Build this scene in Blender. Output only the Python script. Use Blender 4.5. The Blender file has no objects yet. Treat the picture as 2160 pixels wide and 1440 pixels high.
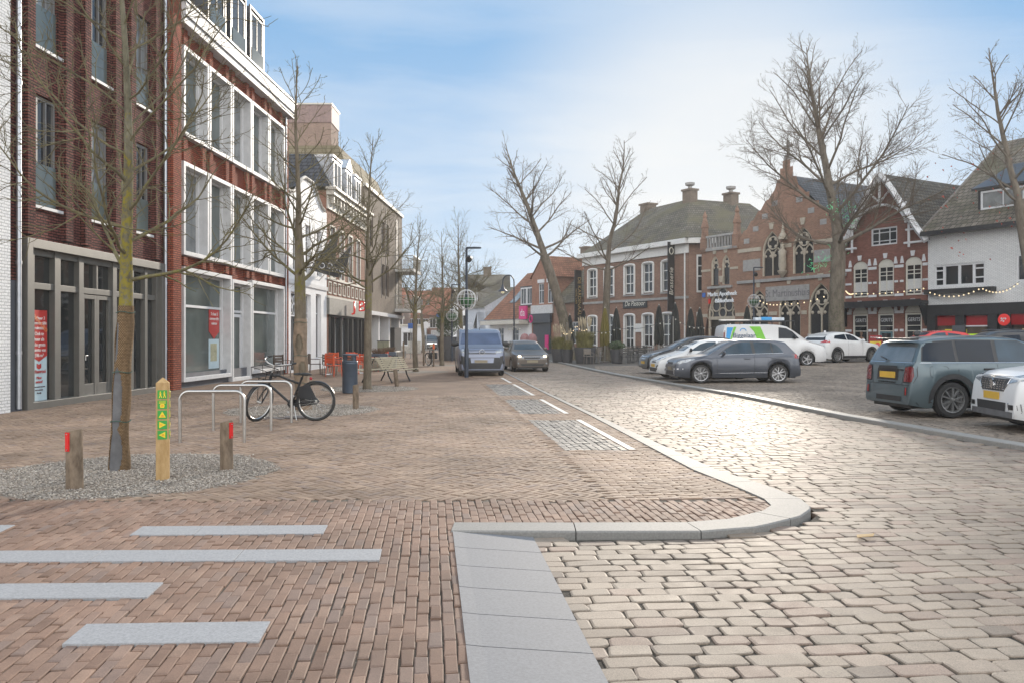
import bpy, bmesh, math, random
import numpy as np
from mathutils import Vector, Matrix
from mathutils.bvhtree import BVHTree
from mathutils.geometry import tessellate_polygon
S = bpy.context.scene
COL = S.collection
PI = math.pi
F, H, CX, HY = 1750.0, 1.55, 1080.0, 712.0     # focal length in photo pixels, eye height, principal column, horizon row
random.seed(7)
RNG = np.random.default_rng(11)

def gp(px, py, z=0.0):
    """measured photo position of a foot point -> plan position (metres)"""
    y = F * (H - z) / (py - HY)
    return ((px - CX) * y / F, y)
def zf(py, y): return H + (HY - py) * y / F

# ------------------------------------------------------------------ mesh builder
class MB:
    def __init__(s): s.v = []; s.f = []
    def add(s, vs, fs, M=None):
        o = len(s.v)
        for p in vs:
            s.v.append(tuple(M @ Vector(p)) if M is not None else tuple(p))
        for f in fs: s.f.append(tuple(i + o for i in f))
        return s
    def box(s, x0, x1, y0, y1, z0, z1, M=None):
        vs = [(x0,y0,z0),(x1,y0,z0),(x1,y1,z0),(x0,y1,z0),(x0,y0,z1),(x1,y0,z1),(x1,y1,z1),(x0,y1,z1)]
        fs = [(0,3,2,1),(4,5,6,7),(0,1,5,4),(1,2,6,5),(2,3,7,6),(3,0,4,7)]
        return s.add(vs, fs, M)
    def prism(s, poly, a, b, axis='y', M=None):
        """extrude a polygon along an axis; poly is in the other two axes"""
        n = len(poly)
        def P(p, t):
            return (p[0], t, p[1]) if axis == 'y' else ((t, p[0], p[1]) if axis == 'x' else (p[0], p[1], t))
        vs = [P(p, a) for p in poly] + [P(p, b) for p in poly]
        fs = [tuple(range(n)), tuple(range(2*n-1, n-1, -1))]
        fs += [(i, i+n, (i+1) % n + n, (i+1) % n) for i in range(n)]
        return s.add(vs, fs, M)
    def tube(s, pts, r, n=8, M=None, closed=False):
        pts = [Vector(p) for p in pts]; k = len(pts)
        rs = list(r) if hasattr(r, '__len__') else [r]*k
        vs = []; fs = []; ref = None
        for i, p in enumerate(pts):
            if closed: t = (pts[(i+1) % k] - pts[i-1]).normalized()
            else: t = (pts[min(i+1, k-1)] - pts[max(i-1, 0)]).normalized()
            if ref is None:
                ref = t.cross(Vector((0,0,1)) if abs(t.z) < .9 else Vector((1,0,0))).normalized()
            a = (ref - t * ref.dot(t))
            a = a.normalized() if a.length > 1e-6 else t.orthogonal().normalized()
            ref = a; b = t.cross(a)
            for j in range(n):
                w = 2*PI*j/n
                vs.append(p + (a*math.cos(w) + b*math.sin(w)) * rs[i])
        m = k if closed else k-1
        for i in range(m):
            for j in range(n):
                q = (i+1) % k
                fs.append((i*n+j, i*n+(j+1) % n, q*n+(j+1) % n, q*n+j))
        if not closed:
            fs.append(tuple(range(n-1, -1, -1))); fs.append(tuple((k-1)*n+j for j in range(n)))
        return s.add(vs, fs, M)
    def lathe(s, prof, n=20, M=None):
        vs = []; fs = []; k = len(prof)
        for (r, z) in prof:
            for j in range(n):
                w = 2*PI*j/n; vs.append((r*math.cos(w), r*math.sin(w), z))
        for i in range(k-1):
            for j in range(n):
                fs.append((i*n+j, i*n+(j+1) % n, (i+1)*n+(j+1) % n, (i+1)*n+j))
        fs.append(tuple(range(n-1, -1, -1))); fs.append(tuple((k-1)*n+j for j in range(n)))
        return s.add(vs, fs, M)
    def ball(s, c, r, n=10, m=6, sc=(1,1,1)):
        prof = [(max(1e-3, math.sin(PI*i/m)), -math.cos(PI*i/m)) for i in range(m+1)]
        M = Matrix.Translation(c) @ Matrix.Diagonal((r*sc[0], r*sc[1], r*sc[2], 1))
        return s.lathe(prof, n, M)
    def wall(s, outer, holes=(), y=0.0, reveal=0.25):
        """upright wall face in x,z at depth y (facing -y) with openings and their reveals"""
        loops = [[Vector((p[0], p[1], 0)) for p in l] for l in [outer] + list(holes)]
        tris = tessellate_polygon(loops)
        flat = [p for l in loops for p in l]
        vs = [(p.x, y, p.y) for p in flat]; fs = []
        for t in tris:
            a, b, c = (flat[i] for i in t)
            cr = (b.x-a.x)*(c.y-a.y) - (b.y-a.y)*(c.x-a.x)
            fs.append(tuple(t) if cr > 0 else tuple(reversed(t)))
        s.add(vs, fs)
        for l in loops[1:]:
            n = len(l)
            s.add([(p.x, y, p.y) for p in l] + [(p.x, y+reveal, p.y) for p in l],
                  [(i, (i+1) % n, (i+1) % n + n, i+n) for i in range(n)])
        return s
    def build(s, name, mat, parent=None, smooth=None, bevel=0, label=None):
        me = bpy.data.meshes.new(name); me.from_pydata(s.v, [], s.f); me.update()
        me.materials.append(mat)
        bm = bmesh.new(); bm.from_mesh(me); bmesh.ops.recalc_face_normals(bm, faces=bm.faces) if smooth != 'raw' else None
        bm.to_mesh(me); bm.free()
        if smooth and smooth != 'raw':
            me.shade_smooth(); me.set_sharp_from_angle(angle=math.radians(smooth if smooth > 1 else 40))
        o = bpy.data.objects.new(name, me); COL.objects.link(o)
        if parent is not None: o.parent = parent
        if bevel:
            b = o.modifiers.new('edge', 'BEVEL'); b.width = bevel; b.segments = 2; b.limit_method = 'ANGLE'; b.angle_limit = 0.6
        if label: o['label'] = label
        return o

def fast_mesh(name, verts, quads, mat, ngons=None, smooth=False):
    """numpy arrays -> object. quads is an (N,k) int array, ngons a list of further (M,k) arrays"""
    arrs = [np.asarray(quads)] + [np.asarray(a) for a in (ngons or [])]
    me = bpy.data.meshes.new(name)
    me.vertices.add(len(verts)); me.vertices.foreach_set('co', np.asarray(verts, np.float32).ravel())
    loops = np.concatenate([a.ravel() for a in arrs]).astype(np.int32)
    tot = np.concatenate([np.full(len(a), a.shape[1], np.int32) for a in arrs])
    st = np.concatenate([[0], np.cumsum(tot)[:-1]]).astype(np.int32)
    me.loops.add(len(loops)); me.loops.foreach_set('vertex_index', loops)
    me.polygons.add(len(tot)); me.polygons.foreach_set('loop_start', st)
    me.update(calc_edges=True); me.validate()
    me.shade_smooth() if smooth else me.shade_flat()
    me.materials.append(mat)
    o = bpy.data.objects.new(name, me); COL.objects.link(o)
    return o

def empty(name, loc=(0,0,0), rz=0.0, label=None, cat=None, group=None):
    o = bpy.data.objects.new(name, None); COL.objects.link(o)
    o.location = loc; o.rotation_euler = (0, 0, rz); o.empty_display_size = .2
    return tag(o, label, cat, group)
def tag(o, label=None, cat=None, group=None, kind=None):
    for k, v in (('label', label), ('category', cat), ('group', group), ('kind', kind)):
        if v: o[k] = v
    return o
KIDS = {}
def kids(o): return [c for c in bpy.data.objects if c.parent == o]
def copy_tree(o, parent=None):
    c = o.copy(); COL.objects.link(c); c.parent = parent
    for ch in kids(o): copy_tree(ch, c)
    return c
def dup(o, loc, rz=0.0, label=None, group=None):
    c = copy_tree(o); c.location = loc; c.rotation_euler = (0, 0, rz)
    if label: c['label'] = label
    if group: c['group'] = group
    return c

# ------------------------------------------------------------------ materials
MATS = {}
def nd(nt, t, **kw):
    n = nt.nodes.new(t)
    for k, v in kw.items(): setattr(n, k, v)
    return n
def mixc(nt, a, b, fac, mode='MIX'):
    m = nd(nt, 'ShaderNodeMix', data_type='RGBA', blend_type=mode)
    for sock, val in ((m.inputs[0], fac), (m.inputs[6], a), (m.inputs[7], b)):
        if hasattr(val, 'links') or hasattr(val, 'is_linked'): nt.links.new(val, sock)
        else: sock.default_value = (*val, 1) if isinstance(val, tuple) and len(val) == 3 else val
    return m.outputs[2]
def maprange(nt, v, a, b, c, d):
    m = nd(nt, 'ShaderNodeMapRange'); nt.links.new(v, m.inputs[0])
    for i, x in enumerate((a, b, c, d)): m.inputs[i+1].default_value = x
    return m.outputs[0]
def newmat(name):
    m = bpy.data.materials.new(name); m.use_nodes = True
    return m, m.node_tree, m.node_tree.nodes['Principled BSDF']
def M(name, col, rough=.6, metal=0., var=.18, scale=6., bump=0., bscale=80., coat=0., spec=.5, emit=0., alpha=None):
    if name in MATS: return MATS[name]
    m, nt, b = newmat(name); MATS[name] = m
    b.inputs['Roughness'].default_value = rough; b.inputs['Metallic'].default_value = metal
    b.inputs['Specular IOR Level'].default_value = spec
    b.inputs['Coat Weight'].default_value = coat; b.inputs['Coat Roughness'].default_value = .04
    tc = nd(nt, 'ShaderNodeTexCoord')
    n = nd(nt, 'ShaderNodeTexNoise'); n.inputs['Scale'].default_value = scale; n.inputs['Detail'].default_value = 6
    nt.links.new(tc.outputs['Object'], n.inputs['Vector'])
    f = maprange(nt, n.outputs[0], .3, .7, 1-var, 1+var)
    c = nd(nt, 'ShaderNodeCombineColor')
    for i in range(3): nt.links.new(f, c.inputs[i])
    out = mixc(nt, col, c.outputs[0], 1.0, 'MULTIPLY')
    nt.links.new(out, b.inputs['Base Color'])
    if emit:
        b.inputs['Emission Color'].default_value = (*col, 1); b.inputs['Emission Strength'].default_value = emit
    if bump:
        n2 = nd(nt, 'ShaderNodeTexNoise'); n2.inputs['Scale'].default_value = bscale; n2.inputs['Detail'].default_value = 5
        nt.links.new(tc.outputs['Object'], n2.inputs['Vector'])
        bp = nd(nt, 'ShaderNodeBump'); bp.inputs['Strength'].default_value = bump; bp.inputs['Distance'].default_value = .02
        nt.links.new(n2.outputs[0], bp.inputs['Height']); nt.links.new(bp.outputs[0], b.inputs['Normal'])
    return m
def brickmat(name, c1, c2, mortar, bw=.215, bh=.067, mo=.011, axis='xz', offset=.5, rough=.85, bump=.6, stain=.25, hue=.0):
    if name in MATS: return MATS[name]
    m, nt, b = newmat(name); MATS[name] = m
    tc = nd(nt, 'ShaderNodeTexCoord'); sp = nd(nt, 'ShaderNodeSeparateXYZ'); nt.links.new(tc.outputs['Object'], sp.inputs[0])
    cb = nd(nt, 'ShaderNodeCombineXYZ')
    if axis == 'xz':
        ad = nd(nt, 'ShaderNodeMath', operation='ADD'); nt.links.new(sp.outputs[0], ad.inputs[0]); nt.links.new(sp.outputs[1], ad.inputs[1])
        nt.links.new(ad.outputs[0], cb.inputs[0]); nt.links.new(sp.outputs[2], cb.inputs[1])
    elif axis == 'yz':
        nt.links.new(sp.outputs[1], cb.inputs[0]); nt.links.new(sp.outputs[2], cb.inputs[1])
    elif axis == 'x_z':
        nt.links.new(sp.outputs[0], cb.inputs[0]); nt.links.new(sp.outputs[2], cb.inputs[1])
    else:
        nt.links.new(sp.outputs[0], cb.inputs[0]); nt.links.new(sp.outputs[1], cb.inputs[1])
    br = nd(nt, 'ShaderNodeTexBrick'); br.offset = offset
    br.inputs['Scale'].default_value = 1; br.inputs['Brick Width'].default_value = bw; br.inputs['Row Height'].default_value = bh
    br.inputs['Mortar Size'].default_value = mo; br.inputs['Mortar Smooth'].default_value = .2
    br.inputs['Color1'].default_value = (*c1, 1); br.inputs['Color2'].default_value = (*c2, 1); br.inputs['Mortar'].default_value = (*mortar, 1)
    nt.links.new(cb.outputs[0], br.inputs['Vector'])
    n = nd(nt, 'ShaderNodeTexNoise'); n.inputs['Scale'].default_value = .8; n.inputs['Detail'].default_value = 8; n.inputs['Roughness'].default_value = .65
    nt.links.new(tc.outputs['Object'], n.inputs['Vector'])
    f = maprange(nt, n.outputs[0], .3, .7, 1-stain, 1+stain)
    n3 = nd(nt, 'ShaderNodeTexNoise'); n3.inputs['Scale'].default_value = 30; nt.links.new(tc.outputs['Object'], n3.inputs['Vector'])
    f3 = maprange(nt, n3.outputs[0], .3, .7, .82, 1.18)
    mu = nd(nt, 'ShaderNodeMath', operation='MULTIPLY'); nt.links.new(f, mu.inputs[0]); nt.links.new(f3, mu.inputs[1])
    c = nd(nt, 'ShaderNodeCombineColor')
    for i in range(3): nt.links.new(mu.outputs[0], c.inputs[i])
    nt.links.new(mixc(nt, br.outputs['Color'], c.outputs[0], 1.0, 'MULTIPLY'), b.inputs['Base Color'])
    b.inputs['Roughness'].default_value = rough; b.inputs['Specular IOR Level'].default_value = .12
    bp = nd(nt, 'ShaderNodeBump', invert=True); bp.inputs['Strength'].default_value = bump; bp.inputs['Distance'].default_value = .01
    nt.links.new(br.outputs['Fac'], bp.inputs['Height']); nt.links.new(bp.outputs[0], b.inputs['Normal'])
    return m
def tilemat(name, c1, c2, axis='x_z', bw=.24, bh=.24, moss=None):
    """roof tiles: courses plus rolls running down the slope"""
    if name in MATS: return MATS[name]
    m = brickmat(name, c1, c2, tuple(.35*a for a in c1), bw, bh, .02, axis, .5, .8, .9, .35)
    if moss:
        nt = m.node_tree; b = nt.nodes['Principled BSDF']; src = b.inputs['Base Color'].links[0].from_socket
        tc = nd(nt, 'ShaderNodeTexCoord'); n = nd(nt, 'ShaderNodeTexNoise'); n.inputs['Scale'].default_value = .6; n.inputs['Detail'].default_value = 8
        nt.links.new(tc.outputs['Object'], n.inputs['Vector'])
        nt.links.new(mixc(nt, src, moss, maprange(nt, n.outputs[0], .45, .65, 0, .8)), b.inputs['Base Color'])
    return m
def stonemat(name, cols, rough=.6, speck=.12, rrange=.15, dirt=.3, spec=.5):
    """laid stones: every loose island gets its own tone; specks and broad dirt on top"""
    m, nt, b = newmat(name); MATS[name] = m
    g = nd(nt, 'ShaderNodeNewGeometry'); r = nd(nt, 'ShaderNodeValToRGB'); r.color_ramp.interpolation = 'LINEAR'
    el = r.color_ramp.elements; el[0].color = (*cols[0], 1); el[1].color = (*cols[-1], 1)
    for i, c in enumerate(cols[1:-1]): e = el.new((i+1)/(len(cols)-1)); e.color = (*c, 1)
    nt.links.new(g.outputs['Random Per Island'], r.inputs[0])
    tc = nd(nt, 'ShaderNodeTexCoord')
    def noise(sc, lo, hi, d=6):
        n = nd(nt, 'ShaderNodeTexNoise'); n.inputs['Scale'].default_value = sc; n.inputs['Detail'].default_value = d; n.inputs['Roughness'].default_value = .65
        nt.links.new(tc.outputs['Object'], n.inputs['Vector']); return n.outputs[0], maprange(nt, n.outputs[0], .3, .7, lo, hi)
    n1, a = noise(140, 1-speck, 1+speck); n2, d = noise(.55, 1-dirt, 1+dirt); n3, d3 = noise(9, .88, 1.12)
    m1 = nd(nt, 'ShaderNodeMath', operation='MULTIPLY'); nt.links.new(a, m1.inputs[0]); nt.links.new(d, m1.inputs[1])
    m2 = nd(nt, 'ShaderNodeMath', operation='MULTIPLY'); nt.links.new(m1.outputs[0], m2.inputs[0]); nt.links.new(d3, m2.inputs[1])
    c = nd(nt, 'ShaderNodeCombineColor')
    for i in range(3): nt.links.new(m2.outputs[0], c.inputs[i])
    nt.links.new(mixc(nt, r.outputs[0], c.outputs[0], 1., 'MULTIPLY'), b.inputs['Base Color'])
    rr = maprange(nt, n3, .3, .7, rough-rrange, rough+rrange); nt.links.new(rr, b.inputs['Roughness'])
    b.inputs['Specular IOR Level'].default_value = spec
    bp = nd(nt, 'ShaderNodeBump'); bp.inputs['Strength'].default_value = .35; bp.inputs['Distance'].default_value = .004
    nb, _ = noise(90, 0, 1); nt.links.new(nb, bp.inputs['Height']); nt.links.new(bp.outputs[0], b.inputs['Normal'])
    return m
GLASS = M('window glass', (.02,.024,.028), .04, 0, .3, .8, spec=.7)
GLASSC = M('glass over curtain', (.17,.18,.18), .05, 0, .35, 2., spec=.7)
GLASSG = M('green grey glass', (.10,.12,.115), .05, 0, .25, .8, spec=.5)
WHITE = M('white paint', (.62,.62,.63), .45, 0, .05, 3)
CREAM = M('cream paint', (.50,.47,.41), .5, 0, .06, 3)
BLACK = M('black paint', (.018,.018,.02), .4, 0, .2)
DARK = M('dark grey metal', (.05,.055,.065), .45, .3, .15)
STEEL = M('brushed steel', (.5,.49,.47), .28, 1, .08, 30)
ZINC = M('zinc pipe', (.45,.47,.5), .4, .8, .1, 8)
RED = M('red sign', (.62,.03,.02), .4, 0, .06)
REDLIT = M('lit red sign', (.62,.03,.025), .4, 0, .03, emit=.2)
GRANITE = M('grey granite', (.275,.277,.285), .75, 0, .16, 70, .15, 160, spec=.3)

TXT_ROT = Matrix.Rotation(PI/2, 4, 'X')
def text(body, size, mat, parent, loc, name='lettering', ext=.004, rz=0.0, align='CENTER', flat=False, roll=0.0, shear=0., font_scale_x=1.):
    cu = bpy.data.curves.new(name, 'FONT'); cu.body = body; cu.size = size; cu.extrude = ext; cu.align_x = align; cu.align_y = 'CENTER'; cu.shear = shear; cu.resolution_u = 3
    to = bpy.data.objects.new(name, cu); COL.objects.link(to)
    dg = bpy.context.evaluated_depsgraph_get(); me = bpy.data.meshes.new_from_object(to.evaluated_get(dg))
    bpy.data.objects.remove(to); bpy.data.curves.remove(cu)
    T = Matrix.Translation(loc) @ Matrix.Rotation(rz, 4, 'Z') @ TXT_ROT @ Matrix.Rotation(roll, 4, 'Z') @ Matrix.Diagonal((font_scale_x, 1, 1, 1))
    me.transform(T); me.materials.clear(); me.materials.append(mat)
    o = bpy.data.objects.new(name, me); COL.objects.link(o); o.parent = parent
    return o

def arch(x0, x1, z0, z1, kind='round', n=8, rise=None):
    """opening outline, counter-clockwise from lower left; z1 is the spring line"""
    w = x1-x0; c = (x0+x1)/2; p = [(x0,z0),(x1,z0),(x1,z1)]
    if kind == 'point':
        R = w*1.0 if rise is None else rise
        for i in range(1, n+1):
            a = i/n*math.acos(1 - (w/2)/R); p.append((x1 - R + R*math.cos(a), z1 + R*math.sin(a)))
        for i in range(n-1, -1, -1):
            a = i/n*math.acos(1 - (w/2)/R); p.append((x0 + R - R*math.cos(a), z1 + R*math.sin(a)))
    else:
        r = w/2 if rise is None else rise
        for i in range(1, n): a = PI*i/n; p.append((c + w/2*math.cos(a), z1 + r*math.sin(a)))
        p.append((x0, z1))
    return p
def rect(x0, x1, z0, z1): return [(x0,z0),(x1,z0),(x1,z1),(x0,z1)]

def window(par, x0, x1, z0, z1, y=.14, fw=.06, vert=(), hor=(), fm=None, gm=None, d=.07, mw=.045, name='window', arch_rise=0, label=None):
    fm = fm or WHITE; gm = gm or GLASS
    b = MB(); e = .003
    b.box(x0, x0+fw, y, y+d, z0, z1); b.box(x1-fw, x1, y, y+d, z0, z1)
    b.box(x0+fw, x1-fw, y, y+d, z0, z0+fw); b.box(x0+fw, x1-fw, y, y+d, z1-fw, z1)
    for t in vert:
        x = x0 + (x1-x0)*t; b.box(x-mw/2, x+mw/2, y+.004, y+d-.004, z0+fw, z1-fw)
    for t in hor:
        z = z0 + (z1-z0)*t; b.box(x0+fw, x1-fw, y+.008, y+d-.008, z-mw/2, z+mw/2)
    o = b.build(name, fm, par, label=label)
    g = MB(); g.box(x0+fw*.5, x1-fw*.5, y+d*.55, y+d*.55+.012, z0+fw*.5, z1-fw*.5); g.build('pane', gm, o)
    return o
def shell(b, x0, x1, depth, z0, z1, y=0.0, top=True):
    """side, back and top faces that close a building behind its front wall"""
    b.add([(x0,y,z0),(x0,y+depth,z0),(x0,y+depth,z1),(x0,y,z1)], [(0,1,2,3)])
    b.add([(x1,y,z0),(x1,y+depth,z0),(x1,y+depth,z1),(x1,y,z1)], [(3,2,1,0)])
    b.add([(x0,y+depth,z0),(x1,y+depth,z0),(x1,y+depth,z1),(x0,y+depth,z1)], [(0,1,2,3)])
    if top: b.add([(x0,y,z1),(x1,y,z1),(x1,y+depth,z1),(x0,y+depth,z1)], [(0,1,2,3)])
    return b
# facade lines: left row runs away along the pavement, right row crosses behind the square
LA, LB = -11.145, .035
RA, RB = 50.0, -.571
def LY(px): return LA/((px-CX)/F - LB)
def RY(px): return RA/((px-CX)/F - RB)
L_ROT = math.atan2(1, LB)
R_U = Vector((-RB, -1, 0)).normalized(); R_ROT = math.atan2(R_U.y, R_U.x); R_C = -R_U.y
def left_bld(name, px0, label, cat='building', out=0.):
    y0 = LY(px0); o = empty(name, (LA+LB*y0+out, y0, 0), L_ROT, label, cat)
    return o, (lambda px: (LY(px)-y0)*math.hypot(1, LB)), (lambda py, px: zf(py, LY(px)))
def right_bld(name, px0, label, cat='building'):
    y0 = RY(px0); o = empty(name, (RA+RB*y0, y0, 0), R_ROT, label, cat)
    return o, (lambda px: (y0-RY(px))/R_C), (lambda py, px: zf(py, RY(px)))
# ------------------------------------------------------------------ ground
def inpoly(P, x, y):
    r = np.zeros(len(x), bool); n = len(P)
    for i in range(n):
        x1, y1 = P[i]; x2, y2 = P[(i+1) % n]
        c = ((y1 > y) != (y2 > y)) & (x < (x2-x1)*(y-y1)/((y2-y1) if y2 != y1 else 1e-9) + x1)
        r ^= c
    return r
def ss(t): t = np.clip(t, 0, 1); return t*t*(3-2*t)
def sqz(x, y):   # the market square rises gently towards its far side
    return .025 + .27*ss((np.asarray(y)-24)/20.)*ss((np.asarray(x)-5)/9.)
def stones(name, mat, x, y, hx, hy, ang, z=0.0, ch=.006, rnd=0.0, jit=.004, tilt=.012, zj=.004, zfun=None, ring=2):
    """one mesh of laid stones: rounded outline, chamfered top edge, slight tilt of each stone"""
    N = len(x); x, y, hx, hy, ang = (np.broadcast_to(np.asarray(a, float), (N,)) for a in (x, y, hx, hy, ang))
    if rnd > 0:      # rnd is the corner rounding in metres
        sg = [(1,1),(-1,1),(-1,-1),(1,-1)]; A_ = []; C_ = []
        for k, (sx, sy) in enumerate(sg):
            pts = [(0,1.),(.3,.3),(1.,0)]; pts = pts if k % 2 == 0 else pts[::-1]
            for (ca_, cb_) in pts: A_.append((sx, sy)); C_.append((sx*ca_, sy*cb_))
        A_ = np.array(A_, float); C_ = np.array(C_, float); K = len(A_)
        cr = rnd*RNG.uniform(.6, 1.5, (N,1)); jc = RNG.normal(0, jit, (N,4)).repeat(3, 1); jd = RNG.normal(0, jit, (N,4)).repeat(3, 1)
        ox = A_[None,:,0]*hx[:,None] - C_[None,:,0]*cr + jc + RNG.normal(0, jit*.3, (N,K)); oy = A_[None,:,1]*hy[:,None] - C_[None,:,1]*cr + jd + RNG.normal(0, jit*.3, (N,K))
    else:
        T = np.array([(1,-1),(1,1),(-1,1),(-1,-1)], float); K = 4
        ox = T[None,:,0]*hx[:,None] + RNG.normal(0, jit, (N,K)); oy = T[None,:,1]*hy[:,None] + RNG.normal(0, jit, (N,K))
    tx = RNG.normal(0, tilt, N); ty = RNG.normal(0, tilt, N); z0 = RNG.normal(0, zj, N) + z
    if zfun is not None: z0 = z0 + zfun(x, y)
    ca, sa = np.cos(ang)[:,None], np.sin(ang)[:,None]
    rings = []
    for (ins, dz) in ((ch*1.5, 0.), (0., -ch), (-.002, -.05))[:ring+1]:
        k = 1 - ins/np.minimum(hx, hy)[:,None]
        a, b = ox*k, oy*k
        rings.append(np.stack([x[:,None]+a*ca-b*sa, y[:,None]+a*sa+b*ca, z0[:,None]+dz+tx[:,None]*a+ty[:,None]*b], -1))
    V = np.stack(rings, 1); R = V.shape[1]          # N,R,K,3
    base = (np.arange(N)*R*K)[:,None]
    top = base + np.arange(K)[None]
    Q = []
    for r in range(R-1):
        for k in range(K):
            k2 = (k+1) % K
            Q.append(base + np.array([[r*K+k, (r+1)*K+k, (r+1)*K+k2, r*K+k2]]))
    Q = np.concatenate(Q)
    return tag(fast_mesh(name, V.reshape(-1,3), Q, mat, [top]), kind='structure')
def sheet(name, poly, z, mat, zfun=None):
    b = MB(); b.add([(p[0], p[1], z) for p in poly], [tuple(range(len(poly)))])
    o = b.build(name, mat, smooth='raw'); 
    for p in o.data.polygons:
        if p.normal.z < 0: o.data.flip_normals(); break
    return tag(o, kind='structure')
def grid_sheet(name, x0, x1, y0, y1, st, z, mat, zfun, keep=None):
    xs = np.arange(x0, x1+st, st); ys = np.arange(y0, y1+st, st); X, Y = np.meshgrid(xs, ys); Z = zfun(X, Y)+z
    V = np.stack([X, Y, Z], -1).reshape(-1,3); n = len(xs); m = len(ys)
    i, j = np.meshgrid(np.arange(n-1), np.arange(m-1)); a = (j*n+i).ravel()
    Q = np.stack([a, a+1, a+n+1, a+n], 1)
    if keep is not None:
        c = V[Q].mean(1); Q = Q[inpoly(keep, c[:,0], c[:,1])]
    return tag(fast_mesh(name, V, Q, mat), kind='structure')
D1 = Vector((-.098, 1, 0)).normalized(); A1 = math.atan2(D1.y, D1.x)
OUT = [(1.51,6.62),(2.015,6.78),(2.5,7.18),(2.73,7.53),(2.78,7.98),(2.67,8.67),(2.4,9.76),(1.69,16.6),(.85,25.1),(-.1,35.7),(-1.8,52)]
PAVE = [(-12,1.2),(.05,1.2),(-.475,6.65),(-.475,6.75)] + [(1.45,6.78),(1.9,6.95),(2.3,7.28),(2.47,7.6),(2.5,8.0),(2.42,8.6),(2.2,9.7),(1.6,16.6),(.77,25.1),(-.18,35.7),(-1.9,52)] + [(-9,100),(-30,100),(-12,60)]
ROAD = [(.59,1.2),(.09,6.54)] + [(1.5,6.60),(2.03,6.74),(2.53,7.14),(2.77,7.51),(2.82,7.99),(2.71,8.69),(2.44,9.78),(1.77,16.6),(.92,25.1),(-.05,35.7),(-1.75,52)] + [(-9.2,95),(-1.5,95),(2.9,52),(3.63,42.4),(4.33,34.8),(5.28,27.7),(6.0,23),(6.5,16.4),(7.2,11.6),(7.8,7),(8.5,1.2)]
SQK = [(8.6,1.0),(7.8,7),(7.2,11.6),(6.5,16.4),(6.0,23),(5.28,27.7),(4.33,34.8),(3.63,42.4),(2.9,52),(1.2,64)]
SQUARE = SQK + [(-1,90),(12,90),(60,60),(60,1.0)]
RZ = -.038
joint = M('joint sand', (.10,.082,.065), .95, 0, .4, 20, .5, 90)
jointr = M('cobble joint earth', (.05,.041,.031), .95, 0, .5, 15, .6, 90)
paver_far = brickmat('paving bricks far', (.25,.175,.125), (.19,.13,.095), (.12,.09,.07), .21, .07, .006, 'xy', rough=.75, bump=.4, stain=.22)
earth = M('distant paving', (.2,.165,.135), .8, 0, .25, .5)
sheet('ground', [(-500,-60),(500,-60),(500,900),(-500,900)], -.16, earth)
PB = stonemat('paving bricks', [(.155,.10,.075),(.215,.14,.104),(.18,.117,.088),(.235,.158,.118),(.175,.127,.106),(.205,.13,.094)], .75, .2, .08, .36, .2)
PH = stonemat('herringbone bricks', [(.18,.125,.09),(.255,.185,.135),(.22,.155,.115),(.28,.205,.15),(.2,.15,.125)], .74, .2, .08, .34, .2)
CB = stonemat('granite cobbles', [(.195,.158,.125),(.245,.20,.158),(.215,.178,.143),(.265,.22,.175),(.225,.168,.135),(.155,.128,.105)], .69, .3, .06, .3, .22)
CS = stonemat('square setts', [(.155,.127,.102),(.215,.178,.143),(.185,.153,.125),(.235,.195,.158),(.165,.137,.113)], .7, .25, .12, .3, .25)
sheet('pavement_joints', [p for p in PAVE], -.013, joint)
sheet('road_joints', ROAD, RZ-.011, jointr)
GRAVEL = [((-4.36, 9.55), 1.58), ((-4.5, 17.8), 1.6), ((-4.35, 25.3), 1.45), ((-4.4, 38.2), 1.45), ((-4.0, 47.), 1.3)]
def not_gravel(x, y, k=-.04):
    m = np.ones(len(x), bool)
    for (c, r) in GRAVEL: m &= np.hypot(x-c[0], y-c[1]) > r+k
    return m
# granite strips in the paving: centre line from left end to right end, depth .3
def strip_poly(xl, yl, xr, yr, w=.3):
    return [(xl, yl), (xr, yr), (xr-.098*w, yr+w), (xl-.098*w, yl+w)]
STRIPS = [(-3.0,6.50,-1.49,6.55), (-4.95,5.70,-.92,5.77), (-5.2,4.86,-2.17,4.94), (-2.27,4.18,-1.285,4.22), (-7.1,6.5,-4.07,6.55)]
def not_strips(x, y):
    m = np.ones(len(x), bool)
    for s in STRIPS:
        P = strip_poly(*s); cx = sum(p[0] for p in P)/4; cy = sum(p[1] for p in P)/4
        Q = [(cx+(p[0]-cx)*.985, cy+(p[1]-cy)*.32) for p in P]; m &= ~inpoly(Q, x, y)
    return m
# 1 near paving: running bond, long side along the street
W_, L_ = .0705, .212
i, j = np.meshgrid(np.arange(-150, 60), np.arange(0, 45)); i = i.ravel(); j = j.ravel()
a = (j + .5*(i % 2))*L_ + RNG.normal(0, .006, len(i)); b = i*W_
px, py = np.array([D1.x, D1.y]), np.array([D1.y, -D1.x])
x = a*px[0] + b*py[0]; y = 1.0 + a*px[1] + b*py[1]
m = inpoly(PAVE, x, y) & (y < 7.95 + 0*x) & not_strips(x, y) & not_gravel(x, y) & (x > -8.5)
stones('pavement', PB, x[m], y[m], L_/2-.003, W_/2-.003, A1, 0, .0035, 0, .003, .010, .0025)
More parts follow.
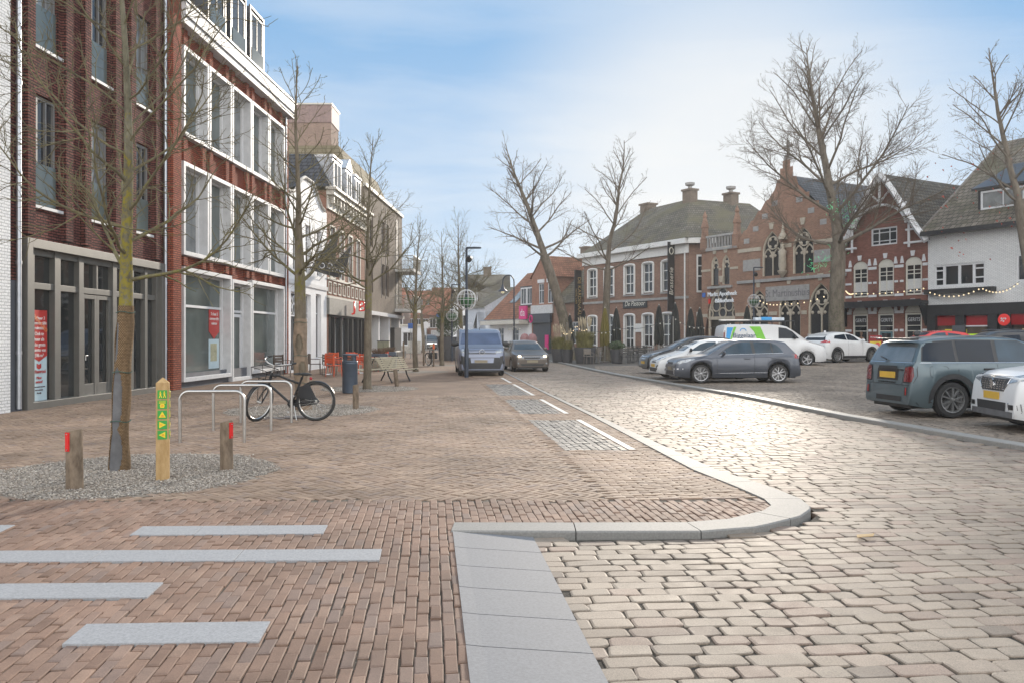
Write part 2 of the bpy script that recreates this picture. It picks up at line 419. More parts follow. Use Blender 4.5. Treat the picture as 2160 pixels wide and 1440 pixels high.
# 2 herringbone up the pavement
def herring(W, n, x0, y0, R):
    H_, V_ = [], []
    k, jj = np.meshgrid(np.arange(-R//n, R//n+1), np.arange(-R, R)); k = k.ravel(); jj = jj.ravel()
    hx = (jj+2*n*k+n/2)*W; hy = (jj+.5)*W
    vx = (jj+.5)*W; vy = (jj-2*n+1+n/2+2*n*k)*W
    return hx, hy, vx, vy
hx, hy, vx, vy = herring(.0715, 3, 0, 0, 260)
th = A1 + PI/4; c_, s_ = math.cos(th), math.sin(th)
X = np.concatenate([hx*c_-hy*s_, vx*c_-vy*s_]) - 3.; Y = np.concatenate([hx*s_+hy*c_, vx*s_+vy*c_]) + 14
AA = np.concatenate([np.full(len(hx), th), np.full(len(vx), th+PI/2)])
edge_x = .77 - .098*(Y-16)      # boundary between herringbone and the cross-laid strip beside the road
m = inpoly(PAVE, X, Y) & (Y > 7.95) & (Y < 22.5) & not_gravel(X, Y) & (X > -10.9) & (X < edge_x - .62 + .0*Y)
stones('pavement', PH, X[m], Y[m], .105, .0325, AA[m], 0, .005, 0, .0025, .012, .0025)
# 3 cross-laid strip along the road with dark sett panels
i, j = np.meshgrid(np.arange(-30, 60), np.arange(0, 420)); i = i.ravel(); j = j.ravel()
a = j*W_; b = (i + .5*(j % 2))*L_ + RNG.normal(0, .005, len(i))
x = a*px[0] + b*py[0] + .9; y = 7.98 + a*px[1] + b*py[1]
ex = .77 - .098*(y-16)
PANELS = [(11.5,15.7),(17.0,20.9),(22.4,27.7)]
def panel_x(y): return 1.12 - .098*(y-13.6), 1.62+.42 - .098*(y-13.6) - .42
pan = np.zeros(len(x), bool)
for (ya, yb) in PANELS:
    xl = .72 - .1*(y-11.5); pan |= (y > ya) & (y < yb) & (x > xl) & (x < xl+.88)
m = inpoly(PAVE, x, y) & (y > 7.95) & (y < 34) & (x > ex-.62) & ~pan
stones('pavement', PH, x[m], y[m], L_/2-.004, W_/2-.004, A1-PI/2, 0, .005, 0, .0025, .012, .0025)
PD = stonemat('dark parking setts', [(.085,.078,.07),(.12,.11,.10),(.10,.092,.083),(.13,.118,.105),(.23,.21,.185),(.11,.10,.09)], .6, .15, .1, .2)
i, j = np.meshgrid(np.arange(0, 9), np.arange(0, 220)); i = i.ravel(); j = j.ravel()
y = 9 + j*.105; x = .72-.1*(y-11.5) + .05 + i*.098 + RNG.normal(0, .003, len(i))
m = np.zeros(len(x), bool)
for (ya, yb) in PANELS: m |= (y > ya) & (y < yb)
stones('parking_setts', PD, x[m], y[m], .045, .048, A1-PI/2, .001, .005, 0, .003, .012, .003)
b = MB()
for (ya, yb) in PANELS + [(28.6, 32.2)]:
    f = lambda y: .72 - .1*(y-11.5) + .90
    b.add([(f(ya),ya,.006),(f(ya)+.1,ya,.006),(f(yb)+.1,yb,.006),(f(yb),yb,.006)], [(0,1,2,3)])
tag(b.build('parking_line', M('road marking paint', (.50,.49,.46), .7, 0, .25, 12, .1, 60)), kind='structure')
sheet('pavement_far', [(-10.9,22.3),(.3,22.3),(.15,34),(-.1,34.2),(-.18,35.7),(-1.9,52),(-9,100),(-30,100),(-12,60)], -.005, paver_far)
# 4 road cobbles in rows across the road
rows = []
y = 1.0
xs, ys, hxs, hys = [], [], [], []
v = 0.
while v < 56:
    rw = .142*(1+random.uniform(-.06,.06)); u = -9 + random.random()*.2
    while u < 10:
        l = random.choice((.17,.2,.22,.24,.27,.31))*random.uniform(.93,1.07)
        xs.append(u+l/2); ys.append(v+rw/2); hxs.append(l/2); hys.append(rw/2); u += l
    v += rw
U = np.array(xs); V = np.array(ys); hx = np.array(hxs); hy = np.array(hys)
V2 = V + .035*np.sin(U*1.3+V*.7) + .02*np.sin(U*3.1)
X = U*D1.y + (V2-1)*D1.x + .5; Y = 1. - U*D1.x + V2*D1.y
m = inpoly(ROAD, X, Y)
stones('road', CB, X[m], Y[m], hx[m]-.0045, hy[m]-.005, A1-PI/2, RZ, .0042, .020, .0055, .009, .0022)
sheet('road_far', [(-1.9,52),(-9.2,95),(-3,95),(2.8,52)], RZ+.004, brickmat('far road setts', (.3,.27,.23), (.24,.21,.18), (.1,.09,.08), .24, .14, .012, 'xy', bump=.5))
# 5 market square: smaller setts laid in rising and falling rows
SQI = [(8.75,1.0),(7.98,7),(7.38,11.6),(6.68,16.4),(6.18,23),(5.46,27.7),(4.51,34.8),(3.81,42.4),(3.08,52),(1.4,64)] + SQUARE[len(SQK):]
grid_sheet('market_square', 1, 60, 1, 91, .25, -.02, M('square joint earth', (.10,.088,.075), .9, 0, .35, 6, .5, 60), sqz, SQI)
i, j = np.meshgrid(np.arange(-10, 200), np.arange(0, 330)); i = i.ravel(); j = j.ravel()
ang = math.radians(-8); zig = np.abs(((i*.5) % 2) - 1)*.10
u = i*.118 + RNG.normal(0, .004, len(i)); v = j*.108 + zig + .05*(i % 2)
X = 2.5 + u*math.cos(ang) - v*math.sin(ang)*.6; Y = 9.5 + v + u*math.sin(ang)
m = inpoly(SQI, X-.1, Y) & (X < 22) & (X < 3 + .66*Y) & (X > .1*Y)
stones('market_square', CS, X[m], Y[m], .054, .049, ang+.2*np.sign(((i[m]*.5) % 2)-1), .0, .008, .015, .004, .02, .004, zfun=sqz, ring=1)
# kerbs ------------------------------------------------------------
def kerb(name, line, widths, ztop, zbot, side, mat, seg=1.0, gap=.009, zf_=None):
    P = [Vector((p[0], p[1], 0)) for p in line]
    d = [0.0]
    for k in range(1, len(P)): d.append(d[-1] + (P[k]-P[k-1]).length)
    def at(t):
        for k in range(1, len(P)):
            if t <= d[k] or k == len(P)-1:
                f = (t-d[k-1])/(d[k]-d[k-1]); return P[k-1].lerp(P[k], f), widths[k-1]*(1-f)+widths[k]*f, k
    def frame(t):
        p, w, k = at(t); a, _, _ = at(max(0, t-.12)); c, _, _ = at(min(d[-1], t+.12))
        tg = (c-a).normalized(); n = Vector((-tg.y, tg.x, 0))*side
        return p, p + n*w
    b = MB(); t = 0.
    while t < d[-1]-.05:
        t2 = min(t+seg, d[-1]); n = 6; ch = .012
        st = [t+gap/2 + (t2-t-gap)*i/n for i in range(n+1)]
        vs = []
        for q in st:
            o, i_ = frame(q); zz = zf_(o.x, o.y) if zf_ else 0.
            n_ = (i_-o).normalized()
            vs += [(o.x, o.y, zbot), (o.x, o.y, ztop+zz-ch), (o.x+n_.x*ch, o.y+n_.y*ch, ztop+zz), (i_.x, i_.y, ztop+zz), (i_.x, i_.y, zbot)]
        fs = []
        for i in range(n):
            for k in range(4): fs.append((i*5+k, i*5+k+1, (i+1)*5+k+1, (i+1)*5+k))
        fs += [(0,1,2,3,4), (n*5+4, n*5+3, n*5+2, n*5+1, n*5)]
        b.add(vs, fs); t = t2
    return tag(b.build(name, mat), kind='structure')
KL = [(-.49,6.63),(.6,6.615),(1.51,6.62)] + OUT[1:]
kerb('kerb', KL, [.30,.31,.32,.33,.34,.35,.36,.35,.28,.13,.12,.11,.11], .012, -.12, 1, M('pale granite kerb', (.185,.18,.17), .72, 0, .16, 60, .1, 150))
kerb('kerb', SQK, [.26]*len(SQK), .035, -.12, -1, M('square kerb stone', (.24,.228,.21), .6, 0, .12, 40, .15, 120))
# sloping granite ramp beside the near paving
b = MB(); t = 1.0
f0 = lambda y: -.475 - .098*(y-6.65); 
for (ya, yb) in [(6.617-.49*(k+1), 6.617-.49*k) for k in range(11)]:
    g = .005
    for (u0, u1, za, zb) in ((0,.085,.011,.002), (.085,.64,.002,-.034)):
        b.add([(f0(ya)+u0,ya+g,za),(f0(ya)+u1,ya+g,zb),(f0(yb)+u1,yb-g,zb),(f0(yb)+u0,yb-g,za),
               (f0(ya)+u0,ya+g,-.12),(f0(ya)+u1,ya+g,-.12),(f0(yb)+u1,yb-g,-.12),(f0(yb)+u0,yb-g,-.12)],
              [(0,1,2,3),(0,4,5,1),(2,6,7,3),(1,5,6,2),(3,7,4,0)])
tag(b.build('kerb', M('ramp granite', (.155,.158,.168), .75, 0, .14, 60, .1, 160)), kind='structure')
for s in STRIPS:
    b = MB()
    xl, yl, xr, yr = s; n = max(1, round((xr-xl)/1.03)); 
    if s is STRIPS[0]: cuts = [0, .33, 1]
    else: cuts = [k/n for k in range(n+1)]
    for k in range(len(cuts)-1):
        x0 = xl+(xr-xl)*cuts[k]+.002; x1 = xl+(xr-xl)*cuts[k+1]-.002; y0 = yl+(yr-yl)*cuts[k]; y1 = yl+(yr-yl)*cuts[k+1]
        P = strip_poly(x0, y0, x1, y1); b.prism(P, -.05, .009, 'z')
    tag(b.build('granite_strip', GRANITE, bevel=.003), kind='structure')
# gravel beds
gm = stonemat('gravel', [(.21,.175,.14),(.33,.295,.25),(.26,.23,.205),(.44,.40,.345),(.16,.14,.125),(.30,.25,.20)], .75, .15, .1, .25)
def pebbles(name, c, R, n, smin, smax, mat):
    r = R*np.sqrt(RNG.random(n)); t = RNG.random(n)*2*PI; r = r*(1+.03*np.sin(t*7)+.02*np.sin(t*13))
    r = np.where(RNG.random(n) < .03, r*RNG.uniform(1, 1.12, n), r)
    P = np.stack([c[0]+r*np.cos(t), c[1]+r*np.sin(t), RNG.uniform(-.012, .012, n)], 1)
    O = np.array([(1,0,0),(0,1,0),(-1,0,0),(0,-1,0),(0,0,1),(0,0,-1)], float)
    A = RNG.random((n,))*2*PI; sz = RNG.uniform(smin, smax, (n,1,1))
    sh = RNG.uniform(.6, 1.3, (n,1,3)); sh[:,:,2] *= .7
    V = O[None]*sh*sz + RNG.normal(0, .15, (n,6,3))*sz
    ca, sa = np.cos(A)[:,None], np.sin(A)[:,None]; x = V[...,0]*ca - V[...,1]*sa; y = V[...,0]*sa + V[...,1]*ca
    V = np.stack([x, y, V[...,2]], -1) + P[:,None]
    T = np.array([(0,1,4),(1,2,4),(2,3,4),(3,0,4),(1,0,5),(2,1,5),(3,2,5),(0,3,5)])
    Q = ((np.arange(n)*6)[:,None,None] + T[None]).reshape(-1,3)
    return tag(fast_mesh(name, V.reshape(-1,3), Q, mat), kind='stuff')
for k, (c, R) in enumerate(GRAVEL):
    b = MB(); b.add([(c[0]+R*1.02*math.cos(2*PI*i/40), c[1]+R*1.02*math.sin(2*PI*i/40), -.004) for i in range(40)], [tuple(range(40))])
    tag(b.build('gravel_bed', M('gravel bed earth', (.16,.135,.11), .95, 0, .3, 20, .6, 60)), kind='structure')
    if k < 3:
        o = pebbles('gravel', c, R, (26000, 9000, 5000)[k], (.006,.010,.012)[k], (.015,.02,.022)[k], gm)
        o['label'] = ['grey gravel round the nearest tree and its two posts', 'grey gravel under the parked bicycle', 'grey gravel between bin and bench'][k]
# ------------------------------------------------------------------ left row of buildings
B_DARK = brickmat('dark maroon brick', (.10,.033,.029), (.19,.068,.055), (.022,.014,.013), .2, .064, .013, stain=.2, bump=1.)
B_RED = brickmat('orange red brick', (.235,.058,.034), (.34,.095,.052), (.075,.032,.024), .2, .064, .012, stain=.18, bump=1.)
B_WHITE = brickmat('white painted brick', (.66,.66,.66), (.72,.72,.71), (.4,.4,.4), .2, .065, .008, stain=.07)
B_BROWN = brickmat('brown brick', (.24,.16,.125), (.30,.20,.155), (.25,.2,.17), .21, .066, .012, stain=.15)
B_GREY = brickmat('grey brown brick', (.165,.13,.10), (.215,.17,.135), (.15,.125,.105), .21, .066, .012, stain=.15)
B_HOUSE = brickmat('house red brick', (.26,.12,.08), (.34,.17,.115), (.2,.14,.11), .21, .066, .010, stain=.18)
FRAMEG = M('taupe frame', (.135,.13,.118), .45, .2, .08, 4)
WINGREY = M('grey window frame', (.17,.165,.16), .45, 0, .08)
PLINTH = M('slate grey plinth', (.085,.09,.105), .6, 0, .15, 3)
CONC = M('white concrete surround', (.50,.50,.505), .6, 0, .08, 5, .08, 40)
SLATE = tilemat('slate roof', (.055,.06,.07), (.085,.09,.105), 'xz', .3, .2)
SEAM = M('dark zinc roof', (.06,.065,.075), .45, .4, .15, 2)
def surround(b, x0, x1, z0, z1, t, yo, yi):
    """hollow frame round an opening, from yo (outside) to yi"""
    b.box(x0, x0+t, yo, yi, z0, z1); b.box(x1-t, x1, yo, yi, z0, z1)
    b.box(x0+t, x1-t, yo+.002, yi, z1-t, z1); b.box(x0+t, x1-t, yo+.002, yi, z0, z0+t)
def downpipe(par, x, y, z1, r=.05):
    b = MB(); b.tube([(x,y,.05),(x,y,z1)], r, 10)
    for z in np.arange(1.2, z1, 1.9): b.tube([(x,y,z),(x,y,z+.07)], r*1.22, 10)
    return b.build('downpipe', ZINC, par, smooth=40)
# A white brick corner
e, u, zz = left_bld('white_brick_building', -420, 'white painted brick building cut off by the left edge')
xA = u(12); b = MB(); b.wall(rect(0, xA, -.3, 13), [rect(1.0,2.4,.7,2.9), rect(1,2.4,4.4,6.8), rect(1,2.4,8,10.4)], -.10, .3); shell(b, 0, xA, 10, -.3, 13, -.10); b.build('wall', B_WHITE, e)
for (a, c) in ((.7,2.9),(4.4,6.8),(8,10.4)): window(e, 1.0, 2.4, a, c, .1, .07, (.5,), (), WINGREY)
b = MB(); b.box(-.1, xA+.02, -.3, 10, 13.003, 13.25); b.build('cornice', CONC, e)
# B dark brick block with grey shopfront
e, u, zz = left_bld('dark_brick_building', 12, 'tall dark maroon brick building with brick ribs and a wide taupe shopfront')
W = u(345); cols = [(.83,1.88),(3.08,4.13),(5.33,6.38)]; rows = [(4.47,6.95),(8.0,10.5)]
holes = [rect(c[0], c[1], r[0], r[1]) for c in cols for r in rows] + [rect(.72, 6.88, .0+.001, 3.55)]
b = MB(); b.wall([(0,-.3),(W,-.3),(W,12.6),(0,12.6)], holes, 0, .55); shell(b, 0, W, 11, -.3, 12.6)
b.build('wall', B_DARK, e)
b = MB()
for (x0, x1) in cols:
    for (a, c) in ((x0-.28, x0-.01), (x1+.11, x1+.40)): b.box(a, c, -.13, .02, 3.78, 12.4)
b.build('brick_rib', B_DARK, e)
b = MB(); b.box(0, .5, -.035, .02, 0, 2.75); b.box(7.0, W, -.035, .02, 0, 2.75); b.build('plinth', PLINTH, e)
for ci, (x0, x1) in enumerate(cols):
    for ri, (z0, z1) in enumerate(rows):
        w = window(e, x0+.02, x1-.02, z0+.02, z1-.02, .07, .075, (.33,.66), (), WINGREY, GLASSC if (ci+ri) % 2 else GLASS, .09, .06)
        b = MB(); b.box(x0-.02, x1+.1, -.07, .09, z0-.07, z0-.004); b.build('sill', CONC, w)
        b = MB(); b.box(x0+.05, x1-.05, .03, .045, z0+.03, z0+.95); b.build('glass_balustrade', GLASSG, w)
        b = MB(); b.box(x0+.1, x0+.33, .100, .103, z0+.12, z1-.12); b.build('curtain', M('net curtain', (.55,.54,.52), .9, 0, .1, 20), w)
b = MB(); surround(b, .52, 7.05, -.05, 3.70, .20, -.14, .18); b.build('shop_frame', FRAMEG, e, bevel=.006)
mx = [(.80,.96),(1.72,1.95),(2.72,2.92),(4.30,4.50),(5.22,5.40),(6.05,6.2),(6.72,6.85)]
b = MB()
for (a, c) in mx: b.box(a, c, -.02, .16, 0, 3.5)
for k in range(len(mx)-1):
    b.box(mx[k][1], mx[k+1][0], .01, .15, 2.62, 2.76); b.box(mx[k][1], mx[k+1][0], .01, .15, 3.36, 3.5)
    if k != 2: b.box(mx[k][1], mx[k+1][0], .02, .15, 0, .10)
for k in (2,): b.box(3.56, 3.63, .015, .15, 2.76, 3.36)
fr = b.build('mullion_frame', FRAMEG, e, bevel=.005)
b = MB(); b.box(.75, 6.86, .115, .13, .06, 3.45); b.build('shop_glass', M('dark shop glass', (.022,.025,.026), .03, 0, .4, .7, spec=.8), e)
b = MB()   # pair of glazed door leaves
for (a, c) in ((2.94,3.60),(3.61,4.28)):
    surround(b, a, c, .03, 2.60, .10, .03, .11); b.box(a+.1, c-.1, .04, .11, .13, .42)
dr = b.build('door', FRAMEG, e, bevel=.004)
b = MB(); b.tube([(3.0,-.02,1.0),(3.0,-.02,1.12),(3.10,-.02,1.12)], .012, 8); b.build('handle', STEEL, dr)
b = MB(); b.box(1.0, 1.6, .098, .108, .14, 1.12); b.prism([(1.0,1.12),(1.6,1.12),(1.6,1.2),(1.3,1.06),(1.0,1.2)][:2]+[(1.6,1.15),(1.0,1.15)], .098, .108)
po = b.build('poster', M('pale blue poster', (.50,.62,.66), .35, 0, .05), e)
b = MB(); b.prism([(1.0,1.15),(1.3,1.02),(1.6,1.15),(1.6,2.16),(1.0,2.16)], .092, .097); b.build('poster_red_field', M('poster red', (.46,.03,.025), .35, 0, .05), po)
PT = M('poster lettering', (.75,.72,.7), .5, 0, .02); PTD = M('poster dark lettering', (.12,.09,.1), .5)
for i, t in enumerate(('Te huur 3', 'commerciële', 'ruimten')): text(t, .105, PT, po, (1.3, .088, 1.98-.11*i))
for i, t in enumerate(('Ook te', 'huur als', 'één grote', 'ruimte van', '596 m²')): text(t, .115, PT, po, (1.3, .088, 1.63-.118*i))
text('VERHUURD', .13, M('orange stamp', (.7,.25,.1), .5), po, (1.3, .083, 1.88), roll=-.6)
text('urbanrooi', .12, M('poster red', 1), po, (1.3, .09, .80)); b = MB(); b.prism([(1.22,.88),(1.3,.85),(1.38,.88),(1.38,.98),(1.3,.95),(1.22,.98)], .092, .097); b.build('poster_emblem', M('poster red', 1), po)
for i, t in enumerate(('Meer', 'weten?')): text(t, .09, M('poster red', 1), po, (1.3, .09, .66-.09*i))
for i, t in enumerate(('neem contact op met', 'onze makelaar', 'Heerlijk')): text(t, .05, PTD, po, (1.3, .09, .46-.07*i))
downpipe(e, .28, -.10, 12.2)
downpipe(e, W-.10, -.1, 12.2)
b = MB(); b.box(-.05, W+.05, -.2, 11, 12.603, 12.9); b.build('cornice', DARK, e)
# C orange red brick block with white window frames
e, u, zz = left_bld('red_brick_building', 346, 'orange red brick apartment block with deep white concrete window frames and zinc dormers')
W = u(603); cx = [(.92,2.86),(2.92,4.88),(4.94,6.9),(6.96,8.92),(8.98,10.94)]
rows = [(4.09,6.97),(7.77,10.54)]; sh = [(.92,4.88,.19,3.72),(4.94,6.9,.0,3.62),(6.96,10.94,.19,3.72)]
holes = [rect(a+.02, c-.02, r[0]+.02, r[1]-.02) for (a, c) in cx for r in rows] + [rect(a+.02, c-.02, max(z0, .0)+.02, z1-.02) for (a, c, z0, z1) in sh]
b = MB(); b.wall(rect(0, W, -.3, 11.3), holes, 0, .3); shell(b, 0, W, 11, -.3, 11.3); b.build('wall', B_RED, e)
b = MB(); b.box(0, .55, -.28, -.002, -.1, 12.0); b.box(W-.42, W+.0, -.12, -.002, 0, 11.0)
for k, (a, c) in enumerate(cx):
    for (z0, z1) in ((3.78,4.05),(7.02,7.72),(10.6,11.1)):
        b.box(a+.12, a+.4, -.14, -.002, z0, z1); b.box(c-.4, c-.12, -.14, -.002, z0, z1)
b.build('brick_pier', B_RED, e)
b = MB(); b.box(.56, W-.43, -.05, -.003, -.1, .45); b.build('plinth', PLINTH, e)
def deep_window(x0, x1, z0, z1, mull, tran, gm, sashx=None):
    b = MB(); surround(b, x0, x1, z0, z1, .13, -.20, .26); w = b.build('window', CONC, e, bevel=.008)
    b = MB(); surround(b, x0+.13, x1-.13, z0+.13, z1-.13, .06, .09, .50)
    for m in mull: b.box(m-.04, m+.04, .405, .495, z0+.19, z1-.19)
    for t in tran: b.box(x0+.19, x1-.19, .13, .20, t-.04, t+.04)
    b.build('sash', WHITE, w)
    b = MB(); b.box(x0+.15, x1-.15, .175, .187, z0+.15, z1-.15); b.build('pane', gm, w)
    return w
for k, (a, c) in enumerate(cx):
    for j, (z0, z1) in enumerate(rows):
        w = deep_window(a, c, z0, z1, (a+.75,), (), (GLASSG, GLASSC)[(k+j) % 3 == 0])
        b = MB(); b.box(a+.14, a+.75, .08, .095, z0+.14, z0+1.05); b.build('glass_balustrade', GLASSG, w)
for (a, c, z0, z1) in sh:
    if c-a > 3: deep_window(a, c, z0, z1, (a+.85, a+1.35, a+2.75), (2.55,), GLASSG)
    else:
        w = deep_window(a, c, z0, z1, (), (2.5,), GLASSG)
        b = MB(); surround(b, a+.35, c-.35, .14, 2.4, .11, .07, .115); d = b.build('door', WHITE, e)
b = MB(); b.box(2.75+.96, 4.6, .164, .171, .5, 1.5); po = b.build('poster', M('pale blue poster', 1), e)
b = MB(); b.prism([(3.71,1.75),(4.15,1.5),(4.6,1.75),(4.6,2.5),(3.71,2.5)], .154, .163); b.build('poster_red_field', M('poster red', 1), po)
for i, t in enumerate(('Te huur 3', 'commerciële', 'ruimten')): text(t, .15, PT, po, (4.15, .150, 2.35-.16*i))
b = MB(); b.box(3.85, 4.4, .158, .162, .75, 1.35); b.build('poster_plan', M('poster floor plan', (.42,.40,.26), .6, 0, .2, 9), po)
b = MB(); b.box(.55, W+.1, -.42, 11, 11.32, 11.72); b.box(.55, W+.08, -.36, .0, 11.08, 11.318); b.build('cornice', CONC, e, bevel=.01)
b = MB(); b.box(.5, W+.12, -.46, -.30, 11.723, 11.79); b.build('gutter', DARK, e)
b = MB(); b.add([(0,.5,11.725),(W,.5,11.725),(W-3.0,1.9,15.6),(0,1.9,15.6),(0,10,11.725),(W,10,11.725),(0,9,15.6),(W-3.0,9,15.6)], [(0,1,2,3),(3,2,7,6),(0,3,6,4),(1,5,7,2),(4,6,7,5)])
b.build('roof', SEAM, e)
b = MB(); b.box(-.2, .5, -.1, 9, 11.9, 14.0)
for k in range(3):
    x0 = 3.85 + k*2.06
    b2 = MB(); b2.box(x0, x0+1.62, .30, 2.6, 11.80, 14.55); d = b2.build('dormer', SEAM, e, bevel=.02)
    b3 = MB(); surround(b3, x0-.02, x0+1.64, 11.80, 14.6, .10, .24, .297); b3.build('dormer_trim', DARK, d)
    w = window(d, x0+.14, x0+1.48, 11.95, 14.40, .255, .08, (.5,), (), DARK, GLASS, .04)
    b4 = MB(); b4.box(x0+.14, x0+1.48, .222, .235, 11.95, 13.0); b4.build('glass_balustrade', GLASSG, d)
downpipe(e, W-.55, -.18, 11.0, .04)
# D white gabled house
e, u, zz = left_bld('white_gabled_house', 603.5, 'narrow white rendered house with a curved gable and scrolled door panels')
W = u(689); REND = M('white render', (.70,.70,.71), .7, 0, .05, 2, .05, 30)
g = [(0,-.2),(W,-.2),(W,8.0),(W-.5,8.0),(W-1.1,8.12),(W-1.7,8.45),(W-2.2,8.85),(W/2+.7,9.05),(W/2-.7,9.05),(2.2,8.85),(1.7,8.45),(1.1,8.12),(.5,8.0),(0,8.0)]
ws = [(1.0,1.9,4.6,6.9),(3.0,3.9,4.6,6.9),(5.0,5.9,4.6,6.9)]; gs = [(.7,1.9,.1,3.6),(3.0,3.9,.6,3.6),(4.8,5.8,.5,3.7)]
b = MB(); b.wall(g, [rect(a,c,z0,z1) for (a,c,z0,z1) in ws+gs], 0, .3); shell(b, 0, W, 9, -.2, 7.8); b.build('wall', REND, e)
for (a,c,z0,z1) in ws: window(e, a, c, z0, z1, .15, .08, (.5,), (.68,))
for (a,c,z0,z1) in gs[1:]: window(e, a, c, z0, z1, .15, .08, (), (.7,))
w = window(e, .7, 1.9, .1, 2.5, .15, .1, (.5,), (), BLACK); w.name = 'door'
b = MB(); surround(b, .7, 1.9, 2.5, 3.6, .07, .1, .2)
for s in (-1, 1):
    for (cz, r) in ((2.85,.22),(3.25,.17)):
        b.tube([(1.3+s*.24+r*.9*math.cos(t), .14, cz+r*math.sin(t)) for t in np.linspace(0, 5.2, 14)], .035, 6)
b.build('scroll_panel', WHITE, e)
b = MB()
for i in range(3, len(g)-1): 
    p, q = g[i], g[i+1]; b.tube([(p[0], -.04, p[1]+.03), (q[0], -.04, q[1]+.03)], .075, 6)
b.build('gable_trim', M('stone trim', (.52,.49,.44), .7), e)
b = MB(); b.add([(0,.3,7.9),(W,.3,7.9),(W,5,8.0),(0,5,8.0),(W/2,.3,8.9),(W/2,9,8.9),(0,9,7.9),(W,9,7.9)], [(0,4,5,6),(1,7,5,4)]); b.build('roof', SLATE, e)
b = MB(); b.box(0, W, -.06, -.002, 3.95, 4.15); b.build('string_course', WHITE, e)
for k, (px_, an) in enumerate(((3.0, .75), (5.4, .95))):
    f = empty('banner_flag', (0,0,0), 0, ['black pointed banner with white rings, left one on the white house', 'black pointed banner with white rings, right one on the white house'][k], 'flag', 'black banners on the white house')
    f.parent = None; f.location = e.location; f.rotation_euler = e.rotation_euler
    b = MB(); b.tube([(px_, 0, 4.4), (px_+.3, -1.6, 6.9-.6*k)], .02, 6); b.build('flagpole', STEEL, f)
    b = MB(); b.prism([(px_-.02, 4.55),(px_+.28,6.8-.6*k),(px_+.30,6.8-.6*k),(px_+.02,4.55)], 0, .01)
    b = MB(); P = [(0,-.15,4.75),(0,-1.55,6.75-.6*k),(0,-1.3,4.9),(0,-.9,4.55)]
    b.add([(px_+.02+.17*(-p[1]), p[1], p[2]) for p in P] + [(px_+.04+.17*(-p[1]), p[1], p[2]) for p in P], [(0,1,2,3),(7,6,5,4),(0,4,5,1),(1,5,6,2),(2,6,7,3),(3,7,4,0)])
    b.build('cloth', BLACK, f)
    b = MB()
    for t in (.35, .75, 1.1):
        c = (px_+.05+.17*t, -t, 4.95); b.tube([(c[0]-.035, c[1]+.12*math.cos(w), c[2]+.12*math.sin(w)) for w in np.linspace(0, 2*PI, 10)[:-1]], .018, 5, closed=True)
    b.build('ring_emblem', WHITE, f)
# E brick house with mansard and white cornice
e, u, zz = left_bld('mansard_brick_house', 689, 'red brick house with white cornice, slate mansard and a grey shop fascia with red letters')
W = u(769)
ws = [(x, x+.95, 4.75, 7.4) for x in (.7, 2.75, 4.8, 6.9)]
b = MB(); b.wall(rect(0, W, -.2, 9.2), [rect(*w) for w in ws] + [rect(.4, W-.3, .05, 2.75)], 0, .3); shell(b, 0, W, 9, -.2, 9.2); b.build('wall', B_HOUSE, e)
for (a,c,z0,z1) in ws:
    w = window(e, a, c, z0, z1, .08, .09, (.5,), (.66,)); b = MB(); surround(b, a-.1, c+.1, z0-.1, z1+.1, .1, -.05, .06); b.build('stone_surround', CREAM, w)
b = MB()
for x in np.arange(.25, W-.4, 1.05): surround(b, x, x+.62, 3.85, 4.5, .07, -.05, .01)
b.box(0, W, -.07, -.002, 4.58, 4.68); b.box(0, W, -.09, -.003, 3.62, 3.74); b.build('stone_ornament', CREAM, e)
b = MB(); b.box(-.05, W+.05, -.1, -.002, 8.25, 8.95); b.box(-.1, W+.1, -.42, 0, 8.96, 9.22); b.box(-.2, W+.2, -.55, 0, 9.225, 9.36)
for x in np.arange(.2, W, .75): b.box(x, x+.14, -.34, -.102, 8.55, 8.955)
b.build('cornice', CREAM, e, bevel=.01)
b = MB(); b.add([(0,-.2,9.365),(W,-.2,9.365),(W,.95,11.3),(.9,.95,11.3),(0,9,9.365),(W,9,9.365),(.9,8,11.3),(W,8,11.3),(W/2,4.5,11.9)], [(0,1,2,3),(0,3,6,4),(1,5,7,2),(4,6,7,5),(3,2,8),(2,7,8),(7,6,8),(6,3,8)]); b.build('roof', SLATE, e)
for k, (x0, ww, pk) in enumerate(((1.0,1.9,0),(4.0,1.4,1),(6.3,1.6,0))):
    b = MB(); b.box(x0, x0+ww, -.05, 2.2, 9.38, 11.15)
    if pk: b.prism([(x0-.12,11.16),(x0+ww+.12,11.16),(x0+ww/2,11.8)], -.12, 2)
    d = b.build('dormer', ZINC, e); window(d, x0+.12, x0+ww-.12, 9.6, 11.0, -.10, .09, (.5,), (), WHITE, GLASS, .045)
    b = MB(); b.box(x0-.06, x0+ww+.06, -.12, 2.1, 11.153, 11.28); 
    if not pk: b.build('dormer_trim', WHITE, d)
b = MB(); b.box(0, W, -.15, -.003, 2.75, 3.60); b.build('shop_fascia', M('shop fascia grey', (.17,.165,.15), .6), e)
b = MB(); surround(b, .4, W-.3, .0, 2.75, .1, -.06, .25)
for x in (1.5, 2.9, 3.1, 4.6, 5.7, 5.9, 7.2, 8.2): b.box(x, x+.1, -.04, .2, .1, 2.65)
b.build('shop_frame', BLACK, e); b = MB(); b.box(.5, W-.4, .1, .115, .08, 2.7); b.build('shop_glass', GLASS, e)
text('J', .85, REDLIT, e, (4.6, -.42, 3.3), 'red_sign_letter', .09, rz=-PI/2); text('B', .85, REDLIT, e, (4.6, -.86, 3.3), 'red_sign_letter', .09, rz=-PI/2)
